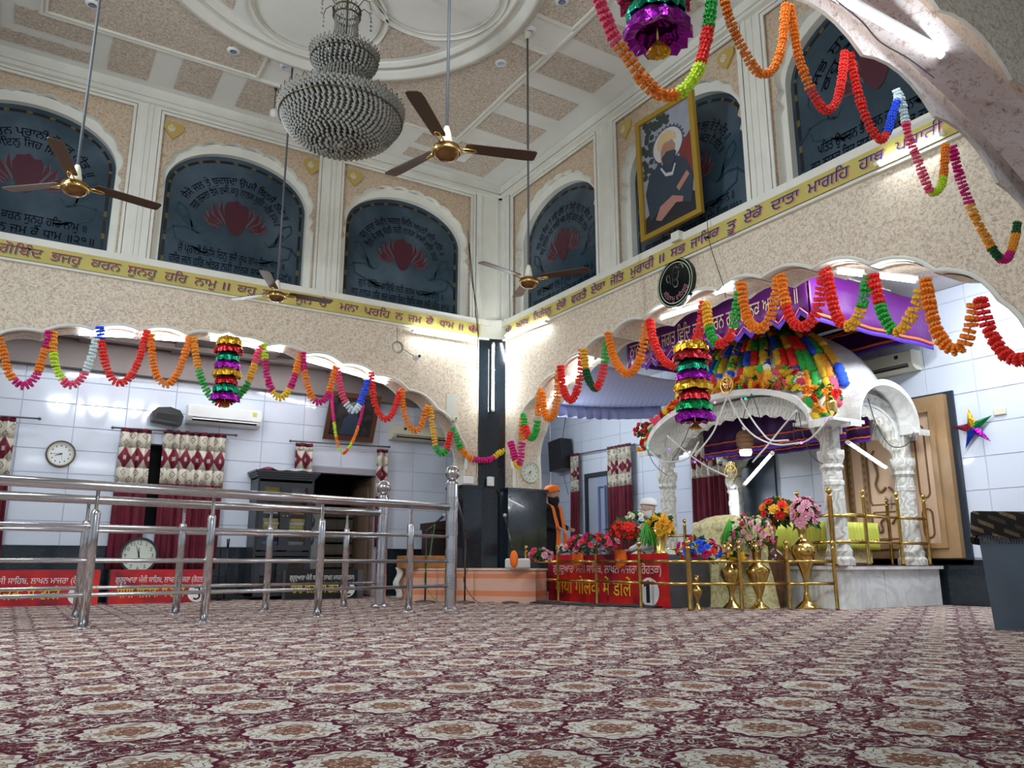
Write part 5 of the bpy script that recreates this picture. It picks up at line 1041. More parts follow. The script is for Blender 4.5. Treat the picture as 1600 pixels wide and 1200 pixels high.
t = donation_box(-1.05, .98, 11.35, 11.62, .42, 'donation box with red printed front at the far left', '4', 1); red_sign(t, mY(11.35), -.55, .985, 0.0, .42, '4', 1)
t = donation_box(1.10, 2.32, 11.35, 11.62, .42, 'donation box with red printed front marked 3 below the large clock', '3', 1); red_sign(t, mY(11.35), 1.10, 2.32, 0.0, .42, '3', 1)
t = donation_box(3.30, 4.45, 11.32, 11.46, .40, 'dark donation box marked 2 before the doorway', '2', 1); red_sign(t, mY(11.32), 3.30, 4.35, .02, .42, '2', 1, base=mat('dim_dark_print', (.012, .011, .011), .4))
t = donation_box(6.44, 7.08, 6.98, 9.42, .60, 'donation box with red printed front marked 1 behind the brass rail', '1', -1); red_sign(t, mX(6.44), 9.42, 6.98, 0.0, .61, '1', -1)
# orange-cloth dais
def towel():
    m = mat('peach_striped_towel', (.70, .40, .28), .9); g = NG(m); p, xs = g.pos(); z = xs[2]; n = g.noise(p, 60, 3, .6)
    b1 = g.math('LESS_THAN', g.math('ABSOLUTE', g.math('SUBTRACT', z, .115)), .034); b2 = g.math('LESS_THAN', g.math('ABSOLUTE', g.math('SUBTRACT', z, .335)), .03)
    c = g.mix(g.math('MULTIPLY', n, .5), (.74, .47, .36), (.66, .30, .18)); c = g.mix(g.math('MULTIPLY', g.math('ADD', b1, b2), .75), c, (.72, .19, .05)); g.col(c); g.bump(n, .6, .01); return m
t = thing('dais', (5.3, 9.6, 0), 'low dais draped in peach towelling with orange stripes, before the black corner', 'dais')
m = MB(); m.prism([(4.62, 10.42), (4.66, 10.30), (5.62, 8.86), (5.78, 8.76), (6.18, 9.10), (6.18, 10.36), (5.60, 10.40)], [], lambda u, v, d: (u, v, d), 0, .41); m.build('platform', towel(), t)
m = MB(); m.prism([(4.60, 10.43), (4.64, 10.29), (5.61, 8.83), (5.78, 8.73), (6.19, 9.08), (6.19, 10.37), (5.60, 10.41)], [], lambda u, v, d: (u, v, d), .41, .43); m.build('top_cloth', mat('peach_cloth_top', (.78, .52, .42), .9, bump=.5), t)
m = MB(); m.grid(8, 10, lambda u, v: (4.58 - .05 * sin(pi * u) + .03 * sin(9 * v), 10.28 + .14 * u, .44 - .40 * v)); m.build('knotted_end', mat('pale_knotted_cloth', (.55, .55, .50), .9), t, solid=.01)
# bench (harmonium box), lectern, microphone stands
t = thing('harmonium', (5.2, 10.2, .43), 'brown wooden harmonium case on the dais', 'harmonium'); a, b = onY(627, 886, 10.2), onY(700, 886, 10.2)
m = MB(); m.bbox(a.x, 10.1, .43, b.x, 10.36, .60, .006); m.build('case', M_WOOD, t)
for x in (a.x + .02, b.x - .05): m = MB(); m.box(x, 10.095, .43, x + .03, 10.10, .60); m.build('end_strip', mat('yellow_wood_strip', (.42, .22, .05), .4), t); 
for x in (a.x + .035, b.x - .035):
    for z in (.47, .56): m = MB(); m.ball((x, 10.092, z), .01, 8, 6); m.build('stud', M_BRASS, t)
t = thing('lectern', (5.7, 11.2, 0), 'dark lectern with sloped top behind the steel end post', 'lectern'); a, b = onY(668, 815, 11.2), onY(702, 815, 11.2)
m = MB(); m.bbox(a.x, 11.05, 0, b.x + .1, 11.4, 1.02, .01); m.build('body', M_DKW, t) if 'M_DKW' in globals() else m.build('body', mat('dark_lectern_wood', (.02, .010, .008), .4), t)
m = MB(); m.prism([(a.x - .03, 1.0), (b.x + .13, 1.0), (b.x + .13, 1.18), (a.x - .03, 1.10)], [], mY(11.2), -.2, .2); m.build('sloped_top', mat('dark_lectern_top', (.03, .012, .010), .35), t)
def mic_stand(base, h, boom, label, mic=True, curl=False):
    x, y = base[0], base[1]; t = thing('microphone_stand', (x, y, base[2]), label, 'microphone stand'); z0 = base[2]
    m = MB(); m.lathe([(.14, 0), (.13, .015), (.03, .03)], (x, y, z0), 20); m.build('round_base', M_STEELD, t)
    m = MB(); m.tube([(x, y, z0 + .02), (x, y, z0 + h)], .012, 8); m.tube([(x, y, z0 + h * .55), (x, y, z0 + h)], .010, 8); m.build('pole', mat('brown_grey_pole', (.06, .04, .035), .35, .5), t)
    m = MB(); m.ball((x, y, z0 + h), .022, 8, 6); m.build('clutch', M_BLACK, t); tip = Vector((x, y, z0 + h)) + Vector(boom)
    m = MB(); m.tube([(x - boom[0] * .2, y - boom[1] * .2, z0 + h - boom[2] * .2), tip], .008, 8); m.build('boom', M_STEELD, t)
    if mic:
        d = Vector(boom).normalized(); m = MB(); m.tube([tip, tip + d * .14], [.013, .018], 10); mc = m.build('microphone', M_BLACK, t); m = MB(); m.ball(tip + d * .16, .028, 12, 8); m.build('mic_head', mat('silver_mesh', (.45, .45, .47), .4, .8), mc)
    m = MB(); m.tube(smooth([tip, Vector((x + .03, y - .03, z0 + h * .6)), Vector((x - .03, y - .02, z0 + h * .3)), Vector((x + .12, y - .1, z0 + .02)), Vector((x + .3, y - .25, z0 + .015))], 6), .005, 4); m.build('cable', mat('green_cable', (.12, .35, .06), .5) if curl else M_BLACK, t); return t
def fl_at(x, D): p = onD(x, 938, D); return (p.x, p.y, 0)
fb = onZ(664, 941); mic_stand((fb.x, fb.y, 0), .92, (.10, -.05, .10), 'microphone stand left of the nearer steel end post', curl=True)
fb = onZ(726, 942); mic_stand((fb.x, fb.y, 0), .93, (-.14, .09, .60), 'tall microphone stand right of the nearer steel end post', mic=False)
a = onD(800, 888, 10.6); mic_stand((a.x, a.y, .0), .70, (-.05, .03, .26), 'silver-headed microphone on a short stand before the right plinth')
t = thing('crutch_stand', onY(356, 925, 11.7), 'thin black upright microphone stand left of the cupboard', 'microphone stand'); a = onY(357, 842, 11.7); m = MB(); m.tube([(a.x, 11.7, 0), (a.x, 11.7, a.z - .1)], .010, 6); m.lathe([(.12, 0), (.02, .02)], (a.x, 11.7, 0), 14); m.build('pole', M_BLACK, t); m = MB(); m.tube([(a.x, 11.7, a.z - .12), (a.x, 11.7, a.z)], [.014, .024], 8); m.build('microphone', M_BLACK, t)
# ============================================================ SHRINE ROOM (right arcade)
LZ = lambda u, v, d: (u, v, d)
t = thing('marble_platform', (8.9, 7.3, 0), 'white marble platform carrying the domed shrine', 'platform')
m = MB(); m.prism([(8.02, 5.76), (9.74, 5.76), (9.74, 9.25), (7.86, 9.25), (7.86, 5.92)], [], LZ, 0, .435); m.build('core', M_MARB, t)
sl = [(8.03, 8.62), (8.63, 9.32), (9.33, 9.74)]
for a, b in sl: m = MB(); m.bbox(a, 5.745, .0, b - .006, 5.77, .43, .003); m.build('facing_slab', M_MARB, t)
for k in range(5): a = 5.93 + k * .66; m = MB(); m.bbox(7.845, a, 0, 7.87, a + .654, .43, .003); m.build('facing_slab', M_MARB, t)
m = MB(); m.prism([(7.99, 5.70), (9.76, 5.70), (9.76, 9.28), (7.80, 9.28), (7.80, 5.88)], [], LZ, .43, .47); m.build('top_slab', M_MARB, t)
m = MB(); rr = random.Random(4)
for i in range(150):
    for (x, y, dx, dy) in ((8.0 + i * .0115, 5.71, .006, -.02), (7.81, 5.9 + i * .022, -.02, .006)): m.add([(x, y, .475), (x + dx * .6, y + dy * .6, .474), (x + dx + rr.uniform(-.01, .01), y + dy, .462), (x - .003, y + .004, .478)], [(0, 1, 2), (0, 2, 3)])
m.build('fringe', mat('dark_rug_fringe', (.05, .03, .035), .9), t, kind='stuff')
m = MB(); m.box(7.83, 5.73, .47, 9.72, 9.2, .476); m.build('rug', mat('dark_red_rug', (.14, .02, .025), .95, var=.4, vscale=20), None, 'thin dark red rug covering the marble platform', 'rug')

# marble shrine (baldachin)
sh = thing('marble_shrine', (8.88, 7.4, .476), 'carved white marble shrine with cusped arches and ribbed dome', 'shrine'); PZ = .476
PX0, PX1, PY0, PY1 = 8.16, 9.58, 5.98, 8.80; SPR = 1.78
for x, y in ((PX0, PY0), (PX0, PY1), (PX1, PY0), (PX1, PY1)):
    oc = lambda th: 1 / max(abs(cos(th)), abs(sin(th)), (abs(cos(th)) + abs(sin(th))) * .78)
    m = MB(); m.lathe([(.175, PZ), (.175, PZ + .07), (.145, PZ + .10), (.155, PZ + .16), (.135, PZ + .20), (.125, PZ + .24)], (x, y, 0), 32, smooth=False, sq=oc); p = m.build('pillar_base', M_CARV, sh)
    m = MB(); m.lathe([(.125, PZ + .24), (.120, PZ + .9), (.130, PZ + .92), (.130, PZ + .96), (.118, PZ + .98), (.115, SPR - .22)], (x, y, 0), 32, smooth=False, sq=oc); m.build('pillar_shaft', M_CARV, sh)
    m = MB(); m.lathe([(.115, SPR - .22), (.145, SPR - .18), (.125, SPR - .14), (.150, SPR - .08), (.16, SPR - .04), (.16, SPR + .02)], (x, y, 0), 32, smooth=False, sq=oc); m.build('pillar_capital', M_CARV, sh)
def bangla(c, a, z0, h, n=28, e=.85): return [(c + a * cos(pi * i / n), z0 + h * sin(pi * i / n) ** e) for i in range(n + 1)]
def face(mp, c, a, hin, top, h, name):
    o = foils(c, a - .09, SPR, hin, 13, .045, 6); outer = bangla(c, a + .10, 2.10, h - .02)
    poly = [(c + a + .10, SPR)] + outer + [(c - a - .10, SPR)] + list(reversed([(u, v) for u, v in o])); m = MB(); m.prism(poly, [], mp, -.06, .06); p = m.build(name, M_CARV, sh)
    o2 = foils(c, a - .09, SPR, hin, 13, .045, 6); pb = MB()
    o3 = bangla(c, a - .16, SPR + .25, hin - .13); i3 = bangla(c, a - .13, SPR + .23, hin - .08)
    pb.prism(i3 + list(reversed(o3)), [], mp, .06, .075); pb.build('carved_band', M_MARB, p)
def eave(mp, c, a, z0, h, d0, d1, name, ext=.0):
    m = MB(); up = bangla(c, a, z0, h); up = [(c + a + ext, z0)] + up + [(c - a - ext, z0)]; lo = [(c + (u - c) * .985, v - .045) for u, v in up]; m.prism(up + list(reversed(lo)), [], mp, d0, d1); r = m.build(name, M_MARB, sh)
    m = MB(); lip_ = [(u, v + .0) for u, v in up]; l2 = [(c + (u - c) * .985, v - .075) for u, v in up]; m.prism(lip_ + list(reversed(l2)), [], mp, d1, d1 + .025); m.build('eave_lip', M_MARB, r); return r
fX = mX(PX0); fY = mY(PY0)
face(fX, 7.39, 1.41, .62, 2.1, .56, 'cusped_arch'); face(fY, 8.87, .71, .52, 2.1, .50, 'cusped_arch')
bX = lambda u, v, d: (PX1 + d, u, v); bY = lambda u, v, d: (u, PY1 + d, v)
face(bX, 7.39, 1.41, .50, 2.1, .56, 'cusped_arch'); face(bY, 8.87, .71, .42, 2.1, .50, 'cusped_arch')
eave(fX, 7.39, 1.44, 2.12, .60, .05, .34, 'curved_eave', .20); eave(fY, 8.90, .60, 2.14, .56, .05, .32, 'curved_eave', .20)
eave(bX, 7.39, 1.44, 2.12, .60, .05, .16, 'curved_eave', .12); eave(bY, 8.90, .60, 2.14, .56, .05, .25, 'curved_eave', .12)
m = MB(); m.prism([(PX0 - .36, PY0 - .34), (PX0 + .22, PY0 - .34), (PX0 + .22, PY0 + .1), (PX0 + .1, PY0 + .22), (PX0 - .36, PY0 + .22)], [], LZ, 2.10, 2.14); m.build('corner_eave', M_MARB, sh)
DC = Vector((8.82, 7.39, 2.16)); DA, DB, DH = .96, 1.70, 1.45
def dome_pt(az, el, k=1.0):
    ce_, se = cos(el) ** .85, sin(el); return DC + Vector((DA * k * ce_ * cos(az), DB * k * ce_ * sin(az), DH * k * se))
def eave_z(x, y):
    a = 2.10 + .60 * max(0, 1 - ((y - 7.39) / 1.44) ** 2) ** .425; b = 2.12 + .56 * max(0, 1 - ((x - 8.90) / .60) ** 2) ** .425
    return a if abs(x - 8.87) / DA > abs(y - 7.39) / DB * 1.15 else (b if abs(x - 8.87) / DA < abs(y - 7.39) / DB * .85 else max(a, b, 2.3))
m = MB(); N = 64
vs = []
for j in range(15):
    el = pi / 2 * j / 14 * .985
    for i in range(N): az = 2 * pi * i / N; q_ = dome_pt(az, el, 1 + .012 * abs(cos(az * 10))); q_.z = max(q_.z, eave_z(q_.x, q_.y) - .02); vs.append(q_)
m.add(vs, [(j * N + i, j * N + (i + 1) % N, (j + 1) * N + (i + 1) % N, (j + 1) * N + i) for j in range(14) for i in range(N)] + [tuple(14 * N + i for i in range(N))], 0, True); m.build('ribbed_dome', M_MARB, sh)
# dome garlands: bumpy coloured bunches
def bumpy(m, path, r, seed=0):
    rr = random.Random(seed); n = 9; N = len(path); vs = []
    for i, p in enumerate(path):
        t = (path[min(i + 1, N - 1)] - path[max(i - 1, 0)]).normalized(); a = t.cross(Vector((.3, .2, 1))).normalized(); b = a.cross(t); e = .55 if i in (0, N - 1) else 1
        for k in range(n): th = 2 * pi * k / n; q = r * e * (1 + (.16 if (i % 2) else -.06) + rr.uniform(-.12, .12)); vs.append(p + (a * cos(th) + b * sin(th)) * q)
    m.add(vs, [(i * n + k, i * n + (k + 1) % n, (i + 1) * n + (k + 1) % n, (i + 1) * n + k) for i in range(N - 1) for k in range(n)] + [tuple(range(n)), tuple((N - 1) * n + k for k in range(n))], 0, True)
rr = random.Random(11); NS = 34; pals = [['yellow', 'blue', 'yellow', 'blue', 'yellow'], ['green', 'red', 'dkgreen', 'red', 'green'], ['blue', 'yellow', 'blue', 'yellow', 'gold'], ['pink', 'green', 'red', 'green', 'amber'], ['yellow', 'green', 'yellow', 'red', 'blue']]
for k in range(NS):
    az = radians(98 + (243 - 98) * k / (NS - 1)); pal = pals[k % 5]; e0, e1 = radians(82), radians(7 + 5 * (k % 3)); pth = [dome_pt(az + .10 * sin(3 * k), e0 + (e1 - e0) * i / 50, 1.035) for i in range(51)]; pth = [q for q in pth if q.z > eave_z(q.x, q.y) + .04]; np_ = len(pth) - 1
    g = thing('dome_garland', pth[0], '%s dome strand, %s' % ({0: 'yellow and blue', 1: 'green and red', 2: 'blue, yellow and gold', 3: 'pink, green and amber', 4: 'yellow, green, red and blue'}[k % 5], ['first', 'second', 'third', 'fourth', 'fifth', 'sixth', 'seventh'][k // 5] + ' of its colours from the left'), 'garland', 'garland strands laid over the dome')
    n = 5; off = rr.uniform(0, .4)
    for j in range(n):
        a, b = int(np_ * j / n), int(np_ * (j + 1) / n); m = MB(); bumpy(m, pth[a:b + 1], .047 + .013 * rr.random(), k * 9 + j); m.build('fluffy_bunch', fmat(pal[(j + k // 5) % 5]), g)
# purple ceremonial canopy above
M_PUR = mat('purple_satin', (.11, .005, .16), .4, bump=.3, bscale=12); M_PURD = mat('dark_red_patterned_lining', (.11, .008, .015), .7, var=.6, vscale=22); M_FR = mat('violet_fringe', (.10, .03, .38), .7); M_OF = mat('orange_frill', (.85, .16, .05), .7); M_GLT = mat('pale_gold_lettering', (.78, .62, .40), .4)
cn_ = thing('ceremonial_canopy', (8.6, 7.3, 3.4), 'purple satin ceremonial canopy with gold lettering hung above the dome', 'canopy'); QX0, QX1, QY0, QY1, QZ = 7.30, 9.66, 5.45, 8.60, 3.66
m = MB(); m.grid(20, 24, lambda u, v: (QX0 + (QX1 - QX0) * u, QY0 + (QY1 - QY0) * v, QZ + .10 - .10 * sin(pi * u) * sin(pi * v) + .01 * sin(20 * u))); m.build('lining', M_PURD, cn_, solid=.006)
def valance(mp, u0, u1, z1, h, name, zig=True, tx=None, sgn=1):
    n = max(4, round(abs(u1 - u0) / .21)); U = lambda t: u0 + (u1 - u0) * t; wv = lambda t: .012 * sin(t * n * 2.2)
    m = MB(); m.grid(n * 6, 3, lambda a, b: mp(U(a), z1 - b * (h * (.82 + (.18 * abs(2 * ((a * n) % 1) - 1) if zig else 0))), wv(a) + .01)); p = m.build(name, M_PUR, cn_, solid=.003)
    m = MB(); zf = lambda a: z1 - h * (.82 + (.18 * abs(2 * ((a * n) % 1) - 1) if zig else 0)); m.grid(n * 6, 1, lambda a, b: mp(U(a), zf(a) - b * .075 + .01, wv(a) + .022)); m.build('fringe', M_FR, p, solid=.002)
    m = MB(); m.tube([mp(U(i / (n * 6)), zf(i / (n * 6)) + .015, wv(i / (n * 6)) + .03) for i in range(n * 6 + 1)], .009 if zig else .02, 5); m.build('pink_cord' if zig else 'orange_frill', mat('pink_cord', (.80, .22, .30), .6) if zig else M_OF, p)
    if tx: m = MB(); wd = abs(u1 - u0) * .93; put_text(m, tx, lambda x, y: mp(u0 + sgn * (.10 + x), z1 - h * .68 + y, .038), w=wd, h=h * .50, bold=.035); m.build('gold_lettering', M_GLT, p)
valance(mX(QX0), QY1, QY0, QZ + .10, .56, 'front_valance', tx='ਨਾਨਕ ਅਨਦ ਜਗਤੁ ਵਿਚਿ ਕਲਿ ਤਾਰਨ ਗੁਰੂ ਨਾਨਕ ਆਇਆ ॥', sgn=-1)
valance(mY(QY0), QX0, QX1, QZ + .10, .68, 'side_valance', False); valance(lambda u, v, d: (u, QY1 - d, v), QX0, QX1, QZ + .08, .46, 'far_valance', False); valance(lambda u, v, d: (QX1 - d, u, v), QY0, QY1, QZ + .06, .42, 'rear_valance', False)
for zz, k in ((QZ - .02, .12), (QZ - .10, .26)):
    m = MB(); a0, b0, a1, b1 = QX0 + k, QY0 + k, QX1 - k, QY1 - k; pts = [(a0, b0), (a1, b0), (a1, b1), (a0, b1), (a0, b0)]
    m.tube([Vector((x + (x2 - x) * i / 20, y + (y2 - y) * i / 20, zz + .012 * ((i % 2)))) for (x, y), (x2, y2) in zip(pts, pts[1:]) for i in range(20)], .014, 4); m.build('inner_frill', M_OF, cn_)
for x, y in ((QX0, QY0), (QX0, QY1), (QX1, QY0), (QX1, QY1)): m = MB(); m.tube([(x, y, QZ + .08), (x, y, 3.94)], .004, 4); m.build('hanging_cord', M_WHITE, cn_)
# small inner canopy under the arches
ic = thing('inner_canopy', (8.9, 7.4, 2.1), 'small dark purple canopy with orange frills inside the marble shrine', 'canopy')
M_PUR2 = mat('dark_purple_satin', (.05, .006, .09), .5)
for x in (8.75, 9.25):
    m = MB(); m.grid(60, 2, lambda a, b: (x + .02 * sin(a * 60), 6.15 + 2.45 * a, 2.76 - .68 * b)); m.build('valance', M_PUR2, ic, solid=.003); m = MB(); m.grid(60, 1, lambda a, b: (x - .02 + .02 * sin(a * 60), 6.15 + 2.45 * a, 2.08 - .05 * b)); m.build('fringe', M_FR, ic, solid=.003)
    for z in (2.09, 2.22): m = MB(); m.tube([(x - .03 + .02 * sin(i), 6.15 + 2.45 * i / 60, z + .008 * (i % 2)) for i in range(61)], .011, 4); m.build('orange_frill', M_OF, ic)
# lavender cloth ceiling with ruffle
M_LAV = mat('pale_lavender_cloth', (.50, .55, .82), .75, bump=.2, bscale=4)
lc = thing('cloth_ceiling', (8.3, 9.9, 3.3), 'pale lavender dotted cloth hung as a ceiling with a ruffled edge', 'cloth')
A, B, C_, D_ = Vector((6.95, 9.05, 3.42)), Vector((6.95, 11.6, 3.35)), Vector((9.80, 10.65, 3.30)), Vector((9.80, 8.95, 3.40))
cf = lambda u, v: (A * (1 - u) + D_ * u) * (1 - v) + (B * (1 - u) + C_ * u) * v - Vector((0, 0, .10 * sin(pi * u) + .06 * sin(pi * v)))
m = MB(); m.grid(20, 20, lambda u, v: cf(u, v)); m.build('sheet', M_LAV, lc, solid=.004)
m = MB(); M_DOT = mat('grey_blue_dot_print', (.16, .20, .36), .8)
for i in range(30):
    for j in range(26): c = cf((i + .5 * (j % 2)) / 30, j / 26); m.add([c + Vector((.013 * cos(q), .013 * sin(q), -.006)) for q in (0, pi / 2, pi, 3 * pi / 2)], [(0, 1, 2, 3)])
m.build('printed_dots', M_DOT, lc, kind='stuff')
def ruffle(f, n, h): m = MB(); m.grid(n, 2, lambda a, b: f(a) + Vector((.03 * sin(a * n * .9) * b, .045 * cos(a * n * .8) * b, -h * b))); m.build('ruffle', M_LAV, lc, solid=.003)
ruffle(lambda a: cf(a, 1), 130, .22); ruffle(lambda a: cf(0, a), 100, .18)
# ---- wall pieces of the shrine room
MR = mX(XB)
t = thing('carved_cabinet', (XB - .1, 6.25, .52), 'tall golden-brown carved double door panel in a heavy frame on the far right wall', 'cabinet'); M_GB = mat('golden_brown_wood', (.34, .21, .10), .4, var=.15, vscale=3); M_GBL = mat('pale_peach_panel', (.78, .56, .38), .3); M_GBD = mat('brown_inlay', (.20, .10, .04), .5)
m = MB(); m.prism(rect(5.36, .48, 7.18, 2.62), [], MR, 0.0, .03); m.build('dark_backing', mat('blue_black_border', (.015, .025, .04), .4), t)
m = MB(); m.prism(rect(5.44, .56, 7.10, 2.58), [rect(5.62, .72, 6.92, 2.40)], MR, .0, .12); m.build('outer_frame', M_GB, t)
m = MB(); m.prism(rect(5.58, .68, 6.96, 2.44), [rect(5.64, .74, 6.90, 2.38)], MR, .12, .15); m.build('frame_bead', M_GB, t)
m = MB(); m.prism(rect(5.62, .72, 6.92, 2.40), [], MR, .03, .06); m.build('panel_ground', M_GBL, t)
def stad(u, v0, v1, w_): return [(u + w_ * cos(pi * k / 8), v1 - w_ + w_ * sin(pi * k / 8)) for k in range(9)] + [(u - w_ * cos(pi * k / 8), v0 + w_ - w_ * sin(pi * k / 8)) for k in range(9)]
def outline(f, o, inset, mm, name, par, d=.07): 
    cu = sum(p[0] for p in o) / len(o); cv = sum(p[1] for p in o) / len(o); mx = max(abs(p[0] - cu) for p in o); mv = max(abs(p[1] - cv) for p in o)
    i_ = [(cu + (p[0] - cu) * (1 - inset / mx), cv + (p[1] - cv) * (1 - inset / mv)) for p in o]; m = MB(); m.prism(o, [i_], f, .05, d); return m.build(name, mm, par)
for u in (5.66, 6.02, 6.88 - .22, 6.88):
    m = MB(); m.prism(rect(u - .035, .72, u + .035, 2.40), [], MR, .06, .075); st = m.build('inlaid_stile', M_GB, t)
    m = MB()
    for k in range(16): z = .80 + k * .10; m.add([MR(u + a, z + b, .077) for a, b in ((0, -.04), (.022, 0), (0, .04), (-.022, 0))], [(0, 1, 2, 3)])
    m.build('diamond_inlay', M_GBD, st)
for u in (5.84,): outline(MR, stad(u, 1.30, 2.25, .075), .02, M_GBD, 'stadium_moulding', t); outline(MR, stad(u, .80, 1.18, .075), .02, M_GBD, 'stadium_moulding', t)
outline(MR, [(6.08, 1.25), (6.60, 1.25), (6.62, 1.30), (6.62, 2.2), (6.55, 2.3), (6.14, 2.3), (6.06, 2.2), (6.06, 1.30)], .02, M_GBD, 'door_moulding', t); outline(MR, [(6.08, .80), (6.60, .80), (6.62, .85), (6.62, 1.12), (6.58, 1.17), (6.10, 1.17), (6.06, 1.12), (6.06, .85)], .02, M_GBD, 'door_moulding', t)
m = MB()
for s in (-1, 1):
    pts = [Vector(MR(6.34 + s * x, z, .085)) for x, z in ((.02, 1.48), (.10, 1.42), (.16, 1.52), (.12, 1.66), (.15, 1.80), (.19, 1.90), (.14, 1.98))]; m.tube(smooth(pts, 5), .016, 6)
    pts = [Vector(MR(6.34 + s * x, z, .085)) for x, z in ((.02, 1.0), (.08, 1.07), (.14, 1.02), (.12, .93), (.18, .90), (.20, 1.0))]; m.tube(smooth(pts, 5), .014, 6)
m.build('scroll_carving', M_GBD, t)
for s in (-1, 1): m = MB(); m.prism(rect(6.34 + s * .03 - .008, 1.20, 6.34 + s * .03 + .008, 1.36), [], MR, .07, .10); m.build('handle', M_STEEL, t)
curtain(MR, 1, 11.45, 12.12, .06, 2.72, 'burgundy curtain with printed header right of the pale blue door', d=.12, hd=.72)
curtain(MR, 1, 13.10, 13.42, .06, 2.72, 'narrow burgundy curtain with printed header left of the pale blue door', d=.12, hd=.72)
crod(MR(11.35, 2.68, .12), MR(13.5, 2.70, .12), 'dark curtain rod over the pale blue door')
t = tag(thing('door_3', (XB, 12.6, 0)), kind='structure'); m = MB(); m.prism([(12.24, 0), (12.24, 2.28), (13.05, 2.28), (13.05, 0), (12.98, 0), (12.98, 2.2), (12.31, 2.2), (12.31, 0)], [], MR, -.1, .03); m.build('door_frame', mat('dark_door_frame', (.03, .035, .045), .5), t)
m = MB(); m.prism(rect(12.31, 0, 12.66, 2.18), [], MR, -.04, -.01); lf = m.build('door_leaf', mat('pale_blue_leaf', (.34, .40, .56), .45), t)
for v0, v1 in ((.15, .9), (1.05, 2.0)): outline(MR, rect(12.37, v0, 12.60, v1), .02, mat('pale_blue_moulding', (.28, .33, .48), .45), 'panel_moulding', lf, .0)
curtain(MR, 1, 8.95, 9.95, .3, 2.55, 'wide burgundy curtain with printed header seen through the shrine arch', d=.10, hd=.5)
m = MB(); m.prism(rect(8.2, .58, 8.93, 2.4), [], MR, .002, .05); m.build('dark_shutter', mat('blue_grey_shutter', (.05, .07, .10), .4), None, 'dark blue-grey shutter on the wall behind the shrine', 'shutter')
# foil star
sc_ = onX(1517, 668, XB - .1); t = thing('foil_star', sc_, 'five-pointed foil star of many colours on the tiled wall at right', 'decoration')
for k, c in enumerate(('gold', 'green', 'purple', 'blue', 'pink')):
    a = pi / 2 + .15 - k * 2 * pi / 5; ra, rb = .27, .085; P2 = lambda r_, th, d: (XB - .03 - d, sc_.y - r_ * cos(th), sc_.z + r_ * sin(th)); m = MB()
    m.add([P2(0, 0, .06), P2(rb, a - pi / 5, .03), P2(ra, a, .02), P2(rb, a + pi / 5, .03), P2(ra * .5, a, .07), P2(0, 0, 0), P2(ra * .5, a, 0)], [(0, 1, 4), (1, 2, 4), (2, 3, 4), (3, 0, 4), (5, 1, 6), (1, 2, 6), (2, 3, 6), (3, 5, 6)]); m.build('foil_point', foil(c), t)
# ---- brass railings
def brass_rail(pts, z0, h, rails, label, big=()):
    t = thing('brass_railing', (pts[0][0], pts[0][1], z0), label, 'railing')
    for i, (x, y) in enumerate(pts):
        r_ = .028 if i in big else .021; m = MB(); m.lathe([(r_ * 1.2, z0), (r_, z0 + .02), (r_, z0 + h - .09), (r_ * 1.25, z0 + h - .085), (r_ * 1.25, z0 + h - .07), (r_ * .5, z0 + h - .06), (r_ * .5, z0 + h - .045)], (x, y, 0), 14); p = m.build('post', M_BRASS, t)
        m = MB(); m.ball((x, y, z0 + h - .018), r_ * 1.35, 16, 10); m.build('ball_finial', M_BRASS, p)
    for z in rails: 
        for a, b in zip(pts, pts[1:]): m = MB(); m.tube([(a[0], a[1], z0 + z), (b[0], b[1], z0 + z)], .018, 10); m.build('rail', M_BRASS, t)
fr = [(6.22, onX(x, 900, 6.22).y) for x in (822, 872, 932, 1000)] + [(6.34, 6.56), (6.82, 6.27), (7.36, 6.07), (7.87, 5.87 - .12)]
fr = [(x, y) if i != 7 else (7.80, 5.80) for i, (x, y) in enumerate(fr)]
brass_rail(fr, 0, .74, (.52, .28), 'long low brass railing with ball-topped posts along the front of the shrine', big=(4,))
brass_rail([(7.98, 8.9), (7.98, 8.30), (7.98, 7.75)], PZ, .62, (.40, .22), 'short brass railing on the platform left of the shrine arch')
brass_rail([(7.96, 6.35), (7.96, 5.90), (8.44, 5.80), (9.10, 5.80), (9.66, 5.80)], PZ, .86, (.56, .26), 'taller brass railing on the right side of the marble platform', big=(1,))
brass_rail([(8.62, 6.30), (9.66, 6.30)], PZ, .84, (.62, .30), 'brass rail piece standing behind the right shrine arch')
# ---- draped throne inside, brocade and cushions
def brocade(name, base, alt): 
    m = mat(name, base, .45); g = NG(m); p, xs = g.pos(); n = g.noise(p, 16, 4, .7, 1.2); g.col(g.mix(g.step(n, .52, .05), base, alt)); g.bump(n, .6, .02); return m
M_BRO = brocade('cream_gold_brocade', (.72, .68, .38), (.52, .44, .16)); M_YG = mat('yellow_green_satin', (.62, .66, .10), .5)
t = thing('draped_throne', (8.8, 7.2, PZ), 'cushioned scripture throne draped in cream and gold brocade inside the shrine', 'throne')
m = MB(); m.bbox(8.45, 6.35, PZ, 9.35, 8.3, .98, .03); m.build('mattress', M_BRO, t)
m = MB(); m.grid(90, 4, lambda u, v: (8.40 + .02 * sin(u * 170), 6.30 + 2.05 * u, 1.0 - .34 * v)); m.build('pleated_skirt', M_YG, t, solid=.003)
m = MB(); m.grid(50, 4, lambda u, v: (8.40 + 1.0 * u, 6.29 + .02 * sin(u * 100), 1.0 - .34 * v)); m.build('pleated_skirt', M_YG, t, solid=.003)
m = MB(); m.grid(20, 20, lambda u, v: (8.50 + .75 * u, 6.9 + .9 * v, .99 + .22 * (sin(pi * u) * sin(pi * v)) ** .5 + .01 * sin(17 * u + 9 * v))); m.build('scripture_cover', M_BRO, t, solid=.004)
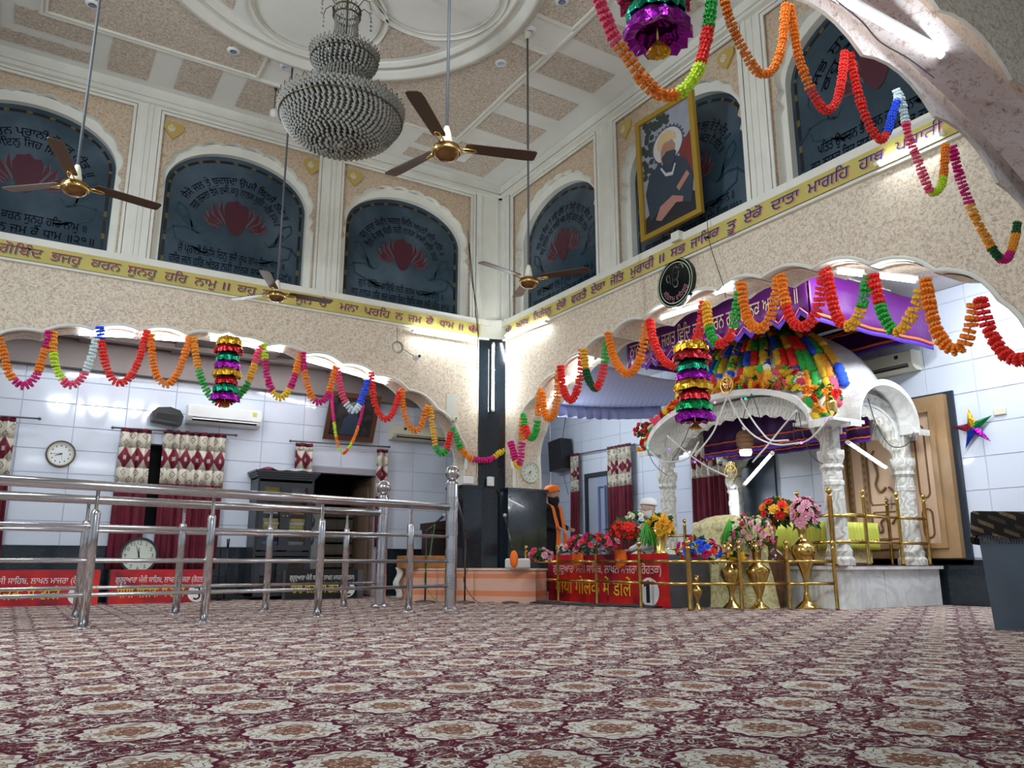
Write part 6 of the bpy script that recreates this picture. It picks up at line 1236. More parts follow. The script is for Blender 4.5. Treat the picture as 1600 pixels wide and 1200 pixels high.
t = thing('brocade_drape', (7.45, 6.95, 0), 'tall mound draped in cream and gold brocade behind the brass vases', 'drape'); 
m = MB(); m.grid(48, 14, lambda u, v: (7.42 + (.20 + .16 * (1 - v) + .02 * sin(u * 2 * pi * 9)) * cos(2 * pi * u), 7.0 + (.45 + .2 * (1 - v) + .02 * sin(u * 2 * pi * 9)) * sin(2 * pi * u), 1.0 * min(1, v * 1.25) ** .9)); m.ball((7.42, 7.0, .92), (.25, .5, .16), 20, 10); m.build('drape_cloth', M_BRO, t)
t = thing('brocade_bolster', (7.5, 8.0, 0), 'low cream brocade bolster behind the magenta roses', 'cushion'); m = MB(); m.ball((7.45, 8.35, .30), (.3, .7, .42), 24, 14); m.build('bolster', mat('pale_sage_cloth', (.60, .64, .52), .8, bump=.4), t)
# ---- vases
def vase(x, y, h, prof, label, mm, name='brass_vase'):
    m = MB(); m.lathe([(r_ * h, z_ * h) for r_, z_ in prof], (x, y, 0), 28); t = thing(name, (x, y, 0), label, 'vase'); m.build('body', mm, t); m = MB(); r_, z_ = prof[-1]; m.lathe([(r_ * h * .93, z_ * h), (r_ * h * 1.06, z_ * h + .004), (r_ * h * 1.02, z_ * h + .012)], (x, y, 0), 24, caps=False); m.build('rim', mm, t); return t
PB = [(.16, 0), (.15, .02), (.06, .10), (.035, .18), (.05, .30), (.13, .45), (.16, .52), (.15, .60), (.06, .68), (.045, .74), (.05, .86), (.085, 1)]
PF = [(.15, 0), (.14, .02), (.05, .09), (.035, .16), (.05, .20), (.10, .34), (.17, .52), (.19, .58), (.08, .66), (.06, .72), (.07, .84), (.14, 1)]
PD = [(.15, 0), (.14, .02), (.05, .10), (.025, .20), (.03, .34), (.07, .48), (.12, .58), (.155, .66), (.15, .73), (.09, .79), (.05, .83), (.05, .92), (.09, 1)]
PBR = [(.13, 0), (.15, .05), (.16, .3), (.17, .5), (.19, .66), (.15, .76), (.07, .82), (.06, .88), (.09, 1)]
def vpos(x, D): p = onD(x, 940, D); return p.x, p.y
vs_ = []
for x, D, h, pr, lab, mm in ((1144, 9.30, .72, PB, 'brass vase with pinched waist holding the blue and crimson flowers', M_BRASS), (1187, 9.26, .74, PF, 'wide-mouthed brass vase holding pink and white rosebuds', M_BRASS), (1213, 9.52, .80, PBR, 'large dark brown glazed vase between the brass ones', mat('brown_glaze', (.10, .045, .025), .12, var=.5)),
                             (1262, 9.28, .93, PD, 'tall slender brass vase holding pink lilies, at the marble platform', M_BRASS), (1090, 9.12, .36, PB, 'small brass vase tucked behind the thick brass post', M_BRASS)):
    x_, y_ = vpos(x, D); vase(x_, y_, h, pr, lab, mm); vs_.append((x_, y_, h))
# ---- bouquets
def blossom_mesh(c, kind='rose'):
    m = MB(); rings = [(.18, .30, 4), (.34, .18, 5), (.5, .02, 7)] if kind == 'rose' else [(.30, .10, 8), (.52, -.02, 11)]
    for r_, z_, n in rings:
        for k in range(n):
            a = 2 * pi * k / n + r_ * 5; w_ = pi / n * 1.15; f = lambda rr_, th, zz: (rr_ * cos(th), rr_ * sin(th), zz)
            m.add([(0, 0, -.15), f(r_ * .55, a - w_, z_ * .3 - .05), f(r_ * .95, a - w_ * .7, z_), f(r_ * 1.08, a, z_ + (.10 if kind == 'rose' else -.03)), f(r_ * .95, a + w_ * .7, z_), f(r_ * .55, a + w_, z_ * .3 - .05)], [(0, 1, 2, 3), (0, 3, 4, 5)])
    m.ball((0, 0, .08), .12, 6, 4); return m.mesh('blossom_' + c + kind, fmat(c), (0, 0, 0))
BM = {}
def blossom(c, kind): 
    if (c, kind) not in BM: BM[(c, kind)] = blossom_mesh(c, kind)
    return BM[(c, kind)]
def bouquet(c, rad, n, cols, size, label, seed, kind='rose', stem_to=None, leaves=40):
    rr = random.Random(seed); t = thing('bouquet', (c[0], c[1], c[2] - rad[2]), label, 'flowers'); m = MB(); c = Vector(c)
    for i in range(leaves):
        a, e = rr.uniform(0, 2 * pi), rr.uniform(-.9, 1.4); d = Vector((cos(a) * cos(e) * rad[0], sin(a) * cos(e) * rad[1], sin(e) * rad[2])) * rr.uniform(.6, 1.05); p = c + d; s = size * rr.uniform(.5, .9); q = d.normalized().cross(Vector((rr.random(), rr.random(), .5))).normalized() * s * .35
        m.add([p - d.normalized() * s, p + q, p + d.normalized() * s * .8 + Vector((0, 0, -.2 * s)), p - q], [(0, 1, 2, 3)])
        if i % 4 == 0: m.tube([c - Vector((0, 0, rad[2] * .9)), p], .003, 3)
    if stem_to:
        for k in range(4): m.tube([Vector(stem_to) + Vector((.01 * k - .015, 0, 0)), c + Vector((.02 * k - .03, 0, 0))], .004, 4)
    m.build('leaves', M_GREEN, t, kind='stuff')
    for i in range(n):
        e = math.asin(max(-1, min(1, 1 - 1.55 * (i + .5) / n))); a = i * 2.39996 + rr.uniform(-.2, .2); d = Vector((cos(a) * cos(e) * rad[0], sin(a) * cos(e) * rad[1], sin(e) * rad[2])); nrm = Vector((d.x / rad[0] ** 2, d.y / rad[1] ** 2, d.z / rad[2] ** 2)).normalized()
        eu = (nrm + Vector((rr.uniform(-.3, .3), rr.uniform(-.3, .3), rr.uniform(-.2, .3)))).to_track_quat('Z', 'Y').to_euler(); inst('blossom', blossom(cols[rr.randrange(len(cols))], kind), t, c + d * rr.uniform(.85, 1.05), eu, size * rr.uniform(.8, 1.2))
    return t
def bq(x, y, D, rad, *a, **k): return bouquet(onD(x, y, D), rad, *a, **k)
bq(1092, 860, 9.10, (.26, .22, .16), 34, ['blue', 'magenta', 'blue', 'red', 'magenta'], .085, 'blue and crimson blossoms spilling over the brass rail', 1, kind='daisy', stem_to=(vs_[0][0], vs_[0][1], .6))
bq(1176, 835, 9.20, (.26, .24, .22), 44, ['palepink', 'palepink', 'cream', 'pink'], .075, 'pink and white rosebuds in the wide brass vase', 2, stem_to=(vs_[1][0], vs_[1][1], .6), leaves=60)
bq(1213, 802, 9.50, (.22, .2, .18), 26, ['red', 'red', 'gold', 'orange', 'palepink'], .11, 'red and orange daisies in the brown glazed vase', 3, kind='daisy', stem_to=(vs_[2][0], vs_[2][1], .7), leaves=60)
bq(1256, 803, 9.28, (.17, .16, .20), 26, ['palepink'], .11, 'pale pink lilies in the tall slender brass vase', 4, kind='daisy', stem_to=(vs_[3][0], vs_[3][1], .8))
bq(928, 850, 10.0, (.30, .40, .13), 46, ['pink', 'magenta', 'palepink', 'pink', 'red'], .085, 'broad heap of magenta and pink roses behind the donation box', 5, leaves=90)
bq(975, 830, 9.8, (.16, .18, .13), 16, ['red'], .15, 'large red dahlias beside the green plastic grass', 6, kind='daisy')
bq(994, 818, 10.0, (.14, .18, .14), 18, ['cream', 'white', 'palepink'], .085, 'white and pale pink blossoms behind the red dahlias', 7)
bq(1031, 824, 9.6, (.15, .15, .15), 22, ['gold', 'gold', 'yellow'], .115, 'big yellow-orange marigold ball in a gold pot', 8)
bq(845, 868, 9.75, (.12, .16, .07), 12, ['palepink', 'pink', 'palepink'], .085, 'pale pink blossoms at the left end of the brass railing', 9)
bq(890, 858, 10.1, (.12, .2, .05), 10, ['palepink', 'cream', 'palepink'], .085, 'small pink and cream blossoms before the person in orange', 10)
bq(1150, 872, 9.25, (.14, .14, .07), 14, ['yellow', 'cream', 'palepink', 'yellow'], .09, 'small yellow and cream roses between the blue bouquet and the wide vase', 12)
bq(1236, 800, 9.45, (.10, .12, .13), 10, ['orange', 'gold', 'red'], .10, 'orange and gold daisies squeezed beside the pink lilies', 13, kind='daisy')
p = onD(1031, 870, 9.6); vase(p.x, p.y, .30, [(.3, 0), (.3, .05), (.2, .15), (.35, .8), (.42, 1)], 'gold pot under the marigold ball', M_GOLD, 'gold_pot').location.z = .605
WLOC['gold_pot'] = Vector((p.x, p.y, .605))
def grass(x, y, D, h, label):
    c = onD(x, y, D); t = thing('plastic_grass', c, label, 'plant'); m = MB(); rr = random.Random(int(x))
    for i in range(110): a = rr.uniform(0, 2 * pi); r_ = rr.uniform(.04, .14); m.tube([c, c + Vector((cos(a) * r_ * .5, sin(a) * r_ * .5, -h * .4)), c + Vector((cos(a) * r_, sin(a) * r_, -h * rr.uniform(.8, 1.05)))], .0035, 3)
    m.build('blades', M_GRASS, t, kind='stuff')
grass(1010, 815, 9.55, .28, 'bright green drooping plastic grass beside the marigold ball'); grass(1140, 810, 9.4, .30, 'bright green drooping plastic grass behind the pink rosebuds')
for x, lab in ((906, 'left'), (974, 'right')):
    c = onX(x, 868, 6.40); m = MB(); m.grid(12, 10, lambda u, v: (6.39 - .04 - .03 * sin(pi * u), c.y + .10 - .20 * u, .66 - .22 * v * (.7 + .3 * sin(pi * u)) + .01 * sin(20 * u))); m.ball((6.38, c.y, .55), (.05, .085, .10), 12, 8); m.build('orange_cloth', M_ORNG, None, 'bunched orange cloth tied over the donation box, %s one of two' % lab, 'cloth', 'orange cloths on donation box 1')
# ---- urns and ornaments on the shrine
def urn(c, label):
    t = thing('gold_urn', c, label, 'vase'); m = MB(); m.lathe([(.055, 0), (.05, .012), (.015, .03), (.015, .05), (.06, .08), (.075, .13), (.07, .20), (.085, .235)], c, 20); m.build('body', M_GOLD, t); return t
ce1 = Vector((7.95, 8.98, 2.125)); urn(ce1, 'gold urn at the left end of the shrine eave'); bouquet(ce1 + Vector((0, .05, .33)), (.15, .17, .12), 16, ['red'], .085, 'red roses in the gold urn at the left end of the eave', 21)
ce2 = Vector((8.08, 5.86, 2.145)); urn(ce2, 'gold urn standing above the front pillar of the shrine'); bouquet(ce2 + Vector((.12, .18, .34)), (.20, .22, .13), 22, ['red', 'amber', 'red', 'green'], .10, 'red and orange flowers above the front pillar', 22)
hp = thing('flower_heap', (8.1, 6.6, 2.3), 'heap of yellow, orange, red and pink artificial flowers along the eave', 'flowers'); rr = random.Random(5)
for i in range(240):
    u = 5.85 + 3.2 * (i / 240); z = 2.12 + .60 * max(0, 1 - ((u - 7.39) / 1.44) ** 2) ** .45; dep = rr.uniform(.0, .16); up_ = rr.uniform(0, .16) * (1.6 if u < 6.9 else .9)
    inst('blossom', blossom(rr.choice(['yellow', 'yellow', 'amber', 'red', 'pink', 'orange', 'yellow', 'green', 'cream']), 'daisy'), hp, (7.83 + dep * .9, u, z + .03 + up_ + dep * .2), (rr.uniform(-.5, .5), -1.0 + rr.uniform(-.5, .5), rr.uniform(0, 6)), rr.uniform(.10, .15))
def khanda_disc(c, r_, label, mp):
    t = thing('gilt_emblem', c, label, 'emblem'); m = MB(); ou = [(c[1] + r_ * cos(k * pi / 16), c[2] + r_ * sin(k * pi / 16)) for k in range(32)]; inn = [(c[1] + r_ * .84 * cos(k * pi / 16), c[2] + r_ * .84 * sin(k * pi / 16)) for k in range(32)]; m.prism(ou, [inn], mp, 0, .02); m.build('ring', M_GOLD, t)
    m = MB(); put_text(m, '☬', lambda x, y: mp(c[1] + r_ * .75 - x, c[2] - r_ * .45 + y, .012), w=r_ * 1.5, bold=.05); m.build('emblem', M_GOLD, t)
k1 = onX(1137, 602, 7.80); khanda_disc(k1, .115, 'round gilt emblem on the crown of the shrine eave', mX(7.80)); k2 = onX(1143, 738, 9.30); khanda_disc(k2, .13, 'round gilt emblem hanging before the rear shrine pillar', mX(9.30))
# wicker lamp, tubes, ribbons and wires
wc = onX(1164, 690, 8.4); t = thing('wicker_lamp', wc, 'brown wicker lampshade hanging in the shrine arch', 'lamp'); m = MB(); m.lathe([(.02, .16), (.07, .145), (.11, .10), (.12, .03), (.115, -.05), (.085, -.08), (.08, -.14)], wc, 18, caps=False); m.build('shade', mat('brown_wicker', (.22, .11, .05), .7, bump=1, bscale=90), t)
for z in (.10, .04, -.02, -.07, -.13): m = MB(); r_ = {.10: .112, .04: .122, -.02: .120, -.07: .095, -.13: .084}[z]; m.tube([(wc.x + r_ * cos(k * pi / 10), wc.y + r_ * sin(k * pi / 10), wc.z + z) for k in range(20)], .007, 5, closed=True); m.build('cane_hoop', mat('dark_cane', (.13, .06, .03), .6), t)
m = MB(); m.tube([(wc.x, wc.y, wc.z + .16), (wc.x, wc.y, 2.10)], .008, 6); m.ball((wc.x, wc.y, wc.z + .19), .03, 10, 6); m.build('cord', M_WHITE, t)
m = MB(); m.lathe([(.0, -.20), (.07, -.19), (.085, -.14), (.08, -.10)], wc, 16, caps=False); m.build('lamp_glass', mat('lit_lamp_glass', (1, 1, 1), .4, emit=5), t)
tube_lamp(onX(1163, 757, 8.05), onX(1206, 708, 7.95), 'slanting lit tube lamp inside the shrine arch, near the wicker shade', m=M_TUBE2, nrm=(1, .2, .3))
tube_lamp(onY(1326, 691, 5.95), onY(1385, 731, 5.95), 'slanting lit tube lamp inside the right-hand shrine arch', m=M_TUBE2, nrm=(.2, 1, .3))
tube_lamp((9.42, 8.66, 1.05), (9.42, 8.66, 1.62), 'upright lit tube lamp on the rear pillar of the shrine', m=M_TUBE2, nrm=(1, 0, 0))
M_RIB = mat('white_ribbon', (.75, .75, .72), .6)
def cable(px, X, r_, mm, label, cat, name, grp=None): t = MB(); t.tube(smooth([onX(x, y, X) for x, y in px], 8), r_, 5); return t.build(name, mm, None, label, cat, grp)
for px, lab in (([(1137, 618), (1126, 645), (1116, 672), (1100, 695), (1085, 712)], 'white ribbon hanging left from the shrine crown'), ([(1137, 618), (1150, 645), (1164, 667), (1185, 685), (1215, 695), (1250, 692)], 'white ribbon swagged right from the shrine crown'), ([(1043, 681), (1065, 700), (1088, 718), (1110, 732), (1136, 744)], 'white ribbon crossing the left haunch of the shrine arch'), ([(1245, 641), (1222, 668), (1200, 695), (1176, 722)], 'straight white strip running down from the shrine eave'), ([(1298, 650), (1280, 672), (1262, 688), (1243, 694)], 'white ribbon by the front pillar of the shrine'), ([(1016, 705), (1030, 718), (1045, 722), (1075, 716), (1092, 690)], 'white bead string at the left shrine pillar'), ([(1158, 622), (1172, 650), (1190, 675), (1205, 688), (1232, 688)], 'second white bead string under the shrine crown')):
    cable(px, 7.76, .011, M_RIB, lab, 'ribbon', 'white_ribbon')
for px, lab in (([(1174, 615), (1165, 640), (1158, 665)], 'short black wire below the shrine crown'), ([(1174, 615), (1182, 635), (1188, 655)], 'right short black wire below the shrine crown'), ([(1248, 645), (1255, 680), (1268, 712), (1285, 725)], 'black wire hanging from the eave beside the front pillar'), ([(1245, 645), (1240, 675), (1243, 700)], 'black wire hanging left of the front pillar'), ([(1010, 700), (1020, 722), (1032, 735), (1043, 743)], 'black fairy-light wire at the left shrine pillar'), ([(1082, 640), (1078, 665), (1065, 695), (1050, 720)], 'black wire on the left haunch of the shrine')):
    cable(px, 7.765, .005, M_WIRE, lab, 'wire', 'black_wire')
tcab = MB(); tcab.tube(smooth([onY(x, y, 5.60) for x, y in ((1356, 622), (1368, 660), (1385, 690), (1400, 699), (1418, 694), (1428, 675))], 8), .006, 4); tcab.build('black_wire', M_WIRE, None, 'black wire looping under the right shrine eave', 'wire')
for k, (x, y, c) in enumerate(((1012, 700, (0, .6, .3)), (1081, 658, (.1, .1, .9)), (1045, 702, (.2, .1, .9)), (1165, 623, (0, .7, .3)), (1117, 629, (.9, .2, .5)), (1290, 654, (.9, .1, .8)), (1086, 722, (.3, .1, .9)), (1252, 692, (.9, .2, .8)), (1094, 626, (.3, .1, .8)))):
    c3 = onX(x, y, 7.75); m = MB(); m.ball(c3, .016, 8, 6); m.build('fairy_light', mat('fairy_%d' % k, c, .3, emit=1.2), None, ['green fairy light at the far left of the shrine', 'blue fairy light on the left haunch', 'violet fairy light at the left pillar top', 'green fairy light near the shrine crown', 'pink fairy light left of the crown', 'magenta fairy light at the front pillar top', 'violet fairy light above the printed curtain', 'pink fairy light right in the arch', 'violet fairy light on the left eave'][k], 'light')
# ---- podium at right, portrait, box, small wall items
a, b_ = onZ(1555, 985), Vector((6.46, 3.42, 0)); t = thing('podium', (a.x + .3, a.y - .3, 0), 'blue-grey podium box at the right edge with a patterned black cloth on top', 'podium')
M_POD = mat('blue_grey_paint', (.13, .17, .22), .55, var=.12, vscale=2)
dv = Vector((.93, -.37, 0)).normalized(); dn = (Vector((a.x, a.y, 0)).normalized() + RT * .12).normalized(); base = [a, a + dv, a + dv + dn * .5, a + dn * .5]
cm = sum(base, Vector()) / 4; m = MB(); top = [cm + (p - cm) * 1.10 + Vector((0, 0, .88)) for p in base]; m.add(base + top, [(0, 1, 2, 3), (4, 5, 6, 7), (0, 1, 5, 4), (1, 2, 6, 5), (2, 3, 7, 6), (3, 0, 4, 7)]); m.build('box', M_POD, t)
def podcloth():
    m = mat('black_tan_block_print', (.02, .018, .015), .9); g = NG(m); p, xs = g.pos(); br = g.n('ShaderNodeTexBrick'); cb = g.n('ShaderNodeCombineXYZ'); g.inp(cb.inputs[0], g.math('ADD', g.math('MULTIPLY', xs[0], .9), xs[1])); g.inp(cb.inputs[1], g.math('ADD', xs[2], g.math('MULTIPLY', xs[0], .35))); g.inp(br.inputs[0], cb.outputs[0]); br.inputs['Scale'].default_value = 3.2; br.inputs['Brick Width'].default_value = .32; br.inputs['Row Height'].default_value = .22; br.inputs['Color1'].default_value = (.34, .24, .13, 1); br.inputs['Color2'].default_value = (.03, .025, .02, 1); br.inputs['Mortar'].default_value = (.008, .007, .006, 1); br.inputs['Mortar Size'].default_value = .06
    n = g.noise(p, 90, 3, .7); g.col(g.mix(g.math('MULTIPLY', g.step(n, .5, .05), .6), br.outputs['Color'], (.02, .015, .01))); return m
M_PC = podcloth(); tt = [cm + (p - cm) * 1.16 for p in base]; up = Vector((0, 0, .895)); ring = []
for i in range(4):
    for k in range(16): ring.append(tt[i] + (tt[(i + 1) % 4] - tt[i]) * k / 16)
m = MB(); n = len(ring); vs = []
for zz, kk in ((.90, .96), (.885, 1.0), (.80, 1.02), (.70, 1.035)):
    for i, q in enumerate(ring): o = cm + (q - cm) * (kk + (.012 * sin(i * 1.7) if kk > 1 else 0)); vs.append(Vector((o.x, o.y, zz + (.015 * sin(i * .9) if zz < .75 else 0))))
m.add(vs, [(r_ * n + i, r_ * n + (i + 1) % n, (r_ + 1) * n + (i + 1) % n, (r_ + 1) * n + i) for r_ in range(3) for i in range(n)] + [tuple(range(n))], 0, True); pc_ = m.build('block_print_cloth', M_PC, t)
m = MB()
for i in range(n * 3): q = ring[(i // 3) % n] + (ring[(i // 3 + 1) % n] - ring[(i // 3) % n]) * ((i % 3) / 3); o = cm + (q - cm) * 1.045; m.tube([(o.x, o.y, .705), (o.x + .004 * sin(i), o.y, .645)], .003, 3, caps=False)
m.build('fringe', M_PC, pc_, kind='stuff')
# portrait in gilt frame leaning in the middle window of the right wall
f0, f1, f2, f3 = onX(996, 195, 6.02), onX(1085, 140, 6.02), onX(1101, 332, 6.28), onX(1006, 380, 6.28)
def PF_(u, v, d=0.0): a_ = f3 + (f2 - f3) * u; b2 = f0 + (f1 - f0) * u; q = a_ + (b2 - a_) * v; return (q.x - d, q.y, q.z)
def PR(o, hs, d0, d1, mm, name, par): m = MB(); m.prism(o, hs, PF_, d0, d1); return m.build(name, mm, par)
t = thing('portrait', (f2 + f3) / 2, 'gilt-framed portrait of a seated turbaned figure with a halo, leaning in the window', 'picture')
PR(rect(0, 0, 1, 1), [rect(.07, .04, .93, .96)], 0, .05, mat('gilt_frame', (.42, .27, .04), .35, .4), 'frame', t); pa = PR(rect(.06, .03, .94, .97), [], 0, .012, mat('grey_sky_paint', (.26, .28, .33), .5, var=.1), 'canvas', t)
el = lambda cx_, cz_, ra, rb, n=24: [(cx_ + ra * cos(2 * pi * k / n), cz_ + rb * sin(2 * pi * k / n)) for k in range(n)]
ca = lambda nm, c: mat('paint_' + nm, c, .5)
PR([(.07, .04), (.93, .04), (.93, .20), (.5, .30), (.07, .18)], [], .012, .013, ca('black', (.012, .012, .018)), 'painted_ground', pa)
m = MB()
for i in range(46): x_, z_ = random.Random(i).uniform(.08, .34), random.Random(i + 99).uniform(.5, .95); m.add([PF_(x_ + a_, z_ + b2, .0135 + i * .00002) for a_, b2 in el(0, 0, .045, .025, 7)], [tuple(range(7))])
for i in range(20): x_, z_ = random.Random(i + 7).uniform(.3, .55), random.Random(i + 199).uniform(.87, .95); m.add([PF_(x_ + a_, z_ + b2, .015 + i * .00002) for a_, b2 in el(0, 0, .045, .02, 7)], [tuple(range(7))])
m.build('painted_foliage', ca('foliage', (.025, .04, .035)), pa)
ray_ = [(.52 + (.30 if k % 2 else .255) * cos(pi * k / 26), .685 + (.165 if k % 2 else .14) * sin(pi * k / 26)) for k in range(52)]
PR(ray_, [], .015, .016, ca('rays', (.07, .07, .09)), 'painted_rays', pa); PR(el(.52, .685, .245, .135, 36), [], .016, .017, ca('halo', (.50, .50, .50)), 'painted_halo', pa)
PR([(.72, .62), (.93, .72), (.93, .30), (.66, .36)], [], .0155, .0162, ca('red', (.16, .02, .02)), 'painted_cushion', pa)
PR([(.16, .14), (.10, .38), (.18, .50), (.36, .575), (.62, .575), (.80, .50), (.90, .34), (.84, .13), (.60, .20), (.3, .18)], [], .017, .018, ca('robe', (.020, .035, .055)), 'painted_robe', pa)
PR([(.25, .13), (.34, .10), (.60, .19), (.70, .17), (.72, .21), (.55, .26), (.34, .22)], [], .018, .019, ca('feet', (.38, .18, .14)), 'painted_feet', pa); PR([(.66, .27), (.84, .36), (.80, .40), (.62, .31)], [], .018, .019, ca('feet', (.38, .18, .14)), 'painted_hand', pa)
PR([(.40, .55), (.40, .66), (.46, .71), (.60, .71), (.65, .66), (.63, .57), (.52, .52)], [], .019, .020, ca('face', (.34, .18, .12)), 'painted_face', pa); PR([(.41, .60), (.50, .635), (.62, .62), (.66, .60), (.62, .53), (.54, .50), (.44, .53)], [], .020, .021, ca('beard', (.03, .04, .06)), 'painted_beard', pa)
PR([(.36, .67), (.34, .73), (.42, .79), (.56, .80), (.66, .75), (.67, .70), (.52, .725)], [], .0205, .0215, ca('turban', (.55, .40, .20)), 'painted_turban', pa); PR(ous_ := [(.38, .52), (.46, .44), (.58, .42), (.64, .50), (.62, .51), (.57, .45), (.47, .465), (.40, .53)], [], .021, .022, ca('pearl', (.45, .47, .50)), 'painted_necklace', pa)
m = MB(); m.box(6.20, onX(1057, 358, 6.2).y - .03, 4.19, 6.33, onX(1057, 358, 6.2).y + .10, 4.30); m.build('wooden_wedge', M_CREAM, None, 'small pale wedge holding the foot of the gilt-framed portrait', 'wedge')
# small items on the walls
c = onY(652, 557, 10.45); t = thing('dome_camera', c, 'small round security camera on the speckled wall left of the corner', 'camera'); m = MB(); m.ball(c, (.05, .05, .04), 14, 8); m.lathe([(.03, 0), (.05, .05), (.05, .07)], (c.x, c.y + .0, c.z), 12, axis='y'); m.build('housing', M_WHITE, t); m = MB(); m.ball((c.x + .015, c.y - .04, c.z), .025, 10, 8); m.build('lens', M_BLACK, t)
c = onY(620, 543, 10.52); m = MB()
for k in range(4): m.tube([(c.x + (.07 + .006 * k) * cos(i * pi / 12), 10.50 - .008 * k, c.z + (.075 + .004 * k) * sin(i * pi / 12)) for i in range(24)], .007, 5, closed=True)
m.build('cable_coil', mat('grey_beige_cable', (.34, .32, .26), .6), None, 'coiled grey cable beside the small security camera', 'cable')
m = MB(); m.tube(smooth([Vector((c.x + .07, 10.5, c.z)), onY(640, 552, 10.5), onY(650, 557, 10.45)], 6), .005, 4); m.tube([(c.x, 10.5, c.z + .07), (c.x - .02, 10.5, c.z + .32)], .004, 4); m.build('camera_cable', M_WIRE, None, 'thin dark cable running to the small security camera', 'cable')
c = onY(710, 655, 10.46); t = thing('dome_camera', c, 'second small security camera low on the wall near the arch foot', 'camera'); m = MB(); m.ball(c, (.04, .04, .045), 12, 8); m.lathe([(.03, 0), (.04, .07)], c, 12, axis='y'); m.build('housing', M_IVORY, t); m = MB(); m.ball((c.x + .01, c.y - .035, c.z + .01), .015, 8, 6); m.build('lens', M_BLACK, t)
p0, p1 = onY(697, 651, YW), onY(713, 617, YW); m = MB(); m.prism(rect(p0.x, p0.z, p1.x, p1.z), [], mY(YW), 0.001, .012); m.build('blank_plate', mat('pale_plate', (.60, .62, .56), .5), None, 'blank pale rectangular plate on the speckled wall near the black corner', 'plate')
for x, y, w_, h_, lab in ((733, 750, .17, .11, 'white cable box on top of the left granite plinth'), (768, 752, .10, .14, 'white socket box hanging on the black granite corner')):
    c = onY(x, y, 10.36); m = MB(); m.bbox(c.x - w_ / 2, 10.36, c.z - h_ / 2, c.x + w_ / 2, 10.42, c.z + h_ / 2, .006); m.build('junction_box', M_WHITE, None, lab, 'box')
m = MB(); m.tube(smooth([onY(x, y, 10.35) for x, y in ((745, 752), (752, 735), (758, 722), (765, 728), (768, 742))], 6), .004, 4); m.tube(smooth([onY(x, y, 10.35) for x, y in ((747, 520), (745, 600), (747, 680), (744, 745))], 6), .004, 4); m.build('loose_cable', M_WIRE, None, 'loose dark cables down the edge of the black granite corner', 'cable')
m = MB(); m.tube(smooth([onX(x, y, 6.22) for x, y in ((1104, 335), (1108, 375), (1118, 410), (1130, 445), (1134, 465))], 6), .005, 4); m.build('hanging_wire', M_WIRE, None, 'thin black wire from the gilt portrait down to the right arch', 'wire')
m = MB(); m.tube(smooth([onY(x, y, 10.40) for x, y in ((733, 380), (738, 430), (742, 470), (747, 525))], 6), .008, 4); m.tube(smooth([onY(x, y, 10.38) for x, y in ((731, 360), (736, 430), (745, 480), (748, 528))], 6), .006, 4); m.build('hanging_wire', M_WIRE, None, 'bundle of black wires hanging beside the third window', 'wire')
m = MB(); m.tube(smooth([onY(x, y, 1.92) for x, y in ((1300, -5), (1345, 32), (1375, 65), (1420, 92), (1460, 122))], 6), .004, 4); m.build('soffit_wire', mat('grey_wire', (.25, .25, .25), .5), None, 'thin grey wire tacked along the near arch soffit', 'wire')
m = MB(); m.tube(smooth([onX(x, y, 9.4) for x, y in ((1290, 640), (1360, 505), (1440, 468))], 6), .004, 4); m.build('room_wire', M_WIRE, None, 'thin black wire across the shrine room ceiling', 'wire')
m = MB(); m.grid(30, 6, lambda u, v: (5.55 + .70 * u + .25 * v, 9.15 - 2.1 * u + .15 * sin(9 * u), .006 + .02 * sin(pi * v) + .006 * sin(30 * u))); m.build('black_mat', mat('dark_grey_felt', (.05, .045, .05), .95), None, 'rumpled dark felt strip lying before the brass railing', 'mat', solid=.006)
c = onD(808, 878, 10.4); m = MB(); m.bbox(c.x - .12, c.y - .1, .43, c.x + .15, c.y + .12, .56, .02); m.build('white_cushion', mat('white_cushion', (.7, .7, .68), .8), None, 'white cushion on the dais beside the brass railing', 'cushion')
m = MB(); c = onD(803, 876, 10.2); m.ball((c.x, c.y, .55), (.05, .06, .11), 12, 8); m.build('orange_cloth', M_ORNG, None, 'small bunched orange cloth by the leftmost brass post', 'cloth')

c = onX(1562, 643, XB - .02); m = MB(); m.bbox(XB - .03, c.y - .07, c.z - .04, XB, c.y + .07, c.z + .04, .006); m.build('wall_socket', M_IVORY, None, 'small ivory socket on the white tiles right of the foil star', 'socket')
# ============================================================ PEOPLE
def skin_body(name, joints, edges, mm, parent, sub=2):
    """joints: {name: (pos, rx, ry)}; one continuous surface grown over the skeleton"""
    names = list(joints); me = bpy.data.meshes.new(name); me.from_pydata([joints[n][0] for n in names], [(names.index(a), names.index(b)) for a, b in edges], []); o = bpy.data.objects.new(name, me); COL.objects.link(o)
    sk = o.modifiers.new('s', 'SKIN'); sk.use_smooth_shade = True
    for i, n in enumerate(names): me.skin_vertices[0].data[i].radius = (joints[n][1], joints[n][2] if len(joints[n]) > 2 else joints[n][1]); me.skin_vertices[0].data[i].use_root = i == 0
    sb = o.modifiers.new('b', 'SUBSURF'); sb.levels = sub; sb.render_levels = sub; dg = bpy.context.evaluated_depsgraph_get(); dg.update(); nm = bpy.data.meshes.new_from_object(o.evaluated_get(dg)); nm.materials.clear(); nm.materials.append(mm); bpy.data.objects.remove(o)
    r = bpy.data.objects.new(name, nm); COL.objects.link(r); r.parent = parent; WLOC[r.name] = WLOC[parent.name]; return r
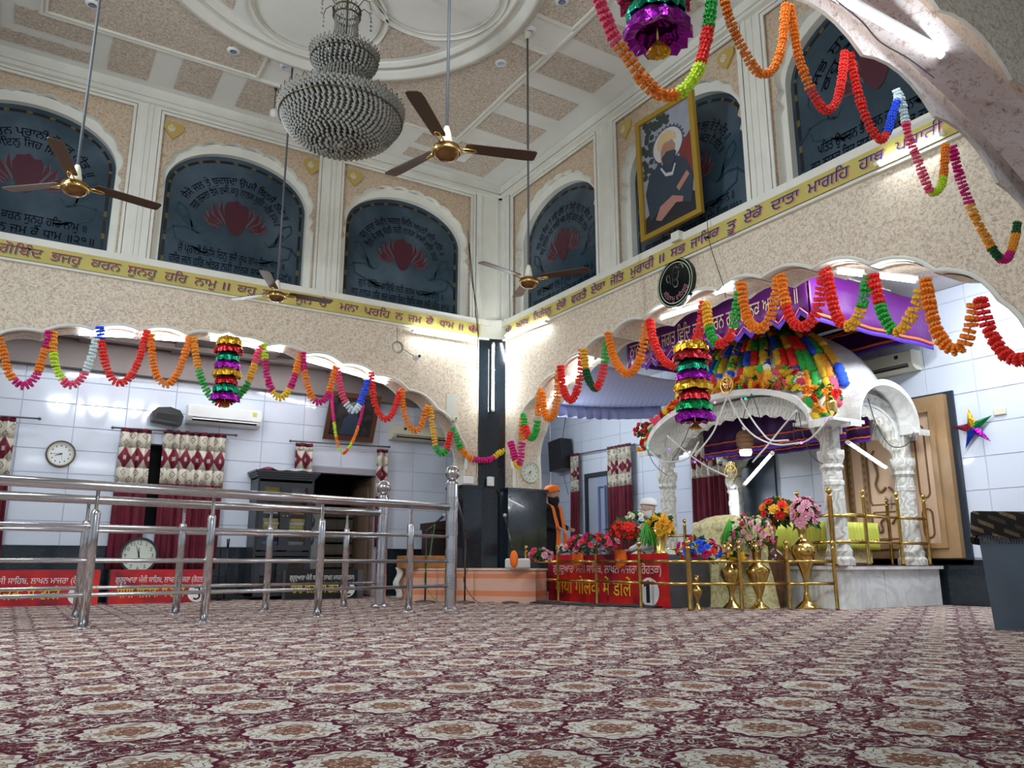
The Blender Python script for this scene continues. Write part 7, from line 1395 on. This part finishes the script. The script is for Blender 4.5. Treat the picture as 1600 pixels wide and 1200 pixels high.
def head(par, c, r, yaw, skin, turban, beard, bl, hair_name, tq=1.0):
    """c is the head centre in the person's local space"""
    R_ = Matrix.Rotation(yaw, 3, 'Z'); L_ = lambda x, y, z: Vector(c) + R_ @ Vector((x, y, z))       # face looks along +x
    m = MB(); n = 20; vs = []; fs = []
    for i in range(15):
        ph = pi * i / 14; zz = cos(ph) * r * 1.18
        for k in range(n):
            th = 2 * pi * k / n; rr_ = sin(ph) * r; jaw = 1 - .22 * max(0, -cos(ph)); x = rr_ * cos(th) * (1.04) * jaw + (.06 * r if cos(ph) < 0 and cos(th) > 0 else 0); y = rr_ * sin(th) * .84 * jaw
            if abs(th) < .4 or th > 2 * pi - .4: x += r * .10 * max(0, 1 - abs(zz + .12 * r) / (.5 * r)) * (1 - min(th, 2 * pi - th) / .4)
            vs.append(L_(x, y, zz))
    m.add(vs, [(i * n + k, i * n + (k + 1) % n, (i + 1) * n + (k + 1) % n, (i + 1) * n + k) for i in range(14) for k in range(n)], 0, True); off = Vector(WLOC[par.name]); m.v = [tuple(Vector(v) + off) for v in m.v]; m.build('head', skin, par)
    def add(mb, name, mm): mb.v = [tuple(Vector(v) + off) for v in mb.v]; return mb.build(name, mm, par)
    m = MB(); m.tube([L_(r * .98, 0, r * .18), L_(r * 1.16, 0, -r * .12), L_(r * 1.18, 0, -r * .20), L_(r * .95, 0, -r * .26)], [r * .07, r * .11, r * .14, r * .08], 8); add(m, 'nose', skin)
    m = MB(); [m.ball(L_(r * .86, s * r * .33, r * .08), r * .11, 10, 8) for s in (-1, 1)]; add(m, 'eyes', mat('eye_white', (.5, .48, .45), .3)); m = MB(); [m.ball(L_(r * .95, s * r * .33, r * .08), r * .05, 8, 6) for s in (-1, 1)]; add(m, 'irises', M_BLACK)
    m = MB(); [m.tube([L_(r * .86, s * r * .18, r * .25), L_(r * .88, s * r * .36, r * .29), L_(r * .72, s * r * .55, r * .24)], r * .045, 6) for s in (-1, 1)]; add(m, 'eyebrows', beard)
    m = MB(); [m.ball(L_(0, s * r * .84, -r * .05), (r * .12, r * .07, r * .22), 8, 6) for s in (-1, 1)]; add(m, 'ears', skin)
    m = MB(); m.tube([L_(r * .92, -r * .22, -r * .52), L_(r * .99, 0, -r * .49), L_(r * .92, r * .22, -r * .52)], r * .06, 6); add(m, 'lips', mat('lips', (.30, .11, .09), .5))
    # beard
    m = MB(); n = 18; vs = []
    for i in range(9):
        t_ = i / 8; zz = -r * .50 - bl * t_; rx = r * (.86 - .04 * t_) * (1 - t_ ** 3) + .01; ry = r * (.88 - .25 * t_) * (1 - t_ ** 3) + .01; cx_ = r * .10 + .10 * r * t_
        for k in range(n): th = 2 * pi * k / n; w_ = 1 + .05 * sin(k * 3 + i); vs.append(L_(cx_ + rx * w_ * cos(th) * (1.02 if cos(th) > 0 else .6), ry * w_ * sin(th), zz + (r * .22 * (1 - cos(th)) if i < 2 else 0)))
    m.add(vs, [(i * n + k, i * n + (k + 1) % n, (i + 1) * n + (k + 1) % n, (i + 1) * n + k) for i in range(8) for k in range(n)] + [tuple(8 * n + k for k in range(n))], 0, True); add(m, 'beard', beard)
    m = MB(); m.tube([L_(r * .80, -r * .45, -r * .50), L_(r * 1.02, -r * .2, -r * .36), L_(r * 1.08, 0, -r * .33), L_(r * 1.02, r * .2, -r * .36), L_(r * .80, r * .45, -r * .50)], r * .085, 6); add(m, 'moustache', beard)
    # turban: wrapped bands
    m = MB(); n = 24; vs = []; K = 14
    for i in range(K):
        t_ = i / (K - 1); ph = t_ * pi / 2; rad = r * (1.22 * tq) * cos(ph) ** .55 * (1 + .03 * (i % 2)); zz = r * .50 + r * 1.0 * tq * sin(ph)
        for k in range(n): th = 2 * pi * k / n; vs.append(L_(rad * cos(th) * 1.02 - .10 * r, rad * sin(th) * .92, zz + r * .26 * (1 - t_) * (abs(sin(th)) * -.6 + .4 * cos(th)) + r * .12 * sin(th) * (1 - t_)))
    m.add(vs, [(i * n + k, i * n + (k + 1) % n, (i + 1) * n + (k + 1) % n, (i + 1) * n + k) for i in range(K - 1) for k in range(n)] + [tuple(k for k in range(n)), tuple((K - 1) * n + k for k in range(n))], 0, True); tb = add(m, 'turban', turban)
def hand(par, w, d, up_, s, skin, curl=.5):
    """palm at w, fingers along d, palm normal up_"""
    d = Vector(d).normalized(); u = Vector(up_).normalized(); sd = d.cross(u).normalized(); off = Vector(WLOC[par.name]); w = Vector(w)
    J = {'w': (tuple(w - d * .03), .022 * s, .017 * s), 'p': (tuple(w + d * .03 * s), .032 * s, .015 * s), 'q': (tuple(w + d * .065 * s), .036 * s, .013 * s)}; skin_body('palm', J, [('w', 'p'), ('p', 'q')], skin, par)
    for k, (o_, l) in enumerate(((-.03, .062), (-.011, .072), (.010, .068), (.030, .054))):
        a = w + d * .07 * s + sd * o_ * s; b = a + (d * cos(curl * .5) - u * sin(curl * .5)) * l * .45 * s; c = b + (d * cos(curl * 1.4) - u * sin(curl * 1.4)) * l * .3 * s; e = c + (d * cos(curl * 2.2) - u * sin(curl * 2.2)) * l * .27 * s
        m = MB(); m.tube([off + a - d * .02, off + a, off + b, off + c, off + e], [.008 * s, .0095 * s, .009 * s, .008 * s, .006 * s], 7); m.build('finger', skin, par)
    a = w + d * .01 * s - sd * .03 * s; m = MB(); m.tube([off + a, off + a + (d * .5 - sd) .normalized() * .035 * s - u * .005, off + a + (d * .85 - sd * .5).normalized() * .065 * s - u * .012], [.012 * s, .011 * s, .008 * s], 7); m.build('thumb', skin, par)
# person standing in black with orange turban and scarf
pp = onD(861, 880, 13.25); per = thing('person', (pp.x, pp.y, 0), 'person in black clothes and orange turban with an orange scarf, standing by the granite plinth', 'person'); yaw = atan2(-pp.y, -pp.x) + .85
Rz = Matrix.Rotation(yaw, 3, 'Z'); Q = lambda x, y, z: tuple(Rz @ Vector((x, y, z)))
M_BLKC = mat('black_cloth', (.012, .012, .018), .85); M_SCF = mat('orange_scarf', (.95, .20, .02), .7)
J = {'pel': (Q(0, 0, .96), .155, .12), 'wst': (Q(.01, 0, 1.12), .15, .12), 'chs': (Q(.01, 0, 1.30), .165, .125), 'nkb': (Q(0, 0, 1.42), .09, .08), 'nk': (Q(.02, 0, 1.50), .055, .055),
     'shl': (Q(0, .17, 1.38), .065), 'ell': (Q(.02, .25, 1.12), .050), 'wrl': (Q(.24, .17, 1.05), .036), 'shr': (Q(0, -.17, 1.38), .065), 'elr': (Q(.0, -.25, 1.12), .050), 'wrr': (Q(.25, -.10, 1.04), .036),
     'hl': (Q(0, .09, .88), .10), 'kl': (Q(.03, .10, .50), .075), 'al': (Q(0, .10, .12), .055), 'tl': (Q(.14, .11, .045), .045, .035), 'hr': (Q(0, -.09, .88), .10), 'kr': (Q(.03, -.10, .50), .075), 'ar': (Q(0, -.10, .12), .055), 'tr': (Q(.14, -.11, .045), .045, .035)}
skin_body('body', J, [('pel', 'wst'), ('wst', 'chs'), ('chs', 'nkb'), ('nkb', 'nk'), ('nkb', 'shl'), ('shl', 'ell'), ('ell', 'wrl'), ('nkb', 'shr'), ('shr', 'elr'), ('elr', 'wrr'), ('pel', 'hl'), ('hl', 'kl'), ('kl', 'al'), ('al', 'tl'), ('pel', 'hr'), ('hr', 'kr'), ('kr', 'ar'), ('ar', 'tr')], M_BLKC, per)
head(per, Q(.04, 0, 1.60), .110, yaw, M_SKIN, mat('orange_turban', (.92, .20, .015), .7), mat('black_beard', (.008, .007, .008), .8), .20, 'beard', 1.05)
hand(per, Q(.27, .16, 1.05), Q(1, -.5, -.1), (0, 0, 1), 1.05, M_SKIN, .8); hand(per, Q(.28, -.10, 1.04), Q(1, .1, -.3), (0, 0, 1), 1.05, M_SKIN, .8)
offp = Vector(WLOC[per.name])
for s, x1 in ((1, .20), (-1, .24)):
    m = MB(); ctl = [Q(-.02, s * .07, 1.49), Q(.12, s * .09, 1.40), Q(.175, s * .085, 1.22), Q(x1, s * .10, 1.06), Q(x1 + .02, s * .11, .88), Q(x1 + .01, s * .12, .72)]; path = smooth([Vector(q) for q in ctl], 5); side = Rz @ Vector((0, 1, 0)); fw_ = Rz @ Vector((1, 0, 0)); n = len(path)
    m.grid(8, n - 1, lambda a, b: offp + path[min(n - 1, round(b * (n - 1)))] + side * (a - .5) * (.065 + .05 * b ** 2) + fw_ * .008 * sin(a * 14)); m.build('scarf', M_SCF, per, solid=.006)
# seated person with white turban behind the flowers
pp = onD(1022, 830, 10.3); pe2 = thing('person', (pp.x, pp.y, .42), 'seated person in white turban and white clothes, seen from the side behind the flowers', 'person'); yaw2 = atan2(-pp.y, -pp.x) + pi - 1.35 + pi
yaw2 = atan2(-RT.y, -RT.x) + .25
Rz = Matrix.Rotation(yaw2, 3, 'Z')
J = {'pel': (Q(0, 0, .12), .17, .15), 'wst': (Q(.02, 0, .28), .15, .13), 'chs': (Q(.03, 0, .44), .16, .125), 'nkb': (Q(.02, 0, .57), .09, .08), 'nk': (Q(.04, 0, .64), .055, .055),
     'shl': (Q(.02, .17, .53), .065), 'ell': (Q(.10, .24, .30), .052), 'wrl': (Q(.30, .10, .24), .036), 'shr': (Q(.02, -.17, .53), .065), 'elr': (Q(.10, -.24, .30), .052), 'wrr': (Q(.30, -.10, .24), .036),
     'hl': (Q(.04, .10, .10), .10), 'kl': (Q(.30, .28, .10), .08), 'al': (Q(.30, -.02, .06), .055), 'hr': (Q(.04, -.10, .10), .10), 'kr': (Q(.30, -.28, .10), .08), 'ar': (Q(.34, .04, .07), .055)}
skin_body('body', J, [('pel', 'wst'), ('wst', 'chs'), ('chs', 'nkb'), ('nkb', 'nk'), ('nkb', 'shl'), ('shl', 'ell'), ('ell', 'wrl'), ('nkb', 'shr'), ('shr', 'elr'), ('elr', 'wrr'), ('pel', 'hl'), ('hl', 'kl'), ('kl', 'al'), ('pel', 'hr'), ('hr', 'kr'), ('kr', 'ar')], mat('white_cotton', (.70, .71, .70), .85), pe2)
head(pe2, Q(.07, 0, .765), .092, yaw2, M_SKIN2, mat('white_turban', (.80, .81, .80), .8), mat('grey_white_beard', (.62, .62, .60), .85), .13, 'beard', .98)
hand(pe2, Q(.33, .10, .24), Q(1, -.2, -.1), (0, 0, 1), 1.0, M_SKIN2, .6); hand(pe2, Q(.33, -.10, .24), Q(1, .2, -.1), (0, 0, 1), 1.0, M_SKIN2, .6)
m = MB(); m.bbox(pp.x - .35, pp.y - .4, 0, pp.x + .35, pp.y + .4, .42, .02); m.build('seat_block', mat('white_sheeted_block', (.6, .6, .62), .8), None, 'low sheeted seat under the person in the white turban', 'seat')
